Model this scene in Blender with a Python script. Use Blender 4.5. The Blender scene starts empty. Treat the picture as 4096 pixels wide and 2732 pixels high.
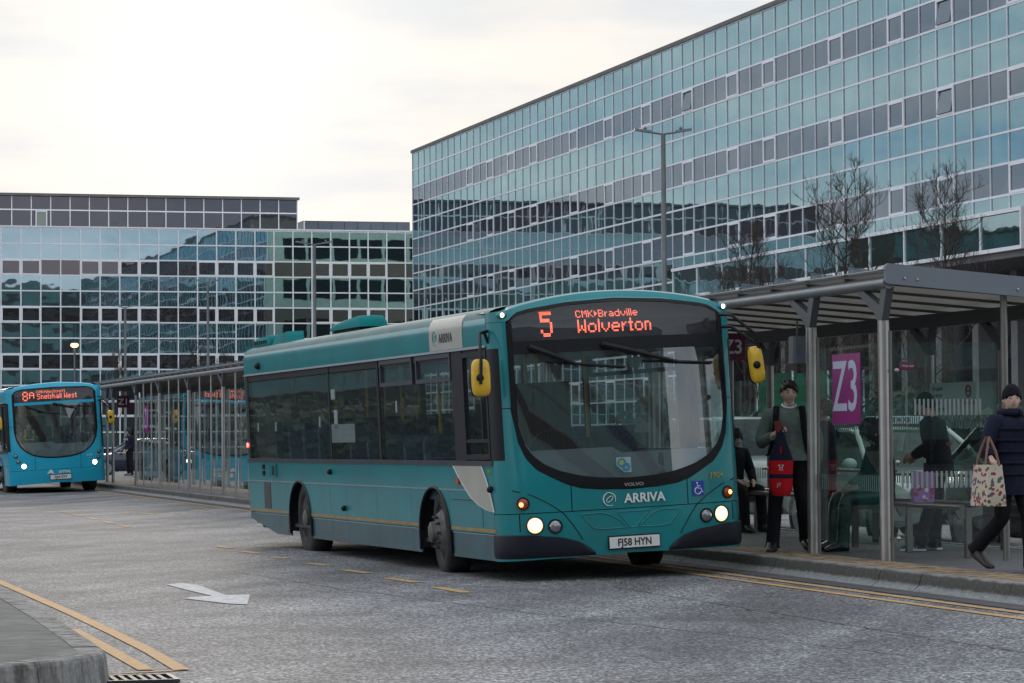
import bpy, math, random
from math import sin, cos, pi, radians
from mathutils import Vector, Matrix
random.seed(7)
scene = bpy.context.scene
col = scene.collection

# ------------------------------------------------------------------ camera
PITCH, ROLL, EYE = math.atan((1755 - 1366) / 11500), 0.007, 1.40
cam_data = bpy.data.cameras.new("camera")
cam_data.sensor_width = 36.0
cam_data.lens = 36.0 * 11500 / 4096
cam_data.clip_start = 0.5
cam_data.clip_end = 4000
camera = bpy.data.objects.new("camera", cam_data)
col.objects.link(camera)
_f = Vector((0, cos(PITCH), sin(PITCH)))
_u = Vector((0, -sin(PITCH), cos(PITCH)))
_r = Vector((1, 0, 0))
_r2 = _r * cos(ROLL) - _u * sin(ROLL)
_u2 = _u * cos(ROLL) + _r * sin(ROLL)
camera.matrix_world = Matrix(((_r2.x, _u2.x, -_f.x, 0), (_r2.y, _u2.y, -_f.y, 0), (_r2.z, _u2.z, -_f.z, EYE), (0, 0, 0, 1)))
scene.camera = camera

# ------------------------------------------------------------------ world: thin bright overcast over a late-afternoon sky
SUN_EL, SUN_AZ = radians(7.5), radians(-6.0)      # azimuth from +Y, towards -X
world = bpy.data.worlds.new("World")
scene.world = world
world.use_nodes = True
wt = world.node_tree
wt.nodes.clear()
wn, wl = wt.nodes.new, wt.links.new
out = wn("ShaderNodeOutputWorld")
bg = wn("ShaderNodeBackground")
sky = wn("ShaderNodeTexSky")
sky.sky_type = 'NISHITA'
sky.sun_disc = False
sky.sun_elevation = SUN_EL
sky.sun_rotation = SUN_AZ
sky.air_density = 1.0
sky.dust_density = 2.0
bg.inputs[1].default_value = 0.10
geo = wn("ShaderNodeTexCoord")
sep = wn("ShaderNodeSeparateXYZ")
wl(geo.outputs["Generated"], sep.inputs[0])
def wmath(op, a, b=None, c=None):
    n = wn("ShaderNodeMath"); n.operation = op
    for i, v in enumerate((a, b, c)):
        if v is None: continue
        if isinstance(v, (int, float)): n.inputs[i].default_value = v
        else: wl(v, n.inputs[i])
    return n.outputs[0]
zc = wmath('MAXIMUM', sep.outputs[2], 0.0)
den = wmath('ADD', zc, 0.10)
px, py = wmath('DIVIDE', sep.outputs[0], den), wmath('DIVIDE', sep.outputs[1], den)
cmb = wn("ShaderNodeCombineXYZ")
wl(px, cmb.inputs[0]); wl(py, cmb.inputs[1])
nz = wn("ShaderNodeTexNoise")
nz.inputs["Scale"].default_value = 1.1
nz.inputs["Detail"].default_value = 7
nz.inputs["Roughness"].default_value = 0.55
wl(cmb.outputs[0], nz.inputs["Vector"])
ramp = wn("ShaderNodeValToRGB")
ramp.color_ramp.elements[0].position = 0.32
ramp.color_ramp.elements[0].color = (3.6, 5.3, 7.4, 1)
ramp.color_ramp.elements[1].position = 0.56
ramp.color_ramp.elements[1].color = (8.4, 8.5, 8.9, 1)
e = ramp.color_ramp.elements.new(0.43); e.color = (6.1, 7.0, 8.0, 1)
wl(nz.outputs["Fac"], ramp.inputs[0])
# the cloud thickens and turns creamy towards the hidden low sun
sd = Vector((sin(SUN_AZ) * cos(SUN_EL), cos(SUN_AZ) * cos(SUN_EL), sin(SUN_EL)))
dot = wn("ShaderNodeVectorMath"); dot.operation = 'DOT_PRODUCT'
wl(geo.outputs["Generated"], dot.inputs[0]); dot.inputs[1].default_value = sd
near = wmath('MAXIMUM', dot.outputs["Value"], 0.0)
veil = wmath('POWER', near, 14.0)
mixv = wn("ShaderNodeMix"); mixv.data_type = 'RGBA'
wl(wmath('MULTIPLY', veil, 0.92), mixv.inputs["Factor"])
wl(ramp.outputs[0], mixv.inputs["A"])
nz2 = wn("ShaderNodeTexNoise")
nz2.inputs["Scale"].default_value = 2.2; nz2.inputs["Detail"].default_value = 6
wl(cmb.outputs[0], nz2.inputs["Vector"])
ramp2 = wn("ShaderNodeValToRGB")
ramp2.color_ramp.elements[0].position = 0.36; ramp2.color_ramp.elements[0].color = (6.3, 6.45, 6.65, 1)
ramp2.color_ramp.elements[1].position = 0.62; ramp2.color_ramp.elements[1].color = (7.95, 7.5, 6.85, 1)
wl(nz2.outputs["Fac"], ramp2.inputs[0])
wl(ramp2.outputs[0], mixv.inputs["B"])
glow = wmath('MULTIPLY', wmath('POWER', near, 420.0), 2.0)
gl = wn("ShaderNodeMix"); gl.data_type = 'RGBA'; gl.blend_type = 'ADD'
gl.inputs["Factor"].default_value = 1.0
gc = wn("ShaderNodeMix"); gc.data_type = 'RGBA'; gc.blend_type = 'MULTIPLY'
gc.inputs["Factor"].default_value = 1.0
gc.inputs["A"].default_value = (1.0, 0.92, 0.78, 1)
wl(glow, gc.inputs["B"])
wl(mixv.outputs["Result"], gl.inputs["A"]); wl(gc.outputs["Result"], gl.inputs["B"])
cover = wn("ShaderNodeMix"); cover.data_type = 'RGBA'
cover.inputs["Factor"].default_value = 0.99          # share of the sky veiled by cloud
wl(sky.outputs[0], cover.inputs["A"]); wl(gl.outputs["Result"], cover.inputs["B"])
wl(cover.outputs["Result"], bg.inputs[0])
wl(bg.outputs[0], out.inputs[0])

sun_data = bpy.data.lights.new("sun", 'SUN')
sun_data.energy = 0.8
sun_data.angle = radians(14)
sun_data.color = (1.0, 0.87, 0.72)
sun = bpy.data.objects.new("sun", sun_data)
col.objects.link(sun)
sun.rotation_euler = (-sd).to_track_quat('-Z', 'Y').to_euler()
sun.location = (0, 0, 40)

scene.view_settings.view_transform = 'Standard'
scene.view_settings.look = 'None'
scene.view_settings.exposure = 0.28
scene.view_settings.gamma = 1.0
scene.view_settings.use_curve_mapping = False

# ------------------------------------------------------------------ materials
MATS = {}
def mat(name, color, rough=0.6, metal=0.0, var=0.0, vscale=3.0, bump=0.0, bscale=20.0, coat=0.0, spec=0.5, emit=None, estr=0.0, dirt=None, dscale=1.5, damt=0.5):
    if name in MATS: return MATS[name]
    m = bpy.data.materials.new(name); m.use_nodes = True
    t = m.node_tree; b = t.nodes["Principled BSDF"]; L = t.links.new
    c = (*color, 1)
    b.inputs["Base Color"].default_value = c
    b.inputs["Roughness"].default_value = rough
    b.inputs["Metallic"].default_value = metal
    b.inputs["Coat Weight"].default_value = coat
    b.inputs["Coat Roughness"].default_value = 0.08
    b.inputs["Specular IOR Level"].default_value = spec
    if emit:
        b.inputs["Emission Color"].default_value = (*emit, 1)
        b.inputs["Emission Strength"].default_value = estr
    g = t.nodes.new("ShaderNodeNewGeometry")
    n = t.nodes.new("ShaderNodeTexNoise")
    n.inputs["Scale"].default_value = vscale; n.inputs["Detail"].default_value = 6
    L(g.outputs["Position"], n.inputs["Vector"])
    r = t.nodes.new("ShaderNodeMapRange")
    r.inputs[1].default_value = 0.3; r.inputs[2].default_value = 0.7
    r.inputs[3].default_value = 1 - var; r.inputs[4].default_value = 1 + var
    L(n.outputs["Fac"], r.inputs[0])
    mx = t.nodes.new("ShaderNodeMix"); mx.data_type = 'RGBA'; mx.blend_type = 'MULTIPLY'
    mx.inputs["Factor"].default_value = 1
    mx.inputs["A"].default_value = c
    L(r.outputs[0], mx.inputs["B"])
    res = mx.outputs["Result"]
    if dirt:
        n2 = t.nodes.new("ShaderNodeTexNoise"); n2.inputs["Scale"].default_value = dscale; n2.inputs["Detail"].default_value = 9
        n2.inputs["Roughness"].default_value = 0.65
        L(g.outputs["Position"], n2.inputs["Vector"])
        r2 = t.nodes.new("ShaderNodeMapRange")
        r2.inputs[1].default_value = 0.42; r2.inputs[2].default_value = 0.72; r2.inputs[4].default_value = damt
        L(n2.outputs["Fac"], r2.inputs[0])
        m2 = t.nodes.new("ShaderNodeMix"); m2.data_type = 'RGBA'
        L(r2.outputs[0], m2.inputs["Factor"]); L(res, m2.inputs["A"]); m2.inputs["B"].default_value = (*dirt, 1)
        res = m2.outputs["Result"]
    L(res, b.inputs["Base Color"])
    if bump > 0:
        bn = t.nodes.new("ShaderNodeTexNoise"); bn.inputs["Scale"].default_value = bscale; bn.inputs["Detail"].default_value = 5
        L(g.outputs["Position"], bn.inputs["Vector"])
        bp = t.nodes.new("ShaderNodeBump"); bp.inputs["Strength"].default_value = bump; bp.inputs["Distance"].default_value = 0.01
        L(bn.outputs["Fac"], bp.inputs["Height"]); L(bp.outputs[0], b.inputs["Normal"])
    MATS[name] = m
    return m

def glass(name, tint, rough=0.01, ior=1.5, wave=0.0, wscale=2.0, film=0.0, filmcol=(0.5, 0.55, 0.55), graze=1.0):
    """thin pane: clear transmission with a tint, Fresnel mirror on top, faint film for dirt and lightening haze"""
    if name in MATS: return MATS[name]
    m = bpy.data.materials.new(name); m.use_nodes = True
    t = m.node_tree; t.nodes.clear(); L = t.links.new; N = t.nodes.new
    o = N("ShaderNodeOutputMaterial")
    tr = N("ShaderNodeBsdfTransparent"); tr.inputs[0].default_value = (*tint, 1)
    gl = N("ShaderNodeBsdfGlossy"); gl.inputs["Roughness"].default_value = rough
    gl.inputs[0].default_value = (0.95, 1, 1, 1)
    # Schlick reflectance, the same from either face of the pane
    f0 = ((ior - 1) / (ior + 1)) ** 2
    lw = N("ShaderNodeLayerWeight"); lw.inputs[0].default_value = 0.5
    pw = N("ShaderNodeMath"); pw.operation = 'POWER'; pw.inputs[1].default_value = 5.0; L(lw.outputs["Facing"], pw.inputs[0])
    fr = N("ShaderNodeMath"); fr.operation = 'MULTIPLY_ADD'; L(pw.outputs[0], fr.inputs[0]); fr.inputs[1].default_value = (1 - f0) * graze; fr.inputs[2].default_value = f0
    if wave > 0:
        g = N("ShaderNodeNewGeometry"); n = N("ShaderNodeTexNoise"); n.inputs["Scale"].default_value = wscale
        L(g.outputs["Position"], n.inputs["Vector"])
        b = N("ShaderNodeBump"); b.inputs["Strength"].default_value = wave; b.inputs["Distance"].default_value = 0.05
        L(n.outputs["Fac"], b.inputs["Height"]); L(b.outputs[0], gl.inputs["Normal"])
    mx = N("ShaderNodeMixShader")
    body = tr.outputs[0]
    if film > 0:
        df = N("ShaderNodeBsdfDiffuse"); df.inputs[0].default_value = (*filmcol, 1)
        m2 = N("ShaderNodeMixShader"); m2.inputs[0].default_value = film
        L(tr.outputs[0], m2.inputs[1]); L(df.outputs[0], m2.inputs[2]); body = m2.outputs[0]
    L(fr.outputs[0], mx.inputs[0]); L(body, mx.inputs[1]); L(gl.outputs[0], mx.inputs[2])
    L(mx.outputs[0], o.inputs[0])
    MATS[name] = m
    return m

def mirror_glass(name, tint, dark, refl, wave, wscale):
    """coated facade glass: tinted mirror over a dark body, panes slightly bowed"""
    if name in MATS: return MATS[name]
    m = bpy.data.materials.new(name); m.use_nodes = True
    t = m.node_tree; t.nodes.clear(); L = t.links.new; N = t.nodes.new
    o = N("ShaderNodeOutputMaterial")
    df = N("ShaderNodeBsdfDiffuse"); df.inputs[0].default_value = (*dark, 1)
    gl = N("ShaderNodeBsdfGlossy"); gl.inputs["Roughness"].default_value = 0.015
    gl.inputs[0].default_value = (*tint, 1)
    lw = N("ShaderNodeFresnel"); lw.inputs[0].default_value = 1.5
    ad = N("ShaderNodeMath"); ad.operation = 'ADD'; ad.use_clamp = True
    L(lw.outputs[0], ad.inputs[0]); ad.inputs[1].default_value = refl
    g = N("ShaderNodeNewGeometry"); n = N("ShaderNodeTexNoise"); n.inputs["Scale"].default_value = wscale
    n.inputs["Detail"].default_value = 1.5
    L(g.outputs["Position"], n.inputs["Vector"])
    b = N("ShaderNodeBump"); b.inputs["Strength"].default_value = wave; b.inputs["Distance"].default_value = 0.02
    L(n.outputs["Fac"], b.inputs["Height"]); L(b.outputs[0], gl.inputs["Normal"])
    # slow change of the coating from pane to pane
    n2 = N("ShaderNodeTexNoise"); n2.inputs["Scale"].default_value = 0.35
    L(g.outputs["Position"], n2.inputs["Vector"])
    r = N("ShaderNodeMapRange"); r.inputs[3].default_value = 0.82; r.inputs[4].default_value = 1.12
    L(n2.outputs["Fac"], r.inputs[0])
    mm = N("ShaderNodeMix"); mm.data_type = 'RGBA'; mm.blend_type = 'MULTIPLY'; mm.inputs["Factor"].default_value = 1
    mm.inputs["A"].default_value = (*tint, 1); L(r.outputs[0], mm.inputs["B"]); L(mm.outputs["Result"], gl.inputs[0])
    mx = N("ShaderNodeMixShader")
    L(ad.outputs[0], mx.inputs[0]); L(df.outputs[0], mx.inputs[1]); L(gl.outputs[0], mx.inputs[2])
    L(mx.outputs[0], o.inputs[0])
    MATS[name] = m
    return m

def lamp_mat(name, color, strength):
    return mat(name, (0.8, 0.8, 0.8), 0.3, emit=color, estr=strength)

# ------------------------------------------------------------------ mesh helpers
class MB:
    def __init__(s): s.v = []; s.f = []
    def add(s, v, f):
        k = len(s.v); s.v += [tuple(p) for p in v]; s.f += [tuple(i + k for i in q) for q in f]; return s
    def box(s, x0, x1, y0, y1, z0, z1, M=None, ch=0.0):
        if ch > 0:   # chamfered along all vertical edges of the box
            pts = [(x0 + ch, y0), (x1 - ch, y0), (x1, y0 + ch), (x1, y1 - ch), (x1 - ch, y1), (x0 + ch, y1), (x0, y1 - ch), (x0, y0 + ch)]
            return s.prism([(a, b, z0) for a, b in pts], (0, 0, z1 - z0), M)
        v = [Vector((x, y, z)) for x in (x0, x1) for y in (y0, y1) for z in (z0, z1)]
        if M is not None: v = [M @ p for p in v]
        return s.add(v, [(0, 1, 3, 2), (4, 6, 7, 5), (0, 4, 5, 1), (2, 3, 7, 6), (0, 2, 6, 4), (1, 5, 7, 3)])
    def prism(s, pts, ext, M=None):
        n = len(pts); e = Vector(ext)
        v = [Vector(p) for p in pts] + [Vector(p) + e for p in pts]
        if M is not None: v = [M @ p for p in v]
        return s.add(v, [tuple(range(n))[::-1], tuple(range(n, 2 * n))] + [(i, (i + 1) % n, n + (i + 1) % n, n + i) for i in range(n)])
    def sheet(s, grid, thick=None):
        """grid[i][j] of points; optional thickness vector closes it into a slab"""
        nu, nv = len(grid), len(grid[0])
        P = [Vector(p) for r in grid for p in r]
        F = [(i * nv + j, (i + 1) * nv + j, (i + 1) * nv + j + 1, i * nv + j + 1) for i in range(nu - 1) for j in range(nv - 1)]
        if thick is None: return s.add(P, F)
        t = Vector(thick); n = nu * nv
        P2 = P + [p + t for p in P]
        F2 = F + [tuple(n + i for i in q[::-1]) for q in F]
        rim = [i * nv for i in range(nu)] + [(nu - 1) * nv + j for j in range(1, nv)] + [i * nv + nv - 1 for i in range(nu - 2, -1, -1)] + [j for j in range(nv - 2, 0, -1)]
        m = len(rim)
        F2 += [(rim[i], rim[(i + 1) % m], n + rim[(i + 1) % m], n + rim[i]) for i in range(m)]
        return s.add(P2, F2)
    def tube(s, pts, r, n=10, cap=True):
        pts = [Vector(p) for p in pts]; m = len(pts)
        rs = r if isinstance(r, (list, tuple)) else [r] * m
        V = []; up = None
        for i, p in enumerate(pts):
            d = (pts[min(i + 1, m - 1)] - pts[max(i - 1, 0)]).normalized()
            if up is None:
                up = Vector((0, 0, 1)) if abs(d.z) < 0.9 else Vector((1, 0, 0))
            a = d.cross(up)
            if a.length < 1e-5: a = d.cross(Vector((0, 1, 0)))
            a.normalize(); b = a.cross(d).normalized(); up = b
            V += [p + (a * cos(2 * pi * k / n) + b * sin(2 * pi * k / n)) * rs[i] for k in range(n)]
        F = [(i * n + k, i * n + (k + 1) % n, (i + 1) * n + (k + 1) % n, (i + 1) * n + k) for i in range(m - 1) for k in range(n)]
        if cap: F += [tuple(range(n))[::-1], tuple(range((m - 1) * n, m * n))]
        return s.add(V, F)
    def lathe(s, prof, M, n=24):
        """prof: list of (radius, height) turned about local z, placed by M"""
        m = len(prof)
        V = [M @ Vector((r * cos(2 * pi * k / n), r * sin(2 * pi * k / n), h)) for r, h in prof for k in range(n)]
        F = [(i * n + k, i * n + (k + 1) % n, (i + 1) * n + (k + 1) % n, (i + 1) * n + k) for i in range(m - 1) for k in range(n)]
        if prof[0][0] > 1e-6: F.append(tuple(range(n))[::-1])
        if prof[-1][0] > 1e-6: F.append(tuple(range((m - 1) * n, m * n)))
        return s.add(V, F)
    def ball(s, c, r, n=12, m=8, sq=(1, 1, 1)):
        c = Vector(c)
        V = [c + Vector((r * sq[0] * sin(pi * i / m) * cos(2 * pi * k / n), r * sq[1] * sin(pi * i / m) * sin(2 * pi * k / n), r * sq[2] * cos(pi * i / m))) for i in range(m + 1) for k in range(n)]
        F = [(i * n + k, (i + 1) * n + k, (i + 1) * n + (k + 1) % n, i * n + (k + 1) % n) for i in range(m) for k in range(n)]
        return s.add(V, F)
    def mesh(s, name, m, smooth=None):
        me = bpy.data.meshes.new(name)
        me.from_pydata(s.v, [], s.f)
        me.validate()
        if m: me.materials.append(m)
        if smooth:
            me.shade_smooth(); me.set_sharp_from_angle(angle=radians(smooth))
        return me
    def build(s, name, m, parent=None, smooth=None):
        return link(name, s.mesh(name, m, smooth), parent)

def link(name, data, parent=None, M=None):
    o = bpy.data.objects.new(name, data); col.objects.link(o)
    if parent is not None: o.parent = parent
    if M is not None: o.matrix_local = M
    return o
def tag(o, label=None, cat=None, group=None, kind=None):
    if label: o["label"] = label
    if cat: o["category"] = cat
    if group: o["group"] = group
    if kind: o["kind"] = kind
    return o
def thing(name, label, cat, M=None, group=None):
    o = bpy.data.objects.new(name, None); col.objects.link(o); o.empty_display_size = 0.2
    if M is not None: o.matrix_world = M
    return tag(o, label, cat, group)
def frame(o, fx, fy, fz):
    return Matrix(((fx[0], fy[0], fz[0], o[0]), (fx[1], fy[1], fz[1], o[1]), (fx[2], fy[2], fz[2], o[2]), (0, 0, 0, 1)))
def text(name, s, m, parent, origin, right, up, size, ext=0.001, sx=1.0, align='CENTER', bold=0.0):
    c = bpy.data.curves.new(name, 'FONT'); c.body = s; c.size = size; c.extrude = ext; c.align_x = align; c.align_y = 'CENTER'
    c.offset = bold; c.resolution_u = 3
    c.materials.append(m)
    r, u = Vector(right).normalized(), Vector(up).normalized(); n = r.cross(u)
    t_ = bpy.data.objects.new("t", c); me = bpy.data.meshes.new_from_object(t_)
    bpy.data.objects.remove(t_); me.name = name
    return link(name, me, parent, frame(origin, r * sx, u, n))
def interp(tab, x):
    if x <= tab[0][0]: return tab[0][1]
    for (a, b), (c, d) in zip(tab, tab[1:]):
        if x <= c: return b + (d - b) * (x - a) / (c - a)
    return tab[-1][1]
def lin(a, b, n): return [a + (b - a) * i / (n - 1) for i in range(n)]
def copy_tree(o, parent=None):
    c = o.copy(); col.objects.link(c)
    if parent is not None: c.parent = parent
    for ch in [x for x in bpy.data.objects if x.parent == o]: copy_tree(ch, c)
    return c
# ------------------------------------------------------------------ street frame: x along the kerb towards the viewer, y across the platform, z up
YK = 0.262
SF, SN = Vector((sin(YK), -cos(YK), 0)), Vector((cos(YK), sin(YK), 0))
SO = Vector((3.55, 27.6, 0))
STREET = frame(SO, SF, SN, (0, 0, 1))
def S(x, y, z=0.0): return SO + SF * x + SN * y + Vector((0, 0, z))
PZ = 0.20                                   # platform height
def road_z(y):                              # crossfall: the lane rises a little to the kerb
    return 0.05 * min(1.0, max(0.0, (y + 3.1) / 2.35))
def street_of(X, Y):
    d = Vector((X, Y, 0)) - SO
    return d.dot(SF), d.dot(SN)

# asphalt with pale chippings
def asphalt(name, base, chip, amount, scale=95.0, streak=0.25, patch=None):
    m = bpy.data.materials.new(name); m.use_nodes = True
    t = m.node_tree; L = t.links.new; N = t.nodes.new; b = t.nodes["Principled BSDF"]
    g = N("ShaderNodeNewGeometry")
    v = N("ShaderNodeTexVoronoi"); v.inputs["Scale"].default_value = scale
    L(g.outputs["Position"], v.inputs["Vector"])
    wn_ = N("ShaderNodeTexWhiteNoise"); L(v.outputs["Color"], wn_.inputs["Vector"])
    r = N("ShaderNodeMapRange"); r.inputs[1].default_value = 1 - amount; r.inputs[2].default_value = 1.0
    L(wn_.outputs["Value"], r.inputs[0])
    mx = N("ShaderNodeMix"); mx.data_type = 'RGBA'
    mx.inputs["A"].default_value = (*base, 1); mx.inputs["B"].default_value = (*chip, 1)
    L(r.outputs[0], mx.inputs["Factor"])
    # mid-size mottling so the stone shows from afar
    n1 = N("ShaderNodeTexNoise"); n1.inputs["Scale"].default_value = 22; n1.inputs["Detail"].default_value = 4; n1.inputs["Roughness"].default_value = 0.7
    L(g.outputs["Position"], n1.inputs["Vector"])
    r1 = N("ShaderNodeMapRange"); r1.inputs[1].default_value = 0.3; r1.inputs[2].default_value = 0.7; r1.inputs[3].default_value = 0.55; r1.inputs[4].default_value = 1.45
    L(n1.outputs["Fac"], r1.inputs[0])
    # wheel polish and oil drawn out along the lane
    mp = N("ShaderNodeMapping"); mp.inputs["Rotation"].default_value = (0, 0, pi / 2 - YK)
    mp.vector_type = 'TEXTURE'; mp.inputs["Scale"].default_value = (9.0, 1.1, 1)
    L(g.outputs["Position"], mp.inputs["Vector"])
    n2 = N("ShaderNodeTexNoise"); n2.inputs["Scale"].default_value = 1.0; n2.inputs["Detail"].default_value = 6; n2.inputs["Roughness"].default_value = 0.6
    L(mp.outputs[0], n2.inputs["Vector"])
    r2 = N("ShaderNodeMapRange"); r2.inputs[1].default_value = 0.35; r2.inputs[2].default_value = 0.65; r2.inputs[3].default_value = 1 - streak; r2.inputs[4].default_value = 1 + streak * 0.6
    L(n2.outputs["Fac"], r2.inputs[0])
    # patches: repairs, drips and drying damp
    n3 = N("ShaderNodeTexNoise"); n3.inputs["Scale"].default_value = 0.55; n3.inputs["Detail"].default_value = 9; n3.inputs["Roughness"].default_value = 0.62; n3.inputs["Distortion"].default_value = 0.6
    L(g.outputs["Position"], n3.inputs["Vector"])
    r3 = N("ShaderNodeMapRange"); r3.inputs[1].default_value = 0.36; r3.inputs[2].default_value = 0.60; r3.inputs[3].default_value = 0.62; r3.inputs[4].default_value = 1.12
    L(n3.outputs["Fac"], r3.inputs[0])
    mu0 = N("ShaderNodeMath"); mu0.operation = 'MULTIPLY'; L(r1.outputs[0], mu0.inputs[0]); L(r3.outputs[0], mu0.inputs[1])
    mu = N("ShaderNodeMath"); mu.operation = 'MULTIPLY'; L(mu0.outputs[0], mu.inputs[0]); L(r2.outputs[0], mu.inputs[1])
    m2 = N("ShaderNodeMix"); m2.data_type = 'RGBA'; m2.blend_type = 'MULTIPLY'; m2.inputs["Factor"].default_value = 1
    L(mx.outputs["Result"], m2.inputs["A"]); L(mu.outputs[0], m2.inputs["B"])
    L(m2.outputs["Result"], b.inputs["Base Color"])
    b.inputs["Roughness"].default_value = 0.72
    bp = N("ShaderNodeBump"); bp.inputs["Strength"].default_value = 0.55; bp.inputs["Distance"].default_value = 0.006
    L(v.outputs["Distance"], bp.inputs["Height"]); L(bp.outputs[0], b.inputs["Normal"])
    MATS[name] = m
    return m
M_road = asphalt("road_asphalt", (0.076, 0.072, 0.074), (0.47, 0.48, 0.50), 0.56, scale=54.0, streak=0.42)
M_dark_asphalt = asphalt("footway_asphalt", (0.075, 0.075, 0.078), (0.16, 0.16, 0.165), 0.4, streak=0.15)
def kerb_material():
    """pale cast kerb with a weathered, mossy band baked into the upright face"""
    m = bpy.data.materials.new("kerb_concrete"); m.use_nodes = True; t = m.node_tree; L = t.links.new; N = t.nodes.new; b = t.nodes["Principled BSDF"]
    g = N("ShaderNodeNewGeometry"); sp = N("ShaderNodeSeparateXYZ"); L(g.outputs["Position"], sp.inputs[0])
    n = N("ShaderNodeTexNoise"); n.inputs["Scale"].default_value = 7; n.inputs["Detail"].default_value = 8; n.inputs["Roughness"].default_value = 0.7; L(g.outputs["Position"], n.inputs["Vector"])
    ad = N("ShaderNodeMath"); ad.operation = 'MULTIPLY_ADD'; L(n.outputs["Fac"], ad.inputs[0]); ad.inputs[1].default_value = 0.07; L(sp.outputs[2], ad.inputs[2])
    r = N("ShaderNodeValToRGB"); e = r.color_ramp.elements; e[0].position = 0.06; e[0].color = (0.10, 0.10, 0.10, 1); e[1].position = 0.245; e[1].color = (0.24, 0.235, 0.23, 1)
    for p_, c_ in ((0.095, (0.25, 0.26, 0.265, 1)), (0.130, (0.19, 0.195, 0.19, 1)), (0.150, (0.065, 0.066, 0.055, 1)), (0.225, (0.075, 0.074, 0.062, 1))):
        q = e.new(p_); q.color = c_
    L(ad.outputs[0], r.inputs[0])
    n2 = N("ShaderNodeTexNoise"); n2.inputs["Scale"].default_value = 30; n2.inputs["Detail"].default_value = 5; L(g.outputs["Position"], n2.inputs["Vector"])
    mr = N("ShaderNodeMapRange"); mr.inputs[1].default_value = 0.3; mr.inputs[2].default_value = 0.7; mr.inputs[3].default_value = 0.7; mr.inputs[4].default_value = 1.3; L(n2.outputs["Fac"], mr.inputs[0])
    mx = N("ShaderNodeMix"); mx.data_type = 'RGBA'; mx.blend_type = 'MULTIPLY'; mx.inputs["Factor"].default_value = 1; L(r.outputs[0], mx.inputs["A"]); L(mr.outputs[0], mx.inputs["B"]); L(mx.outputs["Result"], b.inputs["Base Color"])
    b.inputs["Roughness"].default_value = 0.9
    bp = N("ShaderNodeBump"); bp.inputs["Strength"].default_value = 0.5; bp.inputs["Distance"].default_value = 0.01; L(n2.outputs["Fac"], bp.inputs["Height"]); L(bp.outputs[0], b.inputs["Normal"])
    MATS["kerb_concrete"] = m
    return m
M_conc = kerb_material()
def streaked_concrete():
    m = bpy.data.materials.new("island_kerb_concrete"); m.use_nodes = True; t = m.node_tree; L = t.links.new; N = t.nodes.new; b = t.nodes["Principled BSDF"]
    g = N("ShaderNodeNewGeometry"); mp = N("ShaderNodeMapping"); mp.inputs["Scale"].default_value = (9, 9, 1.2); L(g.outputs["Position"], mp.inputs["Vector"])
    n = N("ShaderNodeTexNoise"); n.inputs["Scale"].default_value = 1.0; n.inputs["Detail"].default_value = 8; n.inputs["Roughness"].default_value = 0.65; L(mp.outputs[0], n.inputs["Vector"])
    r = N("ShaderNodeValToRGB"); e = r.color_ramp.elements; e[0].position = 0.36; e[0].color = (0.085, 0.08, 0.068, 1); e[1].position = 0.56; e[1].color = (0.26, 0.255, 0.245, 1); L(n.outputs["Fac"], r.inputs[0])
    n2 = N("ShaderNodeTexNoise"); n2.inputs["Scale"].default_value = 35; n2.inputs["Detail"].default_value = 5; L(g.outputs["Position"], n2.inputs["Vector"])
    mr = N("ShaderNodeMapRange"); mr.inputs[1].default_value = 0.3; mr.inputs[2].default_value = 0.7; mr.inputs[3].default_value = 0.75; mr.inputs[4].default_value = 1.25; L(n2.outputs["Fac"], mr.inputs[0])
    mx = N("ShaderNodeMix"); mx.data_type = 'RGBA'; mx.blend_type = 'MULTIPLY'; mx.inputs["Factor"].default_value = 1; L(r.outputs[0], mx.inputs["A"]); L(mr.outputs[0], mx.inputs["B"]); L(mx.outputs["Result"], b.inputs["Base Color"])
    b.inputs["Roughness"].default_value = 0.9
    bp = N("ShaderNodeBump"); bp.inputs["Strength"].default_value = 0.5; bp.inputs["Distance"].default_value = 0.008; L(n2.outputs["Fac"], bp.inputs["Height"]); L(bp.outputs[0], b.inputs["Normal"])
    MATS["island_kerb_concrete"] = m
    return m
M_conc2 = streaked_concrete()
M_gutter = mat("gutter_concrete", (0.075, 0.072, 0.075), 0.85, var=0.3, vscale=3, bump=0.3, bscale=50, dirt=(0.06, 0.06, 0.06), dscale=1.2, damt=0.7)
M_buff = mat("buff_paving", (0.27, 0.19, 0.11), 0.85, var=0.45, vscale=7, bump=0.3, bscale=70, dirt=(0.08, 0.07, 0.06), dscale=3, damt=0.6)
def worn_paint(name, color, wear=0.5):
    m = bpy.data.materials.new(name); m.use_nodes = True
    t = m.node_tree; L = t.links.new; N = t.nodes.new; b = t.nodes["Principled BSDF"]
    g = N("ShaderNodeNewGeometry"); n = N("ShaderNodeTexNoise"); n.inputs["Scale"].default_value = 9; n.inputs["Detail"].default_value = 10; n.inputs["Roughness"].default_value = 0.75
    L(g.outputs["Position"], n.inputs["Vector"])
    r = N("ShaderNodeMapRange"); r.inputs[1].default_value = 0.42; r.inputs[2].default_value = 0.66; r.inputs[4].default_value = wear
    L(n.outputs["Fac"], r.inputs[0])
    mx = N("ShaderNodeMix"); mx.data_type = 'RGBA'; mx.inputs["A"].default_value = (*color, 1); mx.inputs["B"].default_value = (0.16, 0.155, 0.15, 1)
    L(r.outputs[0], mx.inputs["Factor"]); L(mx.outputs["Result"], b.inputs["Base Color"]); b.inputs["Roughness"].default_value = 0.75
    MATS[name] = m
    return m
M_yellow = worn_paint("yellow_road_paint", (0.58, 0.33, 0.11), 0.6)
M_dash = worn_paint("faded_yellow_paint", (0.55, 0.33, 0.13), 0.6)
M_white = worn_paint("white_road_paint", (0.60, 0.61, 0.62), 0.75)

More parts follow.
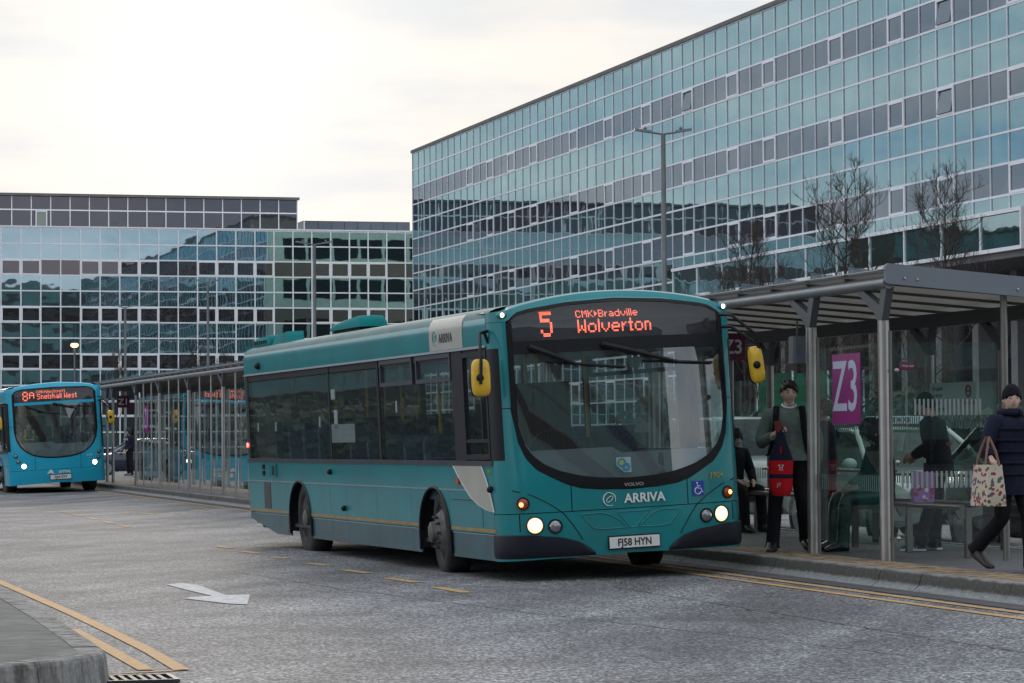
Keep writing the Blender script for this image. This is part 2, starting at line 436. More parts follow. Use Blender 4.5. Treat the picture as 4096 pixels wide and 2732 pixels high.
# ground to the horizon, then the carriageway on it
tag(MB().sheet([[(-1500, -600, -0.06), (-1500, 1800, -0.06)], [(1500, -600, -0.06), (1500, 1800, -0.06)]]).build("ground", M_dark_asphalt), kind="structure")
xs = [70, -230]
ys = [-90, -20, -3.1, -2.4, -1.6, -0.78, 3.1, 60]
tag(MB().sheet([[S(x, y, road_z(y) if y < 1 else 0.05) for y in ys] for x in xs]).build("road", M_road), kind="structure")

# platform with kerb stones, buff block edging and asphalt footway
plat = tag(MB().box(-78, 30, -0.50, 2.42, 0.0, PZ - 0.004).build("platform", M_dark_asphalt), kind="structure")
plat.matrix_world = STREET
ks = MB()   # one kerb stone: flat top, rounded nose, sloping toe
prof = [(-0.50, 0.0), (-0.50, PZ + 0.006), (-0.605, PZ + 0.006), (-0.632, PZ - 0.008), (-0.645, PZ - 0.035), (-0.665, 0.10), (-0.72, 0.058), (-0.78, 0.045), (-0.78, 0.0)]
ks.prism([(-0.4525, y, z) for y, z in prof], (0.905, 0, 0))
kerb_me = ks.mesh("kerb_stone", M_conc, 25)
for i in range(104):
    x = 17.5 - i * 0.915
    o = link("kerb_stone", kerb_me, plat, Matrix.Translation((x, random.uniform(-0.006, 0.006), random.uniform(-0.004, 0.004))) @ Matrix.Rotation(random.uniform(-0.006, 0.006), 4, 'Z'))
kb = MB().box(-0.4525, 0.4525, 2.422, 2.56, 0.0, PZ + 0.004, ch=0.0)
back_me = kb.mesh("kerb_stone", M_conc2)
for i in range(60):
    link("kerb_stone", back_me, plat, Matrix.Translation((6 - i * 0.915, 0, random.uniform(-0.004, 0.004))))
# gutter channel in front of the kerb
MB().sheet([[(x, -1.02, road_z(-1.02) + 0.006), (x, -0.775, 0.056)] for x in (18, -78)]).build("gutter_channel", M_gutter, plat)
# block edging (too foreshortened to pick single blocks apart)
bk = MB()
for i in range(190):
    for j in range(5):
        x = 14 - i * 0.205 - (0.1 if j % 2 else 0); y = -0.494 + j * 0.105
        h = PZ + 0.006 + random.uniform(-0.003, 0.003)
        bk.box(x, x + 0.198, y, y + 0.099, PZ - 0.01, h)
tag(bk.build("paving_blocks", M_buff, plat), kind="stuff")

# painted markings
def marking(name, pts, w, m, label=None, closed=False):
    """a painted line of width w following world points (x, y)"""
    b = MB(); pts = [Vector((p[0], p[1], 0)) for p in pts]; rows = []
    for i, p in enumerate(pts):
        d = (pts[min(i + 1, len(pts) - 1)] - pts[max(i - 1, 0)]).normalized(); n = Vector((-d.y, d.x, 0))
        r = []
        for s_ in (-w / 2, w / 2):
            q = p + n * s_; r.append((q.x, q.y, road_z(street_of(q.x, q.y)[1]) + 0.006))
        rows.append(r)
    o = b.sheet(rows).build(name, m); return o
def sub(a, b, n): return [(a[0] + (b[0] - a[0]) * i / n, a[1] + (b[1] - a[1]) * i / n) for i in range(n + 1)]
def SP(x, y): p = S(x, y); return (p.x, p.y)
G = "double yellow lines along the platform kerb"
tag(marking("yellow_line", sub(SP(17, -1.14), SP(-78, -1.14), 60), 0.09, M_yellow), "yellow line nearest the platform kerb, running its whole length", "road marking", G)
tag(marking("yellow_line", sub(SP(17, -1.40), SP(-14, -1.40), 30), 0.09, M_yellow), "outer line of the yellow pair in front of the near shelter", "road marking", G)
# dashes of the lane line past the bus (start and end of each, world metres)
D = [((-10.31, 62.57), (-10.07, 61.96)), ((-9.66, 59.99), (-9.42, 59.43)), ((-9.0, 57.5), (-8.75, 56.8)), ((-8.42, 55.15), (-8.11, 54.24)), ((-7.87, 53.13), (-7.51, 51.89)), ((-7.21, 50.57), (-6.87, 49.37)),
     ((-6.57, 48.03), (-6.27, 47.07)), ((-3.97, 38.25), (-3.66, 37.46)), ((-3.43, 36.37), (-3.13, 35.6)), ((-2.9, 34.55), (-2.71, 34.01)), ((-2.35, 32.74), (-2.05, 32.03)), ((-1.83, 31.0), (-1.51, 30.15)),
     ((-1.28, 29.11), (-0.94, 28.12)), ((-0.73, 27.21), (-0.42, 26.2))]
words = ["farthest", "second farthest", "third farthest", "fourth farthest", "fifth farthest", "sixth farthest", "last one before the long gap", "first one after the long gap", "beside the rear end", "just behind the rear wheel", "beside the middle", "just behind the front wheel", "beside the front wheel", "nearest the viewer, off the front corner"]
for (a, b), wd in zip(D, words):
    tag(marking("lane_dash", [a, b], 0.13, M_dash), "faded yellow lane dash past the teal bus, " + wd, "road marking", "yellow lane dashes")
for (a, b), wd in zip([((-7.85, 58.79), (-7.64, 58.25)), ((-7.21, 55.86), (-6.8, 54.72)), ((-6.36, 56.97), (-5.9, 55.68)), ((-7.6, 56.2), (-7.45, 55.7)), ((-6.55, 55.4), (-6.4, 54.9))], ["farthest", "longest", "nearest the far kerb", "leftmost", "smallest"]):
    tag(marking("bay_dash", [a, b], 0.12, M_dash), "worn yellow bay dash on the dark oil patch, " + wd, "road marking", "bay dashes behind the bus")
# white turn arrow
ar = [(-3.39, 28.08), (-3.26, 28.33), (-3.06, 27.92), (-2.61, 26.1), (-2.39, 26.13), (-2.27, 24.55), (-2.46, 24.73), (-2.93, 25.57), (-2.88, 25.78), (-2.72, 25.96), (-3.13, 27.22)]
b = MB(); b.add([(x, y, 0.006) for x, y in ar], [(0, 1, 2, 10), (10, 2, 3, 9), (9, 3, 4, 5), (9, 5, 6), (9, 6, 7), (9, 7, 8)])
tag(b.build("lane_arrow", M_white), "white arrow painted on the road left of the teal bus", "road marking")

# traffic island bottom left
isl_out = [(-9.5, 44.0), (-6.6, 33.2), (-5.2, 27.9), (-4.16, 23.7), (-3.92, 22.8), (-3.14, 19.86), (-2.62, 17.8), (-2.44, 17.05), (-2.37, 16.75), (-2.36, 16.55), (-2.39, 16.35), (-2.46, 16.15), (-2.62, 15.85), (-2.9, 15.5), (-4.5, 14.2), (-9, 12), (-14, 14), (-16, 30)]
def inset(P, d):
    out_ = []
    for i, p in enumerate(P):
        a, b_ = Vector(P[i - 1]), Vector(P[(i + 1) % len(P)])
        t_ = (b_ - a).normalized(); n = Vector((-t_.y, t_.x))
        q = Vector(p) - n * d
        out_.append((q.x, q.y))
    return out_
isl_in = inset(isl_out, 0.17)
if sum(Vector(a).cross(Vector(b)) if False else a[0] * b[1] - a[1] * b[0] for a, b in zip(isl_out, isl_out[1:] + isl_out[:1])) > 0: isl_in = inset(isl_out, -0.17)
isl = MB(); isl.add([(x, y, 0.186) for x, y in isl_in], [tuple(range(len(isl_in)))])
M_isl = mat("island_paving", (0.15, 0.15, 0.145), 0.9, var=0.35, vscale=6, bump=0.4, bscale=80, dirt=(0.075, 0.08, 0.06), dscale=1.2, damt=0.6)
island = tag(isl.build("traffic_island", M_isl), kind="structure")
ch_o, ch_i = isl_out, isl_in
for i in range(len(isl_out) - 5):
    a, b_, c_, d_ = Vector(ch_o[i]), Vector(ch_o[i + 1]), Vector(ch_i[i]), Vector(ch_i[i + 1])
    n = max(1, round((b_ - a).length / 0.95)); 
    for k in range(n):
        t0, t1 = k / n + 0.006 / n, (k + 1) / n - 0.006 / n
        o0, o1, i0, i1 = a.lerp(b_, t0), a.lerp(b_, t1), c_.lerp(d_, t0), c_.lerp(d_, t1)
        h = 0.19 + random.uniform(-0.003, 0.003)
        q = MB()
        rows = []
        for oo, ii in ((o0, i0), (o1, i1)):
            v_ = (ii - oo).normalized()
            e = oo - v_ * 0.025
            rows.append([(ii.x, ii.y, h - 0.1), (ii.x, ii.y, h), (oo.x + v_.x * 0.03, oo.y + v_.y * 0.03, h), (oo.x + v_.x * 0.008, oo.y + v_.y * 0.008, h - 0.01), (oo.x, oo.y, h - 0.03), (e.x, e.y, -0.03)])
        q.sheet(rows); n5 = len(rows[0])
        q.f += [tuple(range(n5)), tuple(range(2 * n5 - 1, n5 - 1, -1))]
        q.build("kerb_stone", M_conc2, island)
G = "yellow lines round the traffic island"
tag(marking("yellow_line", [(-8.9, 42.0), (-6.4, 33.2), (-5.13, 28.78), (-4.57, 26.85), (-3.63, 23.59), (-2.87, 20.85), (-2.4, 19.1), (-2.03, 17.6)], 0.10, M_yellow), "outer yellow line curving round the kerbed island at lower left", "road marking", G)
tag(marking("yellow_line", [(-3.3, 21.5), (-2.77, 19.56), (-2.25, 17.62)], 0.10, M_yellow), "inner yellow line hard against the island kerb", "road marking", G)
tag(marking("yellow_line", [(-2.36, 17.40), (-2.0, 17.62)], 0.05, M_yellow), "short yellow bar closing the island lines at the drain", "road marking", G)
# drain
dg = thing("drain_grate", "iron drain grate in the road beside the island corner", "drain", frame((-2.22, 16.85, 0.004), (0.96, 0.25, 0), (-0.25, 0.96, 0), (0, 0, 1)))
M_iron = mat("drain_iron", (0.05, 0.05, 0.055), 0.55, metal=0.6, var=0.3, vscale=20)
b = MB(); b.box(-0.24, 0.24, -0.22, -0.19, 0, 0.02).box(-0.24, 0.24, 0.19, 0.22, 0, 0.02).box(-0.24, -0.21, -0.19, 0.19, 0, 0.02).box(0.21, 0.24, -0.19, 0.19, 0, 0.02); b.build("frame", M_iron, dg)
for i in range(7): MB().box(-0.19 + i * 0.056, -0.163 + i * 0.056, -0.19, 0.19, 0.002, 0.018).build("bar", mat("drain_bar", (0.10, 0.095, 0.09), 0.6, metal=0.5, var=0.4, vscale=30), dg)
MB().box(-0.205, 0.205, -0.186, 0.186, -0.001, 0.0015).build("pit", mat("drain_pit", (0.01, 0.01, 0.01), 0.9), dg)
# ------------------------------------------------------------------ glass office buildings
TH = math.atan(3254 / 11500)
M_alu = mat("white_aluminium", (0.80, 0.81, 0.85), 0.45, metal=0.1, var=0.06, vscale=2)
M_alu2 = mat("frame_aluminium", (0.86, 0.87, 0.90), 0.45, var=0.05, vscale=2)
M_teal_glass = mirror_glass("teal_mirror_glass", (0.35, 0.495, 0.515), (0.018, 0.045, 0.05), 0.62, 0.22, 0.55)
M_brown_glass = mirror_glass("smoked_window_glass", (0.385, 0.435, 0.475), (0.024, 0.027, 0.032), 0.36, 0.22, 0.7)
M_blue_glass = mirror_glass("blue_mirror_glass", (0.44, 0.60, 0.68), (0.02, 0.045, 0.05), 0.62, 0.24, 0.6)
M_dark_glass = mirror_glass("dark_window_glass", (0.52, 0.5, 0.54), (0.022, 0.02, 0.022), 0.16, 0.30, 0.8)
M_band_glass = mirror_glass("podium_glass", (0.42, 0.58, 0.60), (0.012, 0.03, 0.03), 0.45, 0.5, 0.5)
M_core = mat("dark_core", (0.03, 0.03, 0.033), 0.8)
M_soffit = mat("grey_soffit", (0.16, 0.155, 0.15), 0.8, var=0.15, vscale=1)
M_roof = mat("roof_felt", (0.1, 0.1, 0.1), 0.9)
M_plant = mat("slate_cladding", (0.11, 0.13, 0.16), 0.6, var=0.12, vscale=0.7)

def pane_mesh(w, h, m, t=0.02):
    return MB().box(-w / 2, w / 2, 0, t, -h / 2, h / 2).mesh("glass_pane", m)
def jitter(a=0.0011): return Matrix.Rotation(random.gauss(0, a), 4, 'X') @ Matrix.Rotation(random.gauss(0, a), 4, 'Z')
def ring(b, x0, x1, z0, z1, w, y0, y1):
    b.box(x0, x1, y0, y1, z1 - w, z1); b.box(x0, x1, y0, y1, z0, z0 + w)
    b.box(x0, x0 + w, y0, y1, z0 + w, z1 - w); b.box(x1 - w, x1, y0, y1, z0 + w, z1 - w)

# ---- long building on the right
rb = thing("office_building", "long teal mirror glass office block stepping out of the right of the frame", "building",
           frame((-6.88, 201, 0), (sin(TH), -cos(TH), 0), (cos(TH), sin(TH), 0), (0, 0, 1)))
RS, RR, RTOP = 1.641, 1.205, 21.43
NK, KB, KE = 74, 35.0, 59.4
framed = {9, 12, 15, 18, 23, 27, 31, 35, 39, 42, 47, 51, 54, 58, 62, 66, 70}
tilted = {(35, 2), (54, 2), (54, 5)}
core = MB(); core.box(0.02, NK * RS, 0.10, 16, 9.9, RTOP); core.box(0.02, KB * RS, 0.10, 16, 0, 9.9); core.box(0.02, 14, 16, 52, 0, RTOP)
core.build("core", M_core, rb)
pm = {False: pane_mesh(RS - 0.05, RR - 0.05, M_teal_glass), True: pane_mesh(RS - 0.05, RR - 0.05, M_brown_glass)}
pf = pane_mesh(RS - 0.27, RR - 0.25, M_brown_glass)
rest = {False: MB(), True: MB()}
def put_pane(bd, me, mb_, single, M):
    if single: link("glass_pane", me, bd, M)
    else: mb_.add([M @ v.co for v in me.vertices], [tuple(p.vertices) for p in me.polygons])
for k in range(NK):
    for r in range(17):
        win = r % 3 == 2
        zt, zb = RTOP - r * RR, RTOP - (r + 1) * RR
        if k >= KB and zt < 9.95: continue
        cut = k >= KB and zb < 9.87
        x = (k + 0.5) * RS
        single = 37 <= k <= 59 and not (k in framed and win)
        if cut:
            h = zt - 9.9
            M = Matrix.Translation((x, 0, (zt + 9.9) / 2)) @ Matrix.Diagonal((1, 1, (h - 0.03) / (RR - 0.05), 1))
            put_pane(rb, pm[win], rest[win], single, M)
        elif win and k in framed:
            wf = MB(); ring(wf, x - RS / 2 + 0.03, x + RS / 2 - 0.03, zb + 0.03, zt - 0.03, 0.10, -0.055, 0.02)
            w = wf.build("window", M_alu2, rb)
            if (k, r) in tilted:
                MB().box(x - RS / 2 + 0.13, x + RS / 2 - 0.13, 0.03, 0.05, zb + 0.13, zt - 0.13).build("opening", M_core, w)
                M = Matrix.Translation((x, -0.03, zb + 0.13)) @ Matrix.Rotation(radians(13), 4, 'X') @ Matrix.Translation((0, 0, (RR - 0.25) / 2))
                link("sash", pane_mesh(RS - 0.30, RR - 0.28, M_brown_glass), w, Matrix.Translation((0, -0.12, 0)) @ Matrix.Translation((x, 0, zb + 0.14)) @ Matrix.Rotation(radians(-9), 4, 'X') @ Matrix.Translation((0, 0, (RR - 0.28) / 2)))
            else:
                link("pane", pf, w, Matrix.Translation((x, -0.01, (zt + zb) / 2)) @ jitter())
        else:
            put_pane(rb, pm[win], rest[win], single, Matrix.Translation((x, 0, (zt + zb) / 2)) @ jitter())
tag(rest[False].build("spandrel_panes", M_teal_glass, rb), kind="stuff")
tag(rest[True].build("window_panes", M_brown_glass, rb), kind="stuff")
g = MB()
for k in range(NK + 1): g.box(k * RS - 0.024, k * RS + 0.024, -0.045, 0.06, 9.9 if k > KB else 0.0, RTOP)
g.build("mullions", M_alu, rb)
g = MB()
for r in range(18):
    z = RTOP - r * RR
    w = 0.045
    L_ = NK * RS if z > 9.9 else KB * RS
    g.box(-0.03, L_, -0.035, 0.055, z - w, z + w)
g.build("transoms", M_alu, rb)
cp = MB(); cp.box(-0.12, NK * RS, -0.12, 16.1, RTOP + 0.02, RTOP + 0.22); cp.build("roof", M_soffit, rb)
# end wall towards the square behind (mirrored in the far block)
ew = MB(); ew.box(-0.02, 0.019, 0.1, 52, 0, RTOP); ew.build("end_wall", mat("pale_end_wall", (0.50, 0.64, 0.52), 0.6, var=0.1), rb)
for r in (2, 5, 8, 11):
    for j in range(20):
        q = MB().box(-0.06, -0.024, 1.6 + j * 2.3, 3.6 + j * 2.3, RTOP - (r + 1.3) * RR, RTOP - (r - 0.2) * RR).build("window", mat("end_wall_window", (0.02, 0.022, 0.022), 0.9, spec=0.05), rb)
# projecting podium band with wide panes, soffit and set-back ground floor
pb = MB(); pb.box(KB * RS, KE * RS, -0.55, 0.095, 8.47, 9.83); pb.build("podium_core", M_core, rb)
for i in range(11):
    x0, x1 = KB * RS + 0.1 + i * 3.63, KB * RS + 0.1 + (i + 1) * 3.63
    MB().box(x0 + 0.04, x1 - 0.04, -0.60, -0.56, 8.52, 9.77).build("podium_pane", M_band_glass, rb)
    MB().box(x0 - 0.04, x0 + 0.04, -0.66, -0.552, 8.50, 9.79).build("podium_mullion", M_alu2, rb)
b = MB(); b.box(KB * RS - 0.05, KE * RS + 0.05, -0.68, 0.02, 9.795, 9.95); b.box(KB * RS - 0.05, KE * RS + 0.05, -0.68, 0.02, 8.36, 8.505)
b.build("podium_trim", M_alu2, rb)
MB().box(KE * RS - 0.06, KE * RS + 0.06, -0.70, 0.02, 8.37, 9.94).build("podium_end", M_alu2, rb)
MB().box(KB * RS, NK * RS, -0.5, 12, 8.10, 8.355).build("soffit", M_soffit, rb)
MB().box(KE * RS + 0.08, NK * RS, 0.3, 12, 8.36, 9.9).build("recess_wall", M_core, rb)
MB().box(KB * RS + 0.02, NK * RS, 4.2, 12, 0, 8.10).build("ground_floor", mat("dark_shopfront", (0.035, 0.035, 0.04), 0.3, var=0.3, vscale=0.5), rb)
for i in range(17):
    x = KB * RS + 1.5 + i * 3.7
    MB().box(x - 0.3, x + 0.3, 3.3, 3.9, 0, 8.10).build("column", mat("grey_column", (0.20, 0.20, 0.20), 0.7, var=0.1), rb)
    MB().box(x + 0.9, x + 2.9, 4.12, 4.19, 5.2, 7.2).build("shop_window", M_dark_glass, rb)
    MB().box(x + 0.9, x + 2.9, 4.12, 4.19, 0.5, 4.6).build("shop_window", M_dark_glass, rb)

# ---- far block on the left
lb = thing("office_building", "far blue mirror glass office block with a set-back top storey behind the left bus", "building",
           frame((-7.9, 229, 0), (cos(TH), sin(TH), 0), (-sin(TH), cos(TH), 0), (0, 0, 1)))
LS, LR, LTOP = 1.519, 1.212, 17.88
C0 = -30.97                                    # a mullion; columns count from here
lo, hi = -14, 26
b = MB(); b.box(C0 + lo * LS, C0 + hi * LS, 0.10, 18, 0, LTOP); b.build("core", M_core, lb)
pl = {False: pane_mesh(LS - 0.05, LR - 0.05, M_blue_glass), True: pane_mesh(LS - 0.05, LR - 0.05, M_dark_glass)}
plf = pane_mesh(LS - 0.27, LR - 0.25, M_dark_glass)
rest = {False: MB(), True: MB()}
for c in range(lo, hi):
    for r in range(14):
        win = r % 3 == 2
        x, z = C0 + (c + 0.5) * LS, LTOP - (r + 0.5) * LR
        fr = win and (c - 1) % 6 >= 2
        seen = -2 <= c <= 21 and r <= 11
        if fr and seen:
            wf = MB(); ring(wf, x - LS / 2 + 0.03, x + LS / 2 - 0.03, z - LR / 2 + 0.03, z + LR / 2 - 0.03, 0.10, -0.075, 0.02)
            w = wf.build("window", M_alu2, lb)
            link("pane", plf, w, Matrix.Translation((x, -0.01, z)) @ jitter())
        else:
            put_pane(lb, pl[win], rest[win], seen, Matrix.Translation((x, 0, z)) @ jitter())
tag(rest[False].build("spandrel_panes", M_blue_glass, lb), kind="stuff")
tag(rest[True].build("window_panes", M_dark_glass, lb), kind="stuff")
g = MB()
for c in range(lo, hi + 1): g.box(C0 + c * LS - 0.045, C0 + c * LS + 0.045, -0.085, 0.06, 0, LTOP)
g.build("mullions", M_alu2, lb)
g = MB()
for r in range(15): g.box(C0 + lo * LS, C0 + hi * LS, -0.06, 0.055, LTOP - r * LR - 0.05, LTOP - r * LR + 0.05)
g.build("transoms", M_alu2, lb)
MB().box(C0 + lo * LS - 0.1, C0 + hi * LS + 0.1, -0.12, 18, LTOP + 0.055, LTOP + 0.16).build("parapet", M_alu2, lb)
# set-back top storey: smoked panes in two rows
px0, pn = -31.35 - 1.508 * 12, 27
b = MB(); b.box(px0, px0 + pn * 1.508 + 0.05, 3.1, 14, LTOP + 0.165, 20.60); b.build("top_storey_core", mat("attic_interior", (0.05, 0.048, 0.055), 0.7, var=0.3, vscale=0.6), lb)
M_attic = mirror_glass("attic_glass", (0.50, 0.50, 0.57), (0.035, 0.034, 0.042), 0.13, 0.25, 0.9)
for (z0, z1) in ((18.06, 19.46), (19.58, 20.56)):
    me = pane_mesh(1.508 - 0.09, z1 - z0, M_attic)
    for i in range(pn): link("attic_pane", me, lb, Matrix.Translation((px0 + (i + 0.5) * 1.508, 3.02, (z0 + z1) / 2)) @ jitter())
g = MB()
for i in range(pn + 1): g.box(px0 + i * 1.508 - 0.035, px0 + i * 1.508 + 0.035, 2.93, 3.09, 18.06, 20.58)
g.box(px0, px0 + pn * 1.508, 2.95, 3.09, 19.47, 19.57)
g.build("attic_frame", M_alu2, lb)
MB().box(px0 - 0.2, px0 + pn * 1.508 + 0.15, 2.7, 14.3, 20.605, 20.80).build("attic_roof", M_soffit, lb)
# fire door in the top storey
dx = px0 + 13.25 * 1.508
d = MB(); ring(d, dx - 0.05, dx + 0.85, 18.05, 19.45, 0.08, 2.86, 2.92); d = d.build("roof_door", M_alu2, lb)
MB().box(dx + 0.04, dx + 0.76, 2.875, 2.9, 18.06, 19.36).build("door_pane", mirror_glass("door_glass", (0.6, 0.65, 0.6), (0.12, 0.16, 0.13), 0.15, 0.2, 1), d)
# slate plant room
MB().box(-7.3, 1.5, 6.9, 14, LTOP + 0.165, 19.27).build("plant_room", M_plant, lb)
for i in range(8):
    MB().box(-7.28 + i * 1.1, -6.24 + i * 1.1, 6.84, 6.897, LTOP + 0.2, 19.2).build("cladding_panel", M_plant, lb)
MB().box(-7.42, -7.305, 6.8, 14, LTOP + 0.17, 19.28).build("plant_room_end", M_alu, lb)

# ---- neighbours that only show as reflections: lower wing to the left and a block behind the viewer
def strip_block(name, label, M, w, h, d, rows, m1, m2):
    t = thing(name, label, "building", M)
    MB().box(0, w, 0.08, d, 0, h).build("core", M_core, t)
    n = int(w / 1.6); hh = h / rows
    a, b_, g = MB(), MB(), MB()
    for r in range(rows):
        for i in range(n):
            (b_ if r % 3 == 2 else a).box(i * w / n + 0.04, (i + 1) * w / n - 0.04, 0.0, 0.03, h - (r + 1) * hh + 0.04, h - r * hh - 0.04)
        g.box(0, w, -0.04, 0.05, h - r * hh - 0.05, h - r * hh + 0.05)
    for i in range(n + 1): g.box(i * w / n - 0.04, i * w / n + 0.04, -0.05, 0.06, 0, h)
    tag(a.build("spandrel_panes", m1, t), kind="stuff"); tag(b_.build("window_panes", m2, t), kind="stuff"); g.build("frame_grid", M_soffit, t)
    MB().box(-0.2, w + 0.2, -0.2, d, h + 0.06, h + 0.3).build("roof", M_soffit, t)
    return t
M_sp = mat("spandrel_panel", (0.10, 0.20, 0.21), 0.25, var=0.15, vscale=0.4)
M_wn = mat("strip_window", (0.02, 0.02, 0.024), 0.15)
strip_block("office_building", "office wing across the square, seen only mirrored in the bus windows", frame((-112, 150, 0), (-0.30 * -1, 0.954, 0), (-0.954, 0.30, 0), (0, 0, 1)), 80, 16, 14, 12, M_sp, M_wn)
strip_block("office_building", "low office wing beyond the left edge, seen only mirrored in the right block", frame(Vector((-7.9, 229, 0)) - Vector((cos(TH), sin(TH), 0)) * 118, (cos(TH), sin(TH), 0), (-sin(TH), cos(TH), 0), (0, 0, 1)), 62, 18.6, 14, 15, M_sp, M_wn)
strip_block("office_building", "office block behind the viewer, seen only mirrored in the windscreen", frame((110, -70, 0), (-1, 0, 0), (0, -1, 0), (0, 0, 1)), 170, 30, 14, 24, M_sp, M_wn)
# ------------------------------------------------------------------ buses (local frame: x forward, y to the kerb side, z up, origin under the front centre)
FONT = {
 'A': ["01110", "10001", "10001", "11111", "10001", "10001", "10001"], 'B': ["11110", "10001", "10001", "11110", "10001", "10001", "11110"],
 'C': ["01110", "10001", "10000", "10000", "10000", "10001", "01110"], 'K': ["10001", "10010", "10100", "11000", "10100", "10010", "10001"],
 'M': ["10001", "11011", "10101", "10101", "10001", "10001", "10001"], 'S': ["01111", "10000", "10000", "01110", "00001", "00001", "11110"],
 'W': ["10001", "10001", "10001", "10101", "10101", "11011", "10001"], '5': ["11111", "10000", "11110", "00001", "00001", "10001", "01110"],
 '8': ["01110", "10001", "10001", "01110", "10001", "10001", "01110"], 'a': ["00000", "00000", "01110", "00001", "01111", "10001", "01111"],
 'c': ["0000", "0000", "0111", "1000", "1000", "1000", "0111"], 'd': ["00001", "00001", "01111", "10001", "10001", "10001", "01111"],
 'e': ["00000", "00000", "01110", "10001", "11111", "10000", "01110"], 'f': ["0011", "0100", "1110", "0100", "0100", "0100", "0100"],
 'h': ["1000", "1000", "1110", "1001", "1001", "1001", "1001"], 'i': ["1", "0", "1", "1", "1", "1", "1"], 'l': ["1", "1", "1", "1", "1", "1", "1"],
 'n': ["0000", "0000", "1110", "1001", "1001", "1001", "1001"], 'o': ["00000", "00000", "01110", "10001", "10001", "10001", "01110"],
 'r': ["000", "000", "101", "110", "100", "100", "100"], 's': ["0000", "0000", "0111", "1000", "0110", "0001", "1110"],
 't': ["010", "010", "111", "010", "010", "010", "011"], 'v': ["00000", "00000", "10001", "10001", "10001", "01010", "00100"],
 '>': ["000", "100", "110", "111", "110", "100", "000"], ' ': ["00"] * 7}
def led_text(s, x0, x1, z0, z1, surf, b, thick=1):
    """rows of square light dots filling the box x0..x1, z0..z1"""
    cols = []
    for ch in s:
        gph = FONT[ch]
        for c in range(len(gph[0])): cols.append([gph[r][c] == '1' for r in range(7)])
        cols.append([False] * 7)
    cols = cols[:-1]
    du, dv = (x1 - x0) / (len(cols) * thick), (z1 - z0) / (7 * thick)
    for i, cc in enumerate(cols):
        for r in range(7):
            if not cc[r]: continue
            for a in range(thick):
                for c in range(thick):
                    u, v = x0 + (i * thick + a + 0.5) * du, z1 - (r * thick + c + 0.5) * dv
                    k = 0.40
                    b.sheet([[surf(u - k * du, v - k * dv), surf(u - k * du, v + k * dv)], [surf(u + k * du, v - k * dv), surf(u + k * du, v + k * dv)]])

def bus_wheel(parent, x, y, z, out, r=0.48, deep=False, rim=True, steer=0.0):
    M = Matrix.Translation((x, y, z)) @ Matrix.Rotation(steer, 4, 'Z') @ Matrix.Rotation(-pi / 2 * out, 4, 'X') @ Matrix.Identity(4)
    # local z of the lathe points outwards
    M = Matrix.Translation((x, y, z)) @ Matrix.Rotation(steer, 4, 'Z') @ (Matrix.Rotation(pi / 2, 4, 'X') if out < 0 else Matrix.Rotation(-pi / 2, 4, 'X'))
    w = MB().lathe([(0.29, -0.26), (r - 0.04, -0.26), (r - 0.01, -0.23), (r, -0.18), (r, -0.08), (r - 0.01, -0.03), (r - 0.04, 0.0), (r - 0.10, 0.012), (0.31, 0.0), (0.29, -0.02)], M, 40).build("wheel", M_tyre, parent, 40)
    if rim:
        d = -0.13 if deep else 0.03
        pr = [(0.302, -0.02), (0.292, -0.005), (0.285, -0.03), (0.27, -0.07), (0.24, -0.05 + d), (0.19, 0.0 + d), (0.13, 0.015 + d), (0.115, 0.03 + d), (0.11, 0.09 + d * 0.6), (0.07, 0.11 + d * 0.6), (0.0, 0.115 + d * 0.6)]
        rm = MB().lathe(pr, M, 40).build("rim", M_rim, w, 40)
        for i in range(10):
            a = 2 * pi * i / 10
            MB().lathe([(0.018, 0), (0.018, 0.035), (0.010, 0.045), (0, 0.047)], M @ Matrix.Translation((0.165 * cos(a), 0.165 * sin(a), 0.005 + d)), 6).build("wheel_nut", M_dirt, w)
    return w

M_tyre = mat("tyre_rubber", (0.018, 0.018, 0.02), 0.8, var=0.3, vscale=8, bump=0.2, bscale=60, dirt=(0.07, 0.065, 0.06), dscale=4, damt=0.5)
M_rim = mat("dirty_wheel_steel", (0.13, 0.125, 0.12), 0.55, metal=0.3, var=0.4, vscale=12, dirt=(0.05, 0.045, 0.04), dscale=7, damt=0.8)
M_dirt = mat("greasy_metal", (0.05, 0.048, 0.045), 0.6, var=0.3)
M_black = mat("black_plastic", (0.010, 0.010, 0.013), 0.5, var=0.2, vscale=6, spec=0.25)
M_bumper = mat("dark_bumper", (0.012, 0.013, 0.022), 0.42, var=0.25, vscale=3, spec=0.3)
M_gasket = mat("black_gasket", (0.006, 0.006, 0.008), 0.4, spec=0.25)
M_under = mat("underbody", (0.01, 0.01, 0.01), 0.9)
M_trim = mat("dark_trim", (0.10, 0.11, 0.12), 0.3, metal=0.7, var=0.15)
M_bus_glass = glass("bus_side_glass", (0.93, 0.97, 0.96), ior=1.6, wave=0.05, wscale=0.8, film=0.02, filmcol=(0.40, 0.46, 0.46))  # film is a pale haze mixed in to lighten the dark side windows
M_screen = glass("windscreen_glass", (0.78, 0.84, 0.84), ior=2.2, wave=0.03, wscale=0.8, film=0.02, filmcol=(0.3, 0.33, 0.34))
M_dest_glass = glass("destination_glass", (0.75, 0.75, 0.78), film=0.10, filmcol=(0.25, 0.26, 0.29))
M_led = lamp_mat("amber_led", (1.0, 0.10, 0.008), 2.3)
M_lampwhite = lamp_mat("lit_headlamp", (1.0, 0.66, 0.33), 1.25)
M_lampwhite2 = lamp_mat("lit_headlamp_cold", (1.0, 0.92, 0.80), 6.0)
M_bulb = lamp_mat("headlamp_bulb", (1.0, 0.93, 0.82), 9.0)
M_amber = lamp_mat("lit_indicator", (1.0, 0.22, 0.02), 9.0)
M_amber_dark = mat("amber_lens", (0.35, 0.05, 0.01), 0.15, coat=0.5)
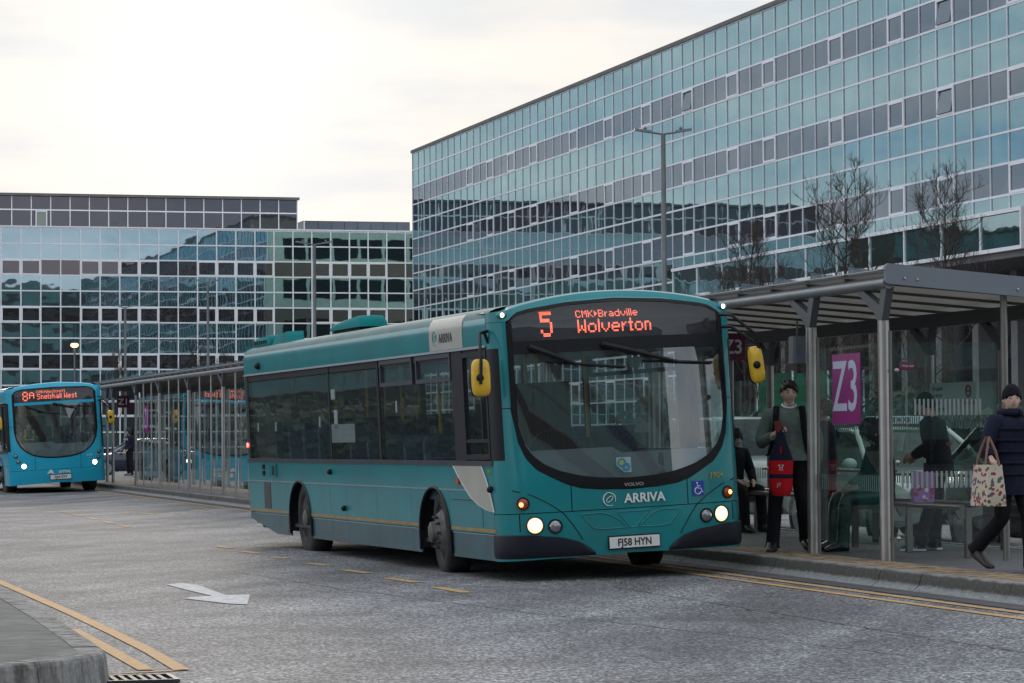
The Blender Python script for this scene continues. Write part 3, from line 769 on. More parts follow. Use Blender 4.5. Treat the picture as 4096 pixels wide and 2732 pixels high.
M_redlamp = lamp_mat("red_lamp", (1.0, 0.05, 0.03), 6.0)
M_marker = lamp_mat("lit_marker_lamp", (1.0, 0.72, 0.5), 2.5)
M_lens = mat("clear_lens", (0.25, 0.26, 0.27), 0.08, metal=0.6, coat=1.0, var=0.3, vscale=30)
M_yellow_plastic = mat("yellow_mirror_shell", (0.70, 0.43, 0.025), 0.38, coat=0.3, var=0.08)
M_plate = mat("white_plate", (0.72, 0.72, 0.70), 0.4)
M_platetext = mat("plate_black", (0.01, 0.01, 0.01), 0.5)
M_white_vinyl = mat("white_vinyl", (0.72, 0.74, 0.74), 0.4)
M_cream = mat("cream_vinyl", (0.46, 0.44, 0.38), 0.35, var=0.08, vscale=2, coat=0.3)
M_stripe = mat("gold_stripe", (0.38, 0.21, 0.05), 0.4, var=0.25, vscale=4)
M_gold = mat("gold_lettering", (0.42, 0.34, 0.05), 0.4)
M_seat = mat("blue_moquette", (0.03, 0.07, 0.12), 0.9, var=0.4, vscale=30)
M_dash_grey = mat("grey_dashboard", (0.10, 0.125, 0.14), 0.7, var=0.1)
M_inner = mat("interior_lining", (0.26, 0.27, 0.28), 0.7, var=0.1)
M_pole = mat("yellow_handrail", (0.50, 0.33, 0.03), 0.4)

def make_bus(root, o):
    """o: options"""
    body, low = o["paint"], o["skirt"]
    L, W = o["L"], o["W"]
    s1, S_ = W - 0.265, 1.5
    # plan outline of the nose, s counted from the centre line
    def plan(s):
        a = abs(s); sg = 1 if s >= 0 else -1
        if a <= 1.0:
            return (-0.10 * a * a, sg * a * s1)
        t = min(1.0, (a - 1.0) / 0.5); u = 1 - t
        P = [(-0.10, s1), (-0.135, s1 + 0.16), (-0.25, W), (-0.48, W)]
        c = [u ** 3, 3 * u * u * t, 3 * u * t * t, t ** 3]
        return (sum(k * p[0] for k, p in zip(c, P)), sg * sum(k * p[1] for k, p in zip(c, P)))
    def rake(s, z):
        r = -0.075 * max(0, z - 1.0) - 0.10 * max(0, 0.55 - z)
        k = max(0, z - 2.55) / 0.3
        return r - 0.10 * k * k * (1.6 if abs(s) < 1.2 else 1)
    def FP(s, z, off=0.0):
        x, y = plan(s); e = 1e-3
        x1, y1 = plan(s + e); x0, y0 = plan(s - e)
        n = Vector((y1 - y0, -(x1 - x0), 0)).normalized()
        f = 1.0 if abs(s) <= 1.0 else max(0.0, 1 - (abs(s) - 1.0) / 0.5)
        return Vector((x + rake(s, z) * f, y, z)) + n * off
    FY = lambda y, z, off=0.0: FP(y / s1, z, off)
    def patch(name, s_list, lo, hi, m, nz=6, off=0.0, parent=root, th=0.012, smooth=50):
        g = [[FP(s, lo(s) + (hi(s) - lo(s)) * j / (nz - 1), off) for j in range(nz)] for s in s_list]
        b = MB().sheet(g); 
        g2 = [[FP(s, lo(s) + (hi(s) - lo(s)) * j / (nz - 1), off - th) for j in range(nz)] for s in s_list]
        if th:
            nu, nv = len(g), nz; k0 = len(b.v)
            b.v += [tuple(p) for r in g2 for p in r]
            rim = [i * nv for i in range(nu)] + [(nu - 1) * nv + j for j in range(1, nv)] + [i * nv + nv - 1 for i in range(nu - 2, -1, -1)] + [j for j in range(nv - 2, 0, -1)]
            mm = len(rim)
            b.f += [(rim[i], rim[(i + 1) % mm], k0 + rim[(i + 1) % mm], k0 + rim[i]) for i in range(mm)]
        return b.build(name, m, parent, smooth)
    zside = o["roof_edge"]
    ztop = lambda s: zside + o["crown"] * max(0.0, 1 - (s / 1.16) ** 2)
    zbot = lambda s: 0.28 - 0.02 * abs(s)
    scr_lo = lambda s: interp(o["scr_black"], abs(s) * s1)
    scr_in = lambda s: interp(o["scr_glass"], abs(s) * s1)
    scr_hi = lambda s: interp(o["scr_top"], abs(s) * s1)
    sm = o["smax"]                      # half width of the glazed area, in s
    core_s = lin(-sm, sm, 41)
    # dark shell behind everything
    patch("nose_backing", lin(-1.5, 1.5, 41), lambda s: 0.34, lambda s: min(scr_lo(s), 1.3) + 0.01 if abs(s) < sm else ztop(s) - 0.04, M_gasket, 4, -0.02, th=0)
    # painted panels: gaps between them are real
    gp = 0.004
    zs = o["seam_z"]
    patch("front_arch", lin(-1.5, 1.5, 61), lambda s: scr_hi(s) if abs(s) < sm else o["arch_side"], ztop, body, 6)
    for sg in (-1, 1):
        nm = "windscreen_pillar"
        sl = [sg * v for v in lin(sm + 0.001, 1.5, 15)]
        qlo, qhi = 1.0, o["arch_side"] - gp
        patch(nm, sl, lambda s: o["pillar_lo"] + gp, lambda s: qhi, body, 12)
        patch("corner_panel", [sg * v for v in lin(0.61, 1.5, 30)], lambda s: zs + gp, lambda s: (min(scr_lo(s), o["pillar_lo"]) if abs(s) < sm else o["pillar_lo"]) - gp, body, 6)
    patch("front_flap", lin(-0.60, 0.60, 25), lambda s: zs + gp, lambda s: scr_lo(s) - gp, body, 5)
    fb = patch("front_lower_panel", lin(-1.5, 1.5, 61), lambda s: zbot(s), lambda s: zs - gp, body, 8)
    # windscreen surround, screen, header, destination glass
    hz0, hz1 = o["header"]
    patch("screen_surround", core_s, scr_lo, lambda s: max(scr_in(s), scr_lo(s) + 0.02), M_gasket, 4, 0.004)
    for sg in (-1, 1):
        patch("screen_surround", [sg * v for v in lin(sm - 0.065, sm, 5)], lambda s: max(scr_in(s), scr_lo(s) + 0.02), lambda s: scr_hi(s), M_gasket, 8, 0.005)
    inner = lin(-sm + 0.07, sm - 0.07, 37)
    ws = patch("windscreen", inner, scr_in, lambda s: hz0, M_screen, 14, -0.002, th=0)
    patch("header_bar", lin(-sm + 0.066, sm - 0.066, 37), lambda s: hz0, lambda s: hz1, o["header_mat"], 4, 0.006)
    patch("destination_window", inner, lambda s: hz1, lambda s: scr_hi(s) - 0.03, M_dest_glass, 5, -0.002, th=0)
    patch("screen_top_band", core_s, lambda s: scr_hi(s) - 0.032, scr_hi, M_gasket, 3, 0.003)
    # destination display
    db = MB(); db.sheet([[FP(s, z, -0.10) for z in (hz1 - 0.02, 2.60, scr_hi(s) + 0.0)] for s in lin(-sm + 0.02, sm - 0.02, 21)]); disp = db.build("destination_display", mat("display_black", (0.02, 0.02, 0.024), 0.6), root)
    lb_ = MB()
    for (t, y0, y1, z0, z1, th) in o["led"]:
        led_text(t, y0, y1, z0, z1, lambda u, v: FY(u, v, -0.092), lb_, th)
    lb_.build("led_lettering", M_led, disp)
    # corner bumpers
    for sg in (-1, 1):
        if not o["bumper"]: break
        bt = [(0.38, 0.30), (0.44, 0.355), (0.55, 0.42), (0.70, 0.465), (0.95, 0.495), (1.05, 0.505), (1.6, 0.52)]
        sl = [sg * v for v in lin(0.385, 1.5, 34)]
        b = MB(); g = []
        for s in sl:
            h = interp(bt, abs(s)); lo = 0.280
            g.append([FP(s, h, 0.002), FP(s, h - 0.010, 0.018), FP(s, (h * 2 + lo) / 3, 0.024), FP(s, (h + lo * 2) / 3, 0.024), FP(s, lo + 0.012, 0.018), FP(s, lo - 0.005, 0.0), FP(s, lo, -0.05)])
        b.sheet(g); n_ = 7; b.f.append(tuple(range(n_))); b.f.append(tuple(range((len(g) - 1) * n_, len(g) * n_)))
        b.build("bumper_corner", M_bumper, root, 45)
    # lamps on the nose
    for nm, y, z, r, m, deep in o["lamps"]:
        p = FY(y, z, 0.0); p2 = FY(y + 0.01, z); tx = (p2 - p).normalized(); nrm = tx.cross(Vector((0, 0, 1))).normalized(); nrm = -nrm if nrm.x < 0 else nrm
        M = frame(p, tx, Vector((0, 0, 1)), nrm)
        M = frame(p, nrm.orthogonal().normalized(), nrm.cross(nrm.orthogonal()).normalized(), nrm)
        bz = MB().lathe([(r * 1.18, -0.01), (r * 1.18, 0.008), (r * 1.12, 0.016), (r * 1.02, 0.012), (r, 0.0)], M, 24).build(nm, M_black if "ind" in nm or not o["bumper"] else body if False else M_black, root, 40)
        MB().lathe([(r * 1.01, 0.0), (r * 0.9, 0.014), (r * 0.6, 0.024), (0, 0.03)], M, 24).build("lens", m, bz, 60)
        if m in (M_lampwhite, M_lampwhite2): MB().ball(M @ Vector((0, 0, 0.016)), r * 0.48, 16, 10, (1, 1, 1) if False else (1, 1, 1)).build("bulb", M_bulb, bz, 60)
    # offside / nearside flanks
    zt, zc = o["waist"], o["cantrail"]
    arches = o["axles"]
    ar = o["arch_r"]
    def arch(x):
        h = 0.0
        for a in arches:
            d = abs(x - a)
            if d < ar: h = max(h, 0.46 + math.sqrt(ar * ar - d * d) * o["arch_k"])
        return h
    def skirt_lo(x):
        if x < -L + o["rear_cut"][0]: return max(arch(x), 0.25 + (o["rear_cut"][1] - 0.25) * ((-L + o["rear_cut"][0] - x) / o["rear_cut"][0]))
        return max(0.25, arch(x))
    zsk, zsm = o["skirt_z"], o["side_seam"]
    for sg in (-1, 1):
        yy = sg * W
        def spatch(name, x0, x1, lo, hi, m, n=None, y=yy, th=0.02, parent=root):
            n = n or max(2, int(abs(x1 - x0) / 0.05) + 1)
            xs_ = [x for x in lin(x0, x1, n)]
            rows = [[(x, y, lo(x)), (x, y, hi(x))] for x in xs_ if hi(x) - lo(x) > 0.004]
            # split where the arch swallows the panel
            runs, cur = [], []
            for x in xs_:
                if hi(x) - lo(x) > 0.004: cur.append([(x, y, lo(x)), (x, y, (lo(x) + hi(x)) / 2), (x, y, hi(x))])
                else:
                    if len(cur) > 1: runs.append(cur)
                    cur = []
            if len(cur) > 1: runs.append(cur)
            if not runs: return None
            for r in runs: MB().sheet(r, (0, -sg * th, 0)).build(name, m, parent)
        xs_ = o["panels"]
        for a, b_ in zip(xs_, xs_[1:]):
            if o["skirt_split"]:
                spatch("side_panel", a + gp, b_ - gp, lambda x: max(zsk + gp, arch(x)), lambda x: zsm - gp, body)
                spatch("skirt_panel", a + gp, b_ - gp, lambda x: skirt_lo(x), lambda x: zsk - gp, low, y=yy - sg * 0.012)
            else:
                spatch("side_panel", a + gp, b_ - gp, lambda x: skirt_lo(x), lambda x: zsm - gp, body)
        spatch("waist_panel", -L, -0.485, lambda x: zsm + gp, lambda x: zt - 0.03, body, 2)
        MB().box(-L, -0.45, min(yy, yy + sg * 0.012), max(yy, yy + sg * 0.012), zt - 0.03, zt + 0.02).build("waist_trim", M_trim, root)
        if o["skirt_split"]:
            spatch("stripe", -L, -0.45, lambda x: max(0.533, arch(x)), lambda x: 0.562, M_stripe, y=yy + sg * 0.003, th=0.002)
            spatch("panel_highlight_trim", -L, -0.485, lambda x: max(zsm - 0.004, arch(x)), lambda x: zsm + 0.012, mat("highlight_trim", (0.35, 0.5, 0.52), 0.25, metal=0.6), y=yy + sg * 0.006, th=0.006)  # pale seam trims that paint in the highlight along each panel top
            spatch("skirt_highlight_trim", -L + 0.3, -0.49, lambda x: max(zsk - 0.016, arch(x)), lambda x: zsk - 0.004, MATS["highlight_trim"], y=yy - sg * 0.008, th=0.004)
        # wheel-arch lips
        for a in arches:
            pts = [(a + ar * cos(t), yy, 0.46 + ar * o["arch_k"] * sin(t)) for t in lin(0, pi, 25)]
            pts = [(a + ar, yy, 0.28)] + pts + [(a - ar, yy, 0.28)]
            MB().tube(pts, 0.018, 6).build("arch_lip", M_black, root, 40)
        # cantrail panel, curving into the roof
        cb = MB(); prof = [(W, zc), (W, zside - 0.13), (W - 0.005, zside - 0.08), (W - 0.014, zside - 0.045)]
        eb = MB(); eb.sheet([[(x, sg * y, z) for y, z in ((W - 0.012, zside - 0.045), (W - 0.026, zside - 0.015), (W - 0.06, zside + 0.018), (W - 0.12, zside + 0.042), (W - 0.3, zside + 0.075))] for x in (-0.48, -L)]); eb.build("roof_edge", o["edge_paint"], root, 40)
        cb.sheet([[(x, sg * y, z) for y, z in prof] for x in (-0.48, -L)])
        cb.build("cantrail", body, root, 40)
        MB().box(-L + 0.02, -0.5, min(yy, yy + sg * 0.014), max(yy, yy + sg * 0.014), zc - 0.012, zc + 0.012).build("gutter_strip", mat("pale_trim", (0.5, 0.55, 0.56), 0.3, metal=0.4), root)
        # window band
        yg = yy - sg * 0.012
        posts = MB()
        for (x0, x1) in o["pillars"]:
            posts.box(x0, x1, *(sorted((yg - sg * 0.05, yg + sg * 0.004))), zt + 0.02, zc - 0.012)
        posts.box(-L, -0.48, *(sorted((yg - sg * 0.05, yg - sg * 0.004))), zc - 0.09, zc - 0.012)
        posts.build("window_pillars", M_black, root)
        for (x0, x1, hop) in o["windows"]:
            z1 = o["hopper_z"] if hop else zc - 0.09
            wn_ = MB().box(x0 + 0.02, x1 - 0.02, *(sorted((yg, yg - sg * 0.006))), zt + 0.03, z1 - 0.01).build("side_window", M_bus_glass, root)
            if hop:
                for (h0, h1) in hop:
                    f = MB(); ring(f, h0 - 0.04, h1 + 0.04, z1 - 0.03, zc - 0.02, 0.045, *(sorted((yg - sg * 0.03, yg + sg * 0.012)))); f = f.build("hopper_window", mat("hopper_frame", (0.035, 0.037, 0.05), 0.45), root)
                    MB().box(h0, h1, *(sorted((yg - sg * 0.012, yg - sg * 0.018))), z1 + 0.01, zc - 0.06).build("pane", M_bus_glass, f)
        # cab window on the offside, door glass on the kerb side
        x0, x1 = o["cab"]
        f = MB(); ring(f, x0, x1, zt + 0.03, zc - 0.04, 0.05, *(sorted((yg - sg * 0.03, yg + sg * 0.014)))); f = f.build("cab_window" if sg < 0 else "door_window", M_black, root)
        MB().box(x0 + 0.045, x1 - 0.045, *(sorted((yg - sg * 0.01, yg - sg * 0.016))), zt + 0.07, zc - 0.085).build("pane", M_bus_glass, f)
        if sg < 0:
            b = MB(); b.box(x0 + 0.05, x1 - 0.05, *(sorted((yg, yg + sg * 0.01))), zt + 0.20, zt + 0.235); b.box(x0 + 0.62, x0 + 0.66, *(sorted((yg, yg + sg * 0.01))), zt + 0.235, zc - 0.09); b.build("slider_bar", M_black, f)
    for sg in (-1, 1):
        patch("quarter_window", [sg * v for v in lin(1.27, 1.5, 9)], lambda s: zt + 0.02, lambda s: zc - 0.03, M_gasket, 8, 0.004)
    # roof, rear, floor, inner lining
    rs = [(-W + 0.3 + (2 * W - 0.6) * i / 16, 0) for i in range(17)]
    crown = lambda y: zside + 0.075 + 0.015 * (1 - (y / (W - 0.3)) ** 2)
    rb_ = MB().sheet([[(x, y, crown(y)) for y, _ in rs] for x in (-0.5, -L)]); rb_.build("roof", o["roof_paint"], root, 60)
    # dome joining the front arch to the roof
    ss = lin(-1.5, 1.5, 61)
    d_rows = []
    for s in ss:
        a = FP(s, ztop(s)); y = max(-W + 0.06, min(W - 0.06, a.y)); zz = crown(max(-W + 0.3, min(W - 0.3, y))) if abs(y) < W - 0.3 else interp([(W - 0.3, zside + 0.075), (W - 0.12, zside + 0.04), (W - 0.06, zside + 0.015)], abs(y))
        e_ = Vector((-1.1, y, zz)); 
        d_rows.append([a, a.lerp(e_, 0.08) + Vector((0, 0, 0.02 * (a.z > zside + 0.02))), a.lerp(e_, 0.5), e_])
    MB().sheet(d_rows).build("roof_dome", body, root, 60)
    MB().box(-L - 0.04, -L + 0.02, -W + 0.01, W - 0.01, o["rear_cut"][1], zc + 0.12).build("rear_panel", body, root)
    MB().sheet([[(-L - 0.02, y, z) for z in (zc + 0.12, zside - 0.05, crown(0) - 0.02)] for y in (-W + 0.03, 0, W - 0.03)]).build("rear_dome", body, root)
    MB().box(-L + 0.3, -0.4, -W + 0.1, W - 0.1, 0.30, 0.34).build("chassis", M_under, root)
    for a in arches:
        for sg in (-1, 1):
            pts = [(a + (ar + 0.02) * cos(t), 0.46 + (ar + 0.02) * o["arch_k"] * sin(t)) for t in lin(-0.3, pi + 0.3, 17)]
            MB().sheet([[(x, sg * (W - 0.02), z), (x, sg * (W - 0.62), z)] for x, z in pts]).build("wheel_housing", M_under, root)
            MB().box(a - ar, a + ar, *(sorted((sg * (W - 0.60), sg * (W - 0.62)))), 0.3, 1.0).build("wheel_housing_wall", M_under, root)
    MB().box(-L + 0.1, -0.6, -W + 0.06, W - 0.06, 0.90 if False else 0.36, 0.40).build("floor", mat("cabin_floor", (0.05, 0.05, 0.055), 0.8), root)
    MB().box(-L + 0.05, -0.6, -W + 0.15, W - 0.15, zc + 0.10, zc + 0.13).build("ceiling", M_inner, root)
    for sg in (-1, 1):
        MB().box(-L + 0.05, -0.5, *(sorted((sg * (W - 0.03), sg * (W - 0.06)))), 1.0, zt).build("side_lining", M_inner, root)
        MB().box(-L + 0.05, -0.6, *(sorted((sg * (W - 0.06), sg * (W - 0.16)))), zc - 0.08, zc + 0.10).build("luggage_cove", M_inner, root)
    MB().box(-L + 0.06, -L + 0.12, -W + 0.06, W - 0.06, 0.4, zc).build("rear_lining", M_inner, root)
    # seats and poles
    sb = MB(); sb.box(-0.22, 0.22, -0.22, 0.22, 0.42, 0.52, ch=0.05); sb.prism([(-0.20, -0.22, 0.50), (-0.26, -0.22, 1.02), (-0.22, -0.18, 1.10), (-0.18, -0.22, 1.04), (-0.12, -0.22, 0.52)], (0, 0.44, 0)); sb.box(-0.05, 0.05, -0.05, 0.05, 0.0, 0.42)
    seat = sb.mesh("seat", M_seat)
    nrow = int((L - 3.6) / 0.82)
    for i in range(nrow):
        for y in (-0.98, -0.52, 0.52, 0.98):
            link("seat", seat, root, Matrix.Translation((-3.0 - i * 0.82, y * W / 1.265, 0.40 if i < 5 else 0.62)))
    for i in range(int(L / 2)):
        for y in (-0.33, 0.33):
            MB().tube([(-2.2 - i * 1.7, y, 0.4), (-2.2 - i * 1.7, y, zc + 0.1)], 0.018, 8).build("pole", M_pole, root)
    # driver's dash, wheel and cab screen
    dsh = MB(); g = []
    for s in lin(-sm + 0.12, sm - 0.12, 21):
        a = FP(s, 1.02, -0.10); g.append([FP(s, 0.8, -0.05), FP(s, scr_in(s) - 0.01 + 0.02, -0.06), (a.x - 0.12, a.y, 1.26 + 0.06 * (s < 0)), (a.x - 0.38, a.y, 1.20 if s < 0 else 1.05), (a.x - 0.42, a.y, 0.6)])
    dsh.sheet(g).build("dashboard", M_dash_grey, root, 40)
    st = MB(); c_ = Vector((-0.72, -0.55, 1.32)); st.tube([c_ + Vector((0.10 * sin(t) * 0.6, 0.23 * cos(t), 0.20 * sin(t))) for t in lin(0, 2 * pi, 25)], 0.018, 8, cap=False)
    st.tube([c_, c_ + Vector((0.1, 0, -0.35))], 0.03, 8); st.build("steering_wheel", M_black, root, 40)
    MB().box(-1.5, -1.46, -W + 0.15, -0.1, 0.4, 2.0).build("cab_partition", M_black, root)
    MB().box(-0.95, -0.9, -0.12, 0.2, 1.05, 1.42).build("ticket_machine", M_black, root)
    # wipers
    for pv, el, b0, b1 in o["wipers"]:
        w_ = MB(); w_.tube([FY(*pv, 0.03), FY((pv[0] + el[0]) / 2, (pv[1] + el[1]) / 2, 0.05), FY(*el, 0.035)], [0.034, 0.028, 0.018], 6)
        w_.ball(FY(*pv, 0.02), 0.035, 10, 6)
        n = 9; w_.tube([FY(b0[0] + (b1[0] - b0[0]) * i / n, b0[1] + (b1[1] - b0[1]) * i / n, 0.022) for i in range(n + 1)], 0.016, 6)
        w_.build("wiper", M_black, root, 40)
    # mirrors
    for nm, c, hw, hh, tilt, arms in o["mirrors"]:
        M = Matrix.Translation(c) @ Matrix.Rotation(tilt, 4, 'X')
        outl = []
        for k in range(24):
            t = 2 * pi * k / 24; e_ = 4.0
            outl.append((math.copysign(abs(cos(t)) ** (2 / e_), cos(t)) * hw, math.copysign(abs(sin(t)) ** (2 / e_), sin(t)) * hh))
        b = MB(); nn = 24
        V = []; 
        for (x, k) in ((-0.035, 0.96), (0.0, 1.0), (0.035, 0.97), (0.055, 0.86), (0.062, 0.5)):
            V += [M @ Vector((x, y * k, z * k)) for y, z in outl]
        F = [(i * nn + k, i * nn + (k + 1) % nn, (i + 1) * nn + (k + 1) % nn, (i + 1) * nn + k) for i in range(4) for k in range(nn)]
        F += [tuple(range(nn))[::-1], tuple(range(4 * nn, 5 * nn))]
        b.add(V, F); mo = b.build("mirror", M_yellow_plastic, root, 50)
        V = [M @ Vector((-0.037, y * 0.9, z * 0.93)) for y, z in outl]; MB().add(V, [tuple(range(nn))]).build("mirror_glass", mat("mirror_silver", (0.6, 0.6, 0.62), 0.03, metal=1.0), mo)
        V = [M @ Vector((-0.036 - 0.03 * (j == 1), y * 1.02, z * 1.01)) for j in (0, 1) for y, z in outl]
        MB().add(V, [(k, (k + 1) % nn, nn + (k + 1) % nn, nn + k) for k in range(nn)] + [tuple(range(nn, 2 * nn))]).build("mirror_rear_shell", M_black, mo, 40)
        MB().ball(M @ Vector((0.055, -hw * 0.25, 0)), 0.04, 12, 8).build("mirror_joint", M_black, mo, 60)
        for a in arms: MB().tube(a, 0.016, 8).build("mirror_arm", M_black, mo, 40)
    # number plate
    py, pz, pw, ph, ptxt = o["plate"]
    a, b_ = FY(py - pw / 2, pz, 0.02), FY(py + pw / 2, pz, 0.02); xm = max(a.x, FY(py, pz, 0.012).x) + 0.004
    pl_ = MB().box(xm, xm + 0.008, py - pw / 2, py + pw / 2, pz - ph / 2, pz + ph / 2).build("number_plate", M_plate, root)
    MB().box(xm - 0.006, xm - 0.001, py - pw / 2 - 0.01, py + pw / 2 + 0.01, pz - ph / 2 - 0.012, pz + ph / 2 + 0.012).build("plate_holder", M_black, pl_)
    text("plate_lettering", ptxt, M_platetext, pl_, (xm + 0.010, py, pz - 0.004), (0, 1, 0), (0, 0, 1), ph * 0.92, sx=o.get("plate_sx", 0.95), bold=0.002)
    # wheels
    for a in arches:
        front = a == max(arches)
        for sg in (-1, 1):
            dz = -o["ride"] if sg > 0 else 0.0
            bus_wheel(root, a, sg * (W - 0.06 if front else W - 0.07), 0.48 + dz, sg, deep=not front, steer=o["steer"] if front else 0.0)
            if not front: pass
    return dict(FY=FY, FP=FP, patch=patch)

def bus_matrix(X, Y, yaw, pitch, roll, z0=0.0):
    f = Vector((sin(yaw), -cos(yaw), 0)); l = Vector((cos(yaw), sin(yaw), 0)); u = Vector((0, 0, 1))
    f2 = f * cos(pitch) + u * sin(pitch); u2 = u * cos(pitch) - f * sin(pitch)
    l3 = l * cos(roll) + u2 * sin(roll); u3 = u2 * cos(roll) - l * sin(roll)
    return frame((X, Y, z0), f2, l3, u3)

# ---- the teal bus
bus = thing("bus", "teal single-deck bus with yellow mirrors pulling out from the shelter, route 5 lit", "bus", bus_matrix(1.196, 28.274, 0.2993, 0.0021, 0.0447))
M_teal = mat("teal_bus_paint", (0.007, 0.225, 0.248), 0.28, coat=0.35, spec=0.35, var=0.10, vscale=1.2, bump=0.03, bscale=3, dirt=(0.035, 0.13, 0.13), dscale=1.6, damt=0.5)
M_skirt = mat("dark_teal_skirt", (0.016, 0.092, 0.115), 0.34, coat=0.4, var=0.22, vscale=2.5, bump=0.05, bscale=2.5, dirt=(0.035, 0.055, 0.06), dscale=2.4, damt=0.7)
M_teal_matt = mat("weathered_teal_roof", (0.008, 0.20, 0.205), 0.65, spec=0.12, var=0.15, vscale=1.5)
M_edge = mat("roof_edge_highlight", (0.20, 0.27, 0.265), 0.7, spec=0.12, var=0.12, vscale=2)  # roof edge coloured paler to paint in the soft highlight along its curve
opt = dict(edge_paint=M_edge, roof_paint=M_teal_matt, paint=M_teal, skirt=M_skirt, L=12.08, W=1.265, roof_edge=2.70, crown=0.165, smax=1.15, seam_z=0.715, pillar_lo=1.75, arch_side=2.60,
  scr_black=[(0, .903), (.3, .915), (.5, .937), (.65, .985), (.8, 1.065), (.93, 1.14), (1.03, 1.26), (1.10, 1.42), (1.145, 1.68), (1.16, 1.75)],
  scr_glass=[(0, 1.015), (.3, 1.03), (.5, 1.06), (.7, 1.115), (.85, 1.185), (.97, 1.29), (1.05, 1.43), (1.10, 1.65), (1.16, 1.8)],
  scr_top=[(0, 2.795), (.5, 2.77), (.9, 2.715), (1.0, 2.69), (1.08, 2.645), (1.12, 2.60), (1.16, 2.55)],
  header=(2.275, 2.40), header_mat=M_black, bumper=True,
  led=[("5", -0.775, -0.655, 2.435, 2.685, 3), ("CMK>Bradville", -0.407, 0.251, 2.610, 2.682, 1), ("Wolverton", -0.399, 0.386, 2.460, 2.590, 2)],
  lamps=[("headlamp", -0.974, 0.596, 0.075, M_lampwhite, 0), ("headlamp", -0.778, 0.578, 0.062, M_lens, 0), ("headlamp", 0.971, 0.600, 0.075, M_lampwhite, 0), ("headlamp", 0.801, 0.593, 0.062, M_lens, 0),
         ("indicator", -1.085, 0.814, 0.055, M_amber_dark, 0), ("indicator", 1.06, 0.808, 0.055, M_amber_dark, 0)],
  waist=1.222, cantrail=2.372, axles=[-2.68, -9.03], arch_r=0.60, arch_k=0.83, rear_cut=(1.6, 0.42), skirt_z=0.515, side_seam=0.935, skirt_split=True,
  panels=[-12.08, -10.72, -9.81, -8.43, -7.365, -6.55, -5.10, -3.60, -2.087, -0.485],
  pillars=[(-12.08, -11.92), (-7.27, -7.21), (-4.90, -4.82), (-1.79, -1.40)],
  windows=[(-11.94, -7.26, None), (-7.22, -4.89, None), (-4.83, -1.79, [(-4.68, -3.37), (-3.14, -1.86)])], hopper_z=2.09, cab=(-1.40, -0.52),
  wipers=[((-0.896, 2.335), (-0.45, 2.145), (-0.769, 2.188), (0.019, 2.10)), ((-0.176, 2.33), (0.60, 2.125), (0.218, 2.154), (0.978, 2.106))],
  mirrors=[("o", (-0.10, -1.45, 2.06), 0.092, 0.185, 0.0, [[(-0.42, -1.26, 2.52), (-0.36, -1.36, 2.50), (-0.10, -1.44, 2.33), (-0.02, -1.46, 2.22), (-0.02, -1.475, 2.0)], [(-0.42, -1.26, 2.40), (-0.42, -1.30, 2.52)]]),
           ("n", (0.10, 1.35, 2.06), 0.070, 0.185, 0.10, [[(-0.1, 1.06, 2.58), (0.05, 1.13, 2.565), (0.15, 1.345, 2.36), (0.14, 1.37, 2.21), (0.13, 1.40, 1.89)], [(-0.1, 1.08, 2.455), (0.05, 1.12, 2.45), (0.15, 1.34, 2.27)]])],
  plate=(0.01, 0.385, 0.52, 0.11, "FJ58 HYN"), plate_sx=0.86, ride=0.045, steer=-0.10)
H_ = make_bus(bus, opt)
FY, FP, patch = H_["FY"], H_["FP"], H_["patch"]
W_ = 1.265
# lit bulbs inside the round indicators
for y, z in ((-1.10, 0.805), (1.075, 0.81)): MB().ball(FY(y, z, 0.022), 0.022, 10, 8).build("indicator_bulb", M_amber, bus, 60)
# roof-corner marker lamps
for sg in (-1, 1):
    p = FP(sg * 1.19, 2.665, 0.0)
    h = MB().ball(p, 0.045, 12, 8, (1, 1.3, 0.8)).build("marker_lamp", M_teal, bus, 60)
    MB().ball(p + Vector((0.03, sg * 0.004, 0)), 0.024, 10, 8).build("lens", M_marker, h, 60)
# lower-panel grille ribs
ribs = [[(-0.52, 0.68), (-0.32, 0.685), (-0.22, 0.66), (-0.13, 0.60), (-0.05, 0.53), (-0.30, 0.525), (-0.40, 0.54), (-0.52, 0.68)],
        [(-0.15, 0.685), (0.18, 0.685), (0.03, 0.53), (-0.02, 0.53), (-0.15, 0.685)],
        [(0.52, 0.68), (0.32, 0.685), (0.22, 0.66), (0.14, 0.60), (0.07, 0.53), (0.30, 0.525), (0.40, 0.54), (0.52, 0.68)]]
for r in ribs:
    P = []
    for a, b_ in zip(r, r[1:]): P += [FY(a[0] + (b_[0] - a[0]) * t / 5, a[1] + (b_[1] - a[1]) * t / 5, 0.001) for t in range(5)]
    MB().tube(P + [FY(*r[-1], 0.001)], 0.007, 6).build("panel_rib", M_teal, bus, 60)
# curved panel joints round the lamps
for sg in (-1, 1):
    c = [(1.30, 0.945), (1.15, 0.935), (0.996, 0.894), (0.84, 0.81), (0.694, 0.705), (0.60, 0.58), (0.509, 0.436)]
    P = [FY(sg * min(1.2, y), z, 0.0015) for y, z in c]
    MB().tube(P, 0.005, 6).build("panel_joint", M_gasket, bus, 60)
    MB().tube([FY(sg * 1.13, 0.71, 0.0), FY(sg * 1.13, 0.54, 0.0)], 0.005, 6).build("panel_joint", M_gasket, bus)
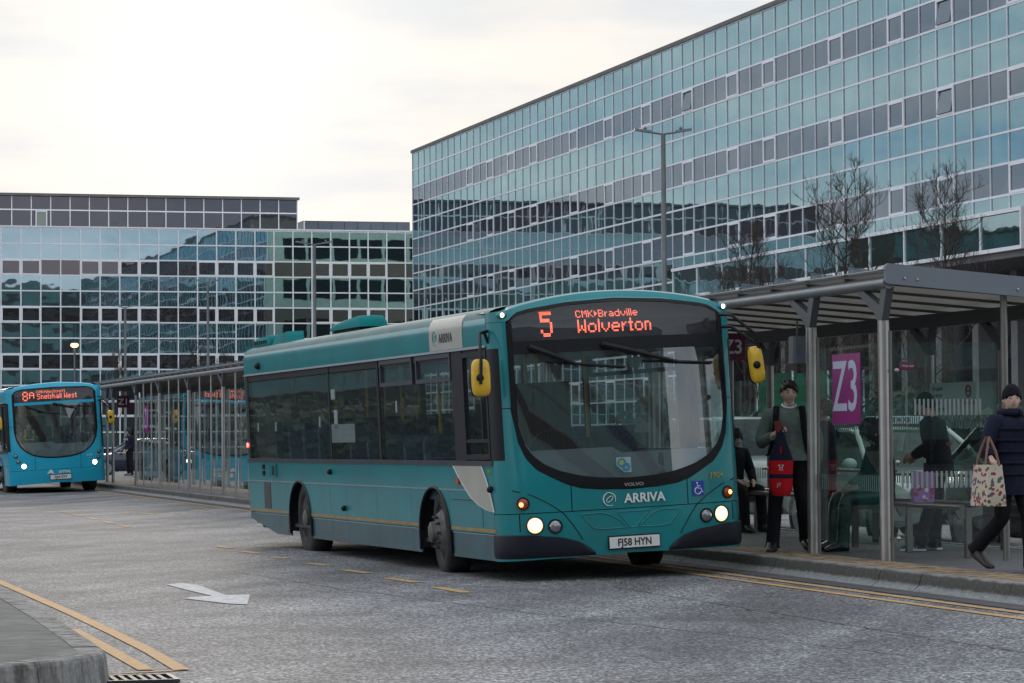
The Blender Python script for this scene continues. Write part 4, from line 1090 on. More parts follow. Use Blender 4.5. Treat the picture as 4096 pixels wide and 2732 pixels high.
# lettering on the nose
text("brand_lettering", "ARRIVA", M_white_vinyl, bus, FY(0.10, 0.808, 0.012) + Vector((0.004, 0.035, 0)), (0.0, 1, 0), (0, 0, 1), 0.125, sx=1.0, bold=0.003)
def swirl(parent, c, right, up, r, m, m2=None):
    """ring with a broken side and a tilted inner loop"""
    R_, U = Vector(right).normalized(), Vector(up).normalized(); N_ = R_.cross(U); c = Vector(c)
    P = [c + R_ * r * cos(t) + U * r * sin(t) for t in lin(radians(75), radians(300), 22)]
    b = MB().tube(P, [r * 0.10 * (0.3 + 0.7 * sin(pi * i / 21)) for i in range(22)], 6)
    P = [c + R_ * r * 0.95 * cos(t) + U * r * 0.95 * sin(t) for t in lin(radians(-30), radians(95), 14)]
    b.tube(P, [r * 0.09 * (0.25 + 0.75 * sin(pi * i / 13)) for i in range(14)], 6)
    P = [c + R_ * r * (0.30 * cos(t) * cos(0.9) - 0.62 * sin(t) * sin(0.9) * -1) + U * r * (0.30 * cos(t) * -sin(0.9) + 0.62 * sin(t) * cos(0.9)) for t in lin(0, 2 * pi, 25)]
    b.tube(P, r * 0.055, 6, cap=False)
    return b.build("brand_emblem", m, parent, 60)
swirl(bus, FY(-0.225, 0.812, 0.006), (0, 1, 0), (0, 0, 1), 0.065, M_white_vinyl)
text("maker_lettering", "VOLVO", mat("dull_chrome", (0.35, 0.36, 0.38), 0.35, metal=0.6), bus, FY(0.03, 0.945, 0.012) + Vector((0.006, 0, 0)), (0, 1, 0), (0, 0, 1), 0.045, sx=1.35, bold=0.0015)
text("fleet_number", "3904", M_gold, bus, FY(0.93, 0.985, 0.010) + Vector((0.002, 0, 0)), (-0.19, 1, 0), (0, 0, 1), 0.085, sx=0.95)
text("fleet_number", "3904", M_gold, bus, (-0.60, -W_ - 0.003, 1.13), (1, 0, 0), (0, 0, 1), 0.075, sx=0.8)
# wheelchair sign
p0 = FY(0.722, 0.867, 0.006); rt_ = (FY(0.78, 0.867) - FY(0.66, 0.867)).normalized(); nn_ = rt_.cross(Vector((0, 0, 1)))
Mx = frame(p0, rt_, Vector((0, 0, 1)), nn_)
sg_ = MB().box(-0.066, 0.066, -0.073, 0.073, 0.0, 0.003, Mx).build("wheelchair_sign", mat("sign_blue", (0.012, 0.05, 0.36), 0.35), bus)
b = MB(); V3 = lambda x, y: Mx @ Vector((x, y, 0.004))
b.ball(V3(-0.012, 0.052), 0.010, 8, 6); b.tube([V3(-0.010, 0.038), V3(-0.004, 0.0), V3(0.028, -0.002), V3(0.042, -0.04), V3(0.052, -0.036)], 0.0055, 6); b.tube([V3(-0.007, 0.022), V3(0.022, 0.022)], 0.004, 6)
b.tube([V3(-0.006 + 0.034 * cos(t), -0.024 + 0.034 * sin(t)) for t in lin(radians(110), radians(345), 18)], 0.0055, 6); b.build("wheelchair_symbol", M_white_vinyl, sg_, 60)
# small blue and yellow transparent-backed sticker inside the screen
Mx = frame(FY(-0.05, 1.14, -0.02), (0, 1, 0), (0, 0, 1), (1, 0, 0))
st_ = MB().prism([(-0.075, 0.075, 0), (-0.075, 0.0, 0), (0.0, -0.072, 0), (0.075, -0.075, 0), (0.075, 0.075, 0)][::-1], (0, 0, 0.002), Mx).build("screen_sticker", mat("sticker_pale", (0.62, 0.70, 0.72), 0.5), bus)
for (x, y, r0, r1, m) in ((-0.022, 0.022, 0.026, 0.046, mat("sticker_blue", (0.03, 0.30, 0.50), 0.5)), (0.022, -0.022, 0.0, 0.044, mat("sticker_blue", (0, 0, 0))), (-0.022, 0.022, 0.0, 0.026, mat("sticker_yellow", (0.65, 0.60, 0.10), 0.5))):
    n = 20; V = [Mx @ Vector((x + r * cos(2 * pi * k / n), y + r * sin(2 * pi * k / n), 0.004 + 0.001 * (r0 == 0.0))) for r in (r0, r1) for k in range(n)]
    MB().add(V, [(k, (k + 1) % n, n + (k + 1) % n, n + k) for k in range(n)]).build("sticker_disc", m, st_)
text("sticker_letter", "n", M_white_vinyl, st_, Mx @ Vector((0.022, -0.026, 0.0065)), (0, 1, 0), (0, 0, 1), 0.06)
# cream panel and emblem on the cantrail, both flanks
for sg in (-1, 1):
    prof = [(W_ + 0.003, 2.388), (W_ + 0.003, 2.57), (W_ - 0.001, 2.625), (W_ - 0.009, 2.655), (W_ - 0.022, 2.686), (W_ - 0.056, 2.7205)]
    cp_ = MB().sheet([[(x, sg * y, z) for y, z in prof] for x in (-1.30, -2.55)]).build("cream_panel", M_cream, bus, 40)
    rdir = (1, 0, 0) if sg < 0 else (-1, 0, 0)
    text("brand_lettering", "ARRIVA", mat("vinyl_black", (0.02, 0.03, 0.03), 0.5), cp_, (-1.92 if sg < 0 else -1.95, sg * (W_ + 0.006), 2.505), rdir, (0, 0, 1), 0.135, sx=1.12, bold=0.002)
    swirl(cp_, (-2.33 if sg < 0 else -1.55, sg * (W_ + 0.004), 2.515), rdir, (0, 0, 1), 0.075, mat("emblem_teal", (0.03, 0.25, 0.26), 0.4))
    # cream swoosh on the flank
    top, bot = 1.19, 0.735
    Lc = [(1.19, -1.84), (1.08, -1.66), (0.97, -1.45), (0.87, -1.24), (0.80, -0.98), (0.755, -0.72), (0.735, -0.50)]
    Rc = [(1.19, -0.86), (1.08, -0.74), (0.97, -0.64), (0.87, -0.575), (0.80, -0.53), (0.755, -0.505), (0.735, -0.495)]
    for k, (m, w, yy) in enumerate(((M_white_vinyl, 0.045, 0.0), (M_cream, 0.0, 0.001))):
        b = MB().sheet([[(l - w if k == 0 else l, sg * (W_ + 0.0075 + yy), z), (r + w if k == 0 else r, sg * (W_ + 0.0075 + yy), z)] for (z, l), (_, r) in zip(Lc, Rc)])
        b.build("swoosh_edge" if k == 0 else "swoosh", m, bus)
# small fittings on the offside
def fit(name, x, z, w, h, m, d=0.012): return MB().box(x - w / 2, x + w / 2, -W_ - d, -W_ + 0.001, z - h / 2, z + h / 2).build(name, m, bus)
fit("side_reflector", -1.70, 1.03, 0.11, 0.06, mat("orange_reflector", (0.42, 0.07, 0.01), 0.3, coat=0.6), 0.02)
v_ = fit("vent_flap", -10.85, 1.085, 0.26, 0.17, M_teal, 0.006)
for z in (1.045, 1.13): fit("vent_hinge", -11.08, z, 0.10, 0.06, M_black, 0.02)
f_ = fit("filler_flap", -10.43, 1.085, 0.28, 0.17, M_teal, 0.02); MB().box(-10.51, -10.36, -W_ - 0.023, -W_ - 0.0205, 1.02, 1.15).build("filler_hole", M_gasket, f_)
for (x, z) in ((-7.26, 1.09), (-6.62, 0.66), (-0.52, 0.96)): MB().ball((x, -W_ - 0.02, z), 0.035, 10, 8).build("side_camera", M_black, bus, 60)
MB().ball((-11.10, -W_ - 0.015, 2.48), 0.05, 12, 8, (1.3, 1, 1)).build("side_camera", M_black, bus, 60)
MB().box(-11.13, -10.72, -W_ - 0.0035, -W_ - 0.001, 0.575, 0.925).build("brown_patch", mat("brown_primer", (0.07, 0.055, 0.05), 0.5, var=0.2), bus)
fit("locker_flap", -1.0, 0.68, 0.24, 0.20, M_teal, 0.004)
for x in (-2.0, -0.56): MB().tube([(x, -W_ - 0.002, 0.845), (x + (1.40 if x < -1 else 0), -W_ - 0.002, 0.845)], 0.006, 6).build("panel_joint", M_gasket, bus) if x < -1 else None
MB().lathe([(0.0, 0), (0.03, 0), (0.03, 0.03), (0, 0.035)], frame((-12.06, -W_ + 0.02, 1.42), (1, 0, 0), (0, 0, 1), (0, -1, 0)), 12).build("rear_lamp", M_redlamp, bus, 50)
# window stickers
for (x, z, w, h, m) in ((-6.95, 1.72, 0.17, 0.22, 0), (-6.62, 1.55, 1.15, 0.22, 1), (-7.05, 2.02, 0.2, 0.12, 0), (-11.4, 1.66, 0.07, 0.12, 0), (-10.3, 1.66, 0.07, 0.12, 0), (-7.8, 1.70, 0.07, 0.13, 0), (-4.1, 1.83, 0.07, 0.13, 0)):
    MB().box(x - w / 2, x + w / 2, -W_ + 0.0145, -W_ + 0.0160, z - h / 2, z + h / 2).build("window_sticker", mat("paper_sticker", (0.42, 0.47, 0.48), 0.7) if m == 0 else mat("grey_notice", (0.22, 0.26, 0.27), 0.6), bus)
# pods on the roof
def pod(x0, x1, z0, h, m, name="roof_pod", hw=0.18, rear=0.55, yc=-0.78):
    """moulded cover: blunt ends, taller towards the front, standing on a dark plinth"""
    rows = []
    for t in (0, 0.005, 0.02, 0.06, 0.15, 0.4, 0.7, 0.85, 0.94, 0.98, 0.995, 1.0):
        e_ = (1 - abs(2 * t - 1) ** 14) ** 0.5 * (rear + (1 - rear) * t); x = x0 + (x1 - x0) * t
        rows.append([(x, yc + y * hw, z0 + h * e_ * (max(0.0, 1 - abs(y) ** 10)) ** 0.5) for y in (-1, -0.995, -0.98, -0.93, -0.8, -0.4, 0, 0.4, 0.8, 0.93, 0.98, 0.995, 1)])
    o_ = MB().sheet(rows).build(name, m, bus, 40)
    MB().box(x0 + 0.08, x1 - 0.08, yc - hw + 0.03, yc + hw - 0.03, z0 - 0.07, z0 + 0.004).build("plinth", M_under, o_)
    return o_
pod(-8.25, -6.75, 2.815, 0.15, M_teal_matt)
p_ = pod(-12.03, -11.0, 2.755, 0.135, M_teal_matt, "engine_vent_pod", 0.14, 0.85, -0.99)
for i in range(6): MB().box(-11.95 + i * 0.14, -11.88 + i * 0.14, -1.138, -1.05, 2.775, 2.825).build("louvre", M_gasket, p_)
MB().prism([(-10.98, -1.10, 2.73), (-10.0, -1.10, 2.73), (-10.12, -1.08, 2.85), (-10.2, -1.06, 2.90), (-10.98, -1.06, 2.86)], (0, 0.22, 0)).build("air_scoop", M_teal_matt, bus)
# ------------------------------------------------------------------ bus shelters along the platform
M_steel = mat("brushed_steel", (0.42, 0.40, 0.38), 0.32, metal=0.85, var=0.12, vscale=5)
M_steel2 = mat("dull_steel", (0.20, 0.19, 0.175), 0.4, metal=0.7, var=0.15, vscale=4)
M_bracket = mat("dark_bracket", (0.075, 0.08, 0.09), 0.5, var=0.15)
M_tube = mat("gutter_tube", (0.30, 0.31, 0.32), 0.38, metal=0.6, var=0.1)
M_fascia = mat("grey_fascia", (0.17, 0.195, 0.225), 0.5, var=0.07, vscale=1.5)
M_roofsheet = mat("translucent_roof", (0.24, 0.23, 0.205), 0.5, var=0.12, vscale=1.5)
def _translucent(m, amt):
    t = m.node_tree; b = t.nodes["Principled BSDF"]; o = t.nodes["Material Output"]
    tl = t.nodes.new("ShaderNodeBsdfTranslucent"); tl.inputs[0].default_value = (0.55, 0.52, 0.46, 1)
    mx = t.nodes.new("ShaderNodeMixShader"); mx.inputs[0].default_value = amt
    t.links.new(b.outputs[0], mx.inputs[1]); t.links.new(tl.outputs[0], mx.inputs[2]); t.links.new(mx.outputs[0], o.inputs[0])
_translucent(M_roofsheet, 0.14)
M_rib = mat("brown_rib", (0.10, 0.092, 0.082), 0.6, var=0.15)
M_beam = mat("dark_beam", (0.045, 0.045, 0.045), 0.55)
M_sh_glass = glass("shelter_glass", (0.86, 0.94, 0.92), ior=1.5)
M_far_glass = glass("far_shelter_glass", (0.62, 0.70, 0.70), ior=2.3)
M_end_glass = glass("end_screen_glass", (0.92, 0.97, 0.96), ior=1.5)
M_back_glass = glass("back_glass", (0.90, 0.96, 0.93), ior=1.45, graze=0.45)
M_fin = glass("roof_fin", (0.6, 0.66, 0.7), film=0.35, filmcol=(0.3, 0.34, 0.38))
M_bars = mat("glass_marking", (0.24, 0.27, 0.265), 0.7)
ROOF_Y0, ROOF_Y1 = -0.04, 2.62
def tz(x): return 2.87 - 0.0031 * x          # height of the gutter tube: the canopy climbs slightly away from the viewer
def rz(x, y): return tz(x) + 0.09 - 0.075 * (y - ROOF_Y0)
def sh(x, y, z): return (x, y, z)
def shelter(label, xs_front, x_near, x_far, glazed, far=False):
    """xs_front: front post positions; glazed: list of (x0, x1) front bays filled with glass"""
    t = thing("bus_shelter", label, "bus shelter", STREET @ Matrix.Translation((0, 0, 0)))
    # gutter tube
    MB().tube([(x_near, 0.0, tz(x_near)), (x_far, 0.0, tz(x_far))], 0.062, 16).build("gutter_tube", M_tube, t, 50)
    # back beam
    n = 2
    b = MB(); 
    for (xa, xb) in ((x_near, x_far),):
        b.prism([(xa, 2.20, rz(xa, 2.2) - 0.20), (xa, 2.30, rz(xa, 2.2) - 0.20), (xa, 2.30, rz(xa, 2.2) - 0.05), (xa, 2.20, rz(xa, 2.2) - 0.05)], (xb - xa, 0, tz(xb) - tz(xa)))
    b.build("back_beam", M_beam, t)
    # roof sheets and ribs every 1.05 m
    nb = int((x_near - x_far) / 1.05)
    for i in range(nb):
        a, c = x_near - i * 1.05 - 0.006, x_near - (i + 1) * 1.05 + 0.006
        MB().sheet([[(x, y, rz(x, y)) for y in (ROOF_Y0 - 0.06, ROOF_Y1)] for x in (a, c)]).build("roof_sheet", M_roofsheet, t)
        x = c
        MB().prism([(x - 0.025, ROOF_Y0, rz(x, ROOF_Y0) - 0.004), (x + 0.025, ROOF_Y0, rz(x, ROOF_Y0) - 0.004), (x + 0.025, ROOF_Y0, rz(x, ROOF_Y0) - 0.03), (x - 0.025, ROOF_Y0, rz(x, ROOF_Y0) - 0.03)], (0, ROOF_Y1 - ROOF_Y0, -0.075 * (ROOF_Y1 - ROOF_Y0))).build("roof_rib", M_rib, t)
        MB().prism([(x, 0.0, rz(x, 0) + 0.022), (x, 0.55, rz(x, 0.55) + 0.022), (x, 0.55, rz(x, .55) + 0.10), (x, 0.0, rz(x, 0) + 0.115)], (0.012, 0, 0)).build("roof_fin", M_fin, t)
    MB().sheet([[(x, ROOF_Y0 - 0.07, rz(x, ROOF_Y0) + 0.022), (x, ROOF_Y0 + 0.0, rz(x, ROOF_Y0) + 0.03)] for x in (x_near, x_far)], (0, 0, 0.008)).build("roof_edge", mat("pale_edge", (0.5, 0.47, 0.42), 0.5), t)
    for k, x in enumerate(xs_front):
        zt_ = tz(x) - 0.36
        r = 0.045 if far else 0.055
        p = MB().tube([(x, 0.02, PZ), (x, 0.02, zt_)], r, 18).build("post", M_steel, t, 50)
        if not far: MB().tube([(x + 0.03, 0.075, PZ), (x + 0.03, 0.075, zt_ - 0.1)], 0.018, 8).build("clamp_rail", M_steel2, p, 50)
        # forked bracket: short arm to the near side, longer thin arm to the far side
        br = MB()
        br.prism([(x - 0.055, -0.02, zt_), (x + 0.055, -0.02, zt_), (x + 0.20, -0.02, zt_ + 0.34), (x + 0.06, -0.02, zt_ + 0.34), (x - 0.01, -0.02, zt_ + 0.15), (x - 0.50, -0.02, zt_ + 0.34), (x - 0.66, -0.02, zt_ + 0.34), (x - 0.12, -0.02, zt_ + 0.07)], (0, 0.075, 0))
        br.build("roof_bracket", M_bracket, p)
    # back posts with single brackets
    for x in (xs_front if not far else xs_front[-2:]):
        xb = x - 2.15
        zb = rz(xb, 2.25) - 0.5
        p = MB().tube([(xb, 2.25, PZ), (xb, 2.25, zb)], 0.05, 14).build("post", M_steel2, t, 50)
        br = MB()
        br.prism([(xb - 0.05, 2.22, zb), (xb + 0.05, 2.22, zb), (xb + 0.16, 2.22, zb + 0.33), (xb + 0.07, 2.22, zb + 0.33), (xb, 2.22, zb + 0.13), (xb - 0.42, 2.22, zb + 0.33), (xb - 0.55, 2.22, zb + 0.33), (xb - 0.10, 2.22, zb + 0.05)], (0, 0.06, 0))
        br.build("roof_bracket", M_beam, p)
    # front panes with slim mullions
    for (x0, x1) in glazed:
        k = max(1, round(abs(x1 - x0) / 1.67))
        for i in range(k):
            a, c = x0 + (x1 - x0) * i / k, x0 + (x1 - x0) * (i + 1) / k
            if i > 0:
                m_ = MB().tube([(a, 0.02, PZ), (a, 0.02, tz(a) - 0.06)], 0.021, 12).build("mullion", M_steel, t, 50)
            MB().box(max(a, c) - 0.06 - (abs(c - a) - 0.12), max(a, c) - 0.06, 0.075, 0.085, PZ + 0.14, tz(a) - 0.42 if k > 1 else 2.30).build("glass_pane", M_far_glass if far else M_sh_glass, t)
            for z in (0.45, 1.25, 2.1):
                MB().lathe([(0.03, 0), (0.03, 0.03), (0.02, 0.04), (0, 0.042)], frame((max(a, c) - 0.05, 0.06, z), (1, 0, 0), (0, 0, 1), (0, -1, 0)), 10).build("glass_clamp", M_bracket, t, 50)
    return t
FP_ = [0.0, -2.09] + [-4.4 - 4.95 * i for i in range(0)]
near_posts = [0.0, -1.93, -7.1, -12.1, -17.1, -22.1]
s1_ = shelter("near bus shelter with a grey end fascia beside the teal bus", near_posts, 0.20, -24.0, [(-1.93, 0.0)])
far_posts = [-29.1, -34.1, -39.2, -44.4, -49.5, -54.2, -59.3, -60.7, -65.0]
s2_ = shelter("long glazed bus shelter behind the blue bus on the left", far_posts, -26.0, -68.0, [(-34.1, -29.1), (-39.2, -34.1), (-44.4, -39.2), (-49.5, -44.4), (-54.2, -49.5)], True)
# end fascia and end screen of the near shelter
fa = [(0.0, 0.0), (0.0, 0.0)]
pts = []
y0, y1 = -0.06, 2.75
zl = lambda y: 2.845 - 0.083 * y; zu = lambda y: 3.04 - 0.083 * y
pts = [(0.22, y0 + 0.03, zl(y0)), (0.22, y1, zl(y1)), (0.22, y1, zu(y1)), (0.22, y0 + 0.03, zu(y0)), (0.22, y0 + 0.01, zu(y0) - 0.01), (0.22, y0, zu(y0) - 0.03), (0.22, y0, zl(y0) + 0.03), (0.22, y0 + 0.01, zl(y0) + 0.008)]
fas = MB().prism(pts, (0.05, 0, 0)).build("end_fascia", M_fascia, s1_)
for y in (0.13, 0.26, 1.30, 1.43): MB().lathe([(0.014, 0), (0.012, 0.01), (0, 0.013)], frame((0.27, y, (zl(y) + zu(y)) / 2 - 0.03), (0, 1, 0), (0, 0, 1), (1, 0, 0)), 10).build("bolt", M_steel, fas, 50)
p = MB().tube([(0.12, 1.22, PZ), (0.12, 1.22, 2.76)], 0.034, 12).build("post", M_steel2, s1_, 50)
es = MB().box(0.055, 0.065, 0.09, 1.18, PZ + 0.12, 2.30).build("end_screen", M_end_glass, s1_)
def bars(parent, x0, x1, z0, z1, n, axis, c, eps):
    b = MB()
    for i in range(n):
        a = x0 + (x1 - x0) * i / n; w = (x1 - x0) / n * 0.48
        if axis == 'y': b.box(c, c + eps, a, a + w, z0, z1)
        else: b.box(a, a + w, c, c + eps, z0, z1)
    return tag(b.build("safety_bars", M_bars, parent), kind="stuff")
bars(es, 0.30, 1.02, 1.60, 1.755, 16, 'y', 0.067, 0.001); bars(es, 0.16, 1.02, 0.90, 1.06, 17, 'y', 0.067, 0.001)
for z in (0.42, 1.15, 2.03): MB().ball((0.075, 0.12, z), 0.024, 10, 8).build("glass_clamp", M_steel, es, 60)
bars(s1_, -1.95, -0.12, 0.86, 1.02, 34, 'x', 0.086, 0.001)
# back glazing
for (a, c) in ((-2.3, -4.1), (-4.4, -9.1), (-9.4, -14.1), (-14.4, -19.1)):
    n = max(1, round((a - c) / 1.7))
    for i in range(n):
        u, v = a - (a - c) * i / n - 0.02, a - (a - c) * (i + 1) / n + 0.02
        g_ = MB().box(v, u, 2.30, 2.31, PZ + 0.2, 2.15).build("back_pane", M_back_glass, s1_)
        bars(g_, v + 0.06, u - 0.04, 1.48, 1.62, 22, 'x', 2.297, 0.001); bars(g_, v + 0.06, u - 0.04, 0.86, 1.0, 22, 'x', 2.297, 0.001)
# speaker box under the second bracket
sp = MB().box(-2.40, -2.22, -0.06, 0.08, 2.16, 2.44, ch=0.02).build("loudspeaker", mat("speaker_grey", (0.10, 0.12, 0.14), 0.5), s1_)
MB().tube([(-2.218, 0.01 + 0.03 * cos(t), 2.30 + 0.05 * sin(t)) for t in lin(pi * 0.5, pi * 1.5, 10)], 0.006, 6).build("speaker_ring", M_bracket, sp)
MB().tube([(-2.31, 0.01, 2.44), (-2.31, 0.01, 2.60)], 0.012, 6).build("speaker_stem", M_bracket, sp)
# perch benches
def bench(label, x0, x1, y, z, back=None):
    t = thing("perch_bench", label, "bench", STREET @ Matrix.Translation((x1, y, PZ)))
    L_ = x1 - x0
    MB().tube([(-L_, 0, z), (0, 0, z)], 0.027, 10).build("seat_rail", mat("bench_rail", (0.20, 0.17, 0.14), 0.35, metal=0.6), t, 50)
    MB().tube([(-L_, 0.22, z + 0.03), (0, 0.22, z + 0.03)], 0.022, 10).build("seat_rail", MATS["bench_rail"], t, 50)
    MB().tube([(-L_, 0.30, z + 0.30), (0, 0.30, z + 0.30)], 0.018, 10).build("back_rail", MATS["bench_rail"], t, 50)
    for x in (-L_ * 0.95, -L_ * 0.5, -L_ * 0.05):
        MB().box(x - 0.03, x + 0.03, 0.10, 0.16, 0, z - 0.02).build("leg", M_steel2, t)
        MB().prism([(x - 0.02, -0.02, z - 0.03), (x - 0.02, 0.28, z), (x - 0.02, 0.28, z - 0.08), (x - 0.02, 0.04, z - 0.13)], (0.04, 0, 0)).build("seat_bracket", M_steel2, t)
    return t
bench("steel perch bench inside the near shelter behind the end screen", -3.6, -0.3, 0.95, 0.50)
bench("steel perch bench against the back glass behind the boy", -9.0, -4.6, 1.75, 0.50)

# ---- stop signs and banners
M_maroon = mat("maroon_sign", (0.13, 0.008, 0.035), 0.4)
M_magenta = mat("magenta_banner", (0.26, 0.018, 0.17), 0.45, var=0.05)
M_sign_white = mat("sign_white", (0.62, 0.64, 0.68), 0.5)
M_banner_white = mat("banner_white", (0.50, 0.55, 0.68), 0.5)
def flag_sign(txt, label, x, y, z, w, h, post=True, faces=(1, 0, 0), size=None, sx=1.0):
    t = thing("stop_flag", label, "sign", STREET @ Matrix.Translation((x, y, PZ)), "stop flags")
    MB().box(-0.015, 0.015, -w / 2, w / 2, z - PZ, z - PZ + h, ch=0.004).build("sign_plate", M_maroon, t)
    text("sign_lettering", txt, M_sign_white, t, (0.019, 0, z - PZ + h * 0.48), (0, 1, 0), (0, 0, 1), size or h * 0.72, sx=sx, bold=0.004)
    if post: MB().tube([(-0.045, 0, 0), (-0.045, 0, z - PZ + h * 0.8)], 0.03, 10).build("sign_post", M_steel2, t, 50)
    return t
flag_sign("Z1", "maroon Z1 stop flag above the long-haired girl", -64.6, 1.0, 2.46, 0.40, 0.37, post=False, sx=1.1)
flag_sign("Z3", "maroon Z3 stop flag between the teal bus and its kerbside mirror", -8.0, 1.30, 2.35, 0.34, 0.34, sx=0.95)
def banner(txt, label, x0, x1, z0, z1, y):
    t = thing("stop_banner", label, "banner", STREET @ Matrix.Translation((x0, y, z0)), "stop banners")
    MB().box(0, x1 - x0, -0.004, 0.0, 0, z1 - z0).build("banner_sheet", M_magenta, t)
    w = x1 - x0
    text("banner_lettering", txt, M_banner_white, t, (w * 0.48, -0.006, (z1 - z0) * 0.50), (1, 0, 0), (0, 0, 1), (z1 - z0) * 1.02, sx=w / (z1 - z0) * 0.80, bold=0.006)
    return t
banner("Z3", "magenta Z3 banner on the near shelter's front glass", -1.47, -0.72, 1.525, 2.225, 0.068)
banner("Z1", "magenta Z1 banner on the far shelter's glass beside the girl", -52.9, -51.95, 1.63, 2.36, 0.068)
# ------------------------------------------------------------------ people (local frame: x forward, y to the person's left, z up, origin between the feet)
def skin_mesh(nodes, edges, sub=2):
    """nodes: list of (pos, radius or (rx, ry)); returns evaluated mesh data"""
    me = bpy.data.meshes.new("skin"); me.from_pydata([Vector(p) for p, _ in nodes], edges, [])
    o = bpy.data.objects.new("skin", me); col.objects.link(o)
    md = o.modifiers.new("s", 'SKIN'); md.use_smooth_shade = True
    if not me.skin_vertices: me.attributes.new("skin", 'FLOAT', 'POINT')
    sv = me.skin_vertices[0].data
    for i, (_, r) in enumerate(nodes):
        sv[i].radius = r if isinstance(r, tuple) else (r, r)
        sv[i].use_root = (i == 0)
    ss = o.modifiers.new("u", 'SUBSURF'); ss.levels = sub; ss.render_levels = sub
    dg = bpy.context.evaluated_depsgraph_get()
    res = bpy.data.meshes.new_from_object(o.evaluated_get(dg))
    bpy.data.objects.remove(o)
    v = [tuple(p.co) for p in res.vertices]; f = [tuple(p.vertices) for p in res.polygons]
    bpy.data.meshes.remove(res)
    return v, f
_skin_ok = True
def graph(chains):
    """chains: lists of (pos, r); points equal to an earlier point are shared"""
    nodes, edges, idx = [], [], {}
    for ch in chains:
        prev = None
        for p, r in ch:
            k = tuple(round(c, 4) for c in p)
            if k not in idx: idx[k] = len(nodes); nodes.append((p, r))
            if prev is not None and prev != idx[k]: edges.append((prev, idx[k]))
            prev = idx[k]
    return nodes, edges
def skinned(name, chains, m, parent, sub=2, extra=None):
    v, f = skin_mesh(*graph(chains), sub=sub)
    b = MB(); b.add(v, f)
    if extra:
        for e in extra: b.add(e.v, e.f)
    return b.build(name, m, parent, 180)
def head_mb(c, yaw, pitch, k=1.0):
    b = MB(); n, m = 28, 22
    R = Matrix.Translation(c) @ Matrix.Rotation(yaw, 4, 'Z') @ Matrix.Rotation(pitch, 4, 'Y')
    V = []
    for i in range(m + 1):
        for j in range(n):
            th, ph = pi * i / m, 2 * pi * j / n
            x, y, z = sin(th) * cos(ph), sin(th) * sin(ph), cos(th)
            sx = 0.098 if x > 0 else 0.100
            yy = 0.078
            if z < 0:
                yy *= 1 - 0.30 * (-z) ** 1.5
                if x > 0: sx *= 1 - 0.12 * (-z) ** 2
                else: sx *= 1 - 0.42 * (-z) ** 1.3
            X, Y, Z = x * sx, y * yy, z * (0.118 if z > 0 else 0.122)
            if x > 0:
                g = lambda cy, cz, w, h: math.exp(-((y - cy) / w) ** 2 - ((z - cz) / h) ** 2)
                X += 0.024 * g(0, -0.20, 0.16, 0.17) + 0.010 * g(0, 0.0, 0.12, 0.2) + 0.008 * g(0, -0.75, 0.35, 0.18) + 0.006 * g(0, -0.48, 0.30, 0.08) - 0.010 * (g(0.36, 0.02, 0.18, 0.12) + g(-0.36, 0.02, 0.18, 0.12)) + 0.006 * g(0, 0.2, 0.6, 0.1)
            V.append(R @ Vector((X * k, Y * k, Z * k)))
    F = [(i * n + j, (i + 1) * n + j, (i + 1) * n + (j + 1) % n, i * n + (j + 1) % n) for i in range(m) for j in range(n)]
    b.add(V, F)
    for s in (-1, 1):
        for t in range(1):
            c_ = R @ Vector((-0.005 * k, s * 0.078 * k, -0.012 * k)); b.ball(c_, 0.026 * k, 8, 6, (0.75, 0.35, 1.2))
    return b, R
def face_parts(parent, R, k, brow=(0.05, 0.03, 0.02), lip=(0.35, 0.12, 0.10)):
    for s in (-1, 1):
        e = MB().ball(R @ Vector((0.080 * k, s * 0.031 * k, 0.004 * k)), 0.0125 * k, 10, 8, (0.8, 1.2, 0.75)).build("eye", mat("eye_white", (0.45, 0.42, 0.40), 0.3), parent, 60)
        MB().ball(R @ Vector((0.0895 * k, s * 0.031 * k, 0.004 * k)), 0.0065 * k, 8, 6, (0.5, 1, 1)).build("iris", mat("eye_dark", (0.02, 0.015, 0.012), 0.3), e, 60)
        MB().tube([R @ Vector(((0.094 - 0.008 * t * t) * k, s * (0.014 + 0.032 * t) * k, (0.024 + 0.006 * t - 0.006 * t * t) * k)) for t in lin(0, 1, 5)], 0.0042 * k, 6).build("eyebrow", mat("brow_hair", brow, 0.8), parent, 60)
    MB().tube([R @ Vector(((0.0965 - 0.012 * abs(t)) * k, 0.024 * t * k, (-0.060 + 0.002 * abs(t)) * k)) for t in lin(-1, 1, 7)], [0.002, 0.004, 0.005, 0.0045, 0.005, 0.004, 0.002], 6).build("mouth", mat("lips", lip, 0.6), parent, 60)
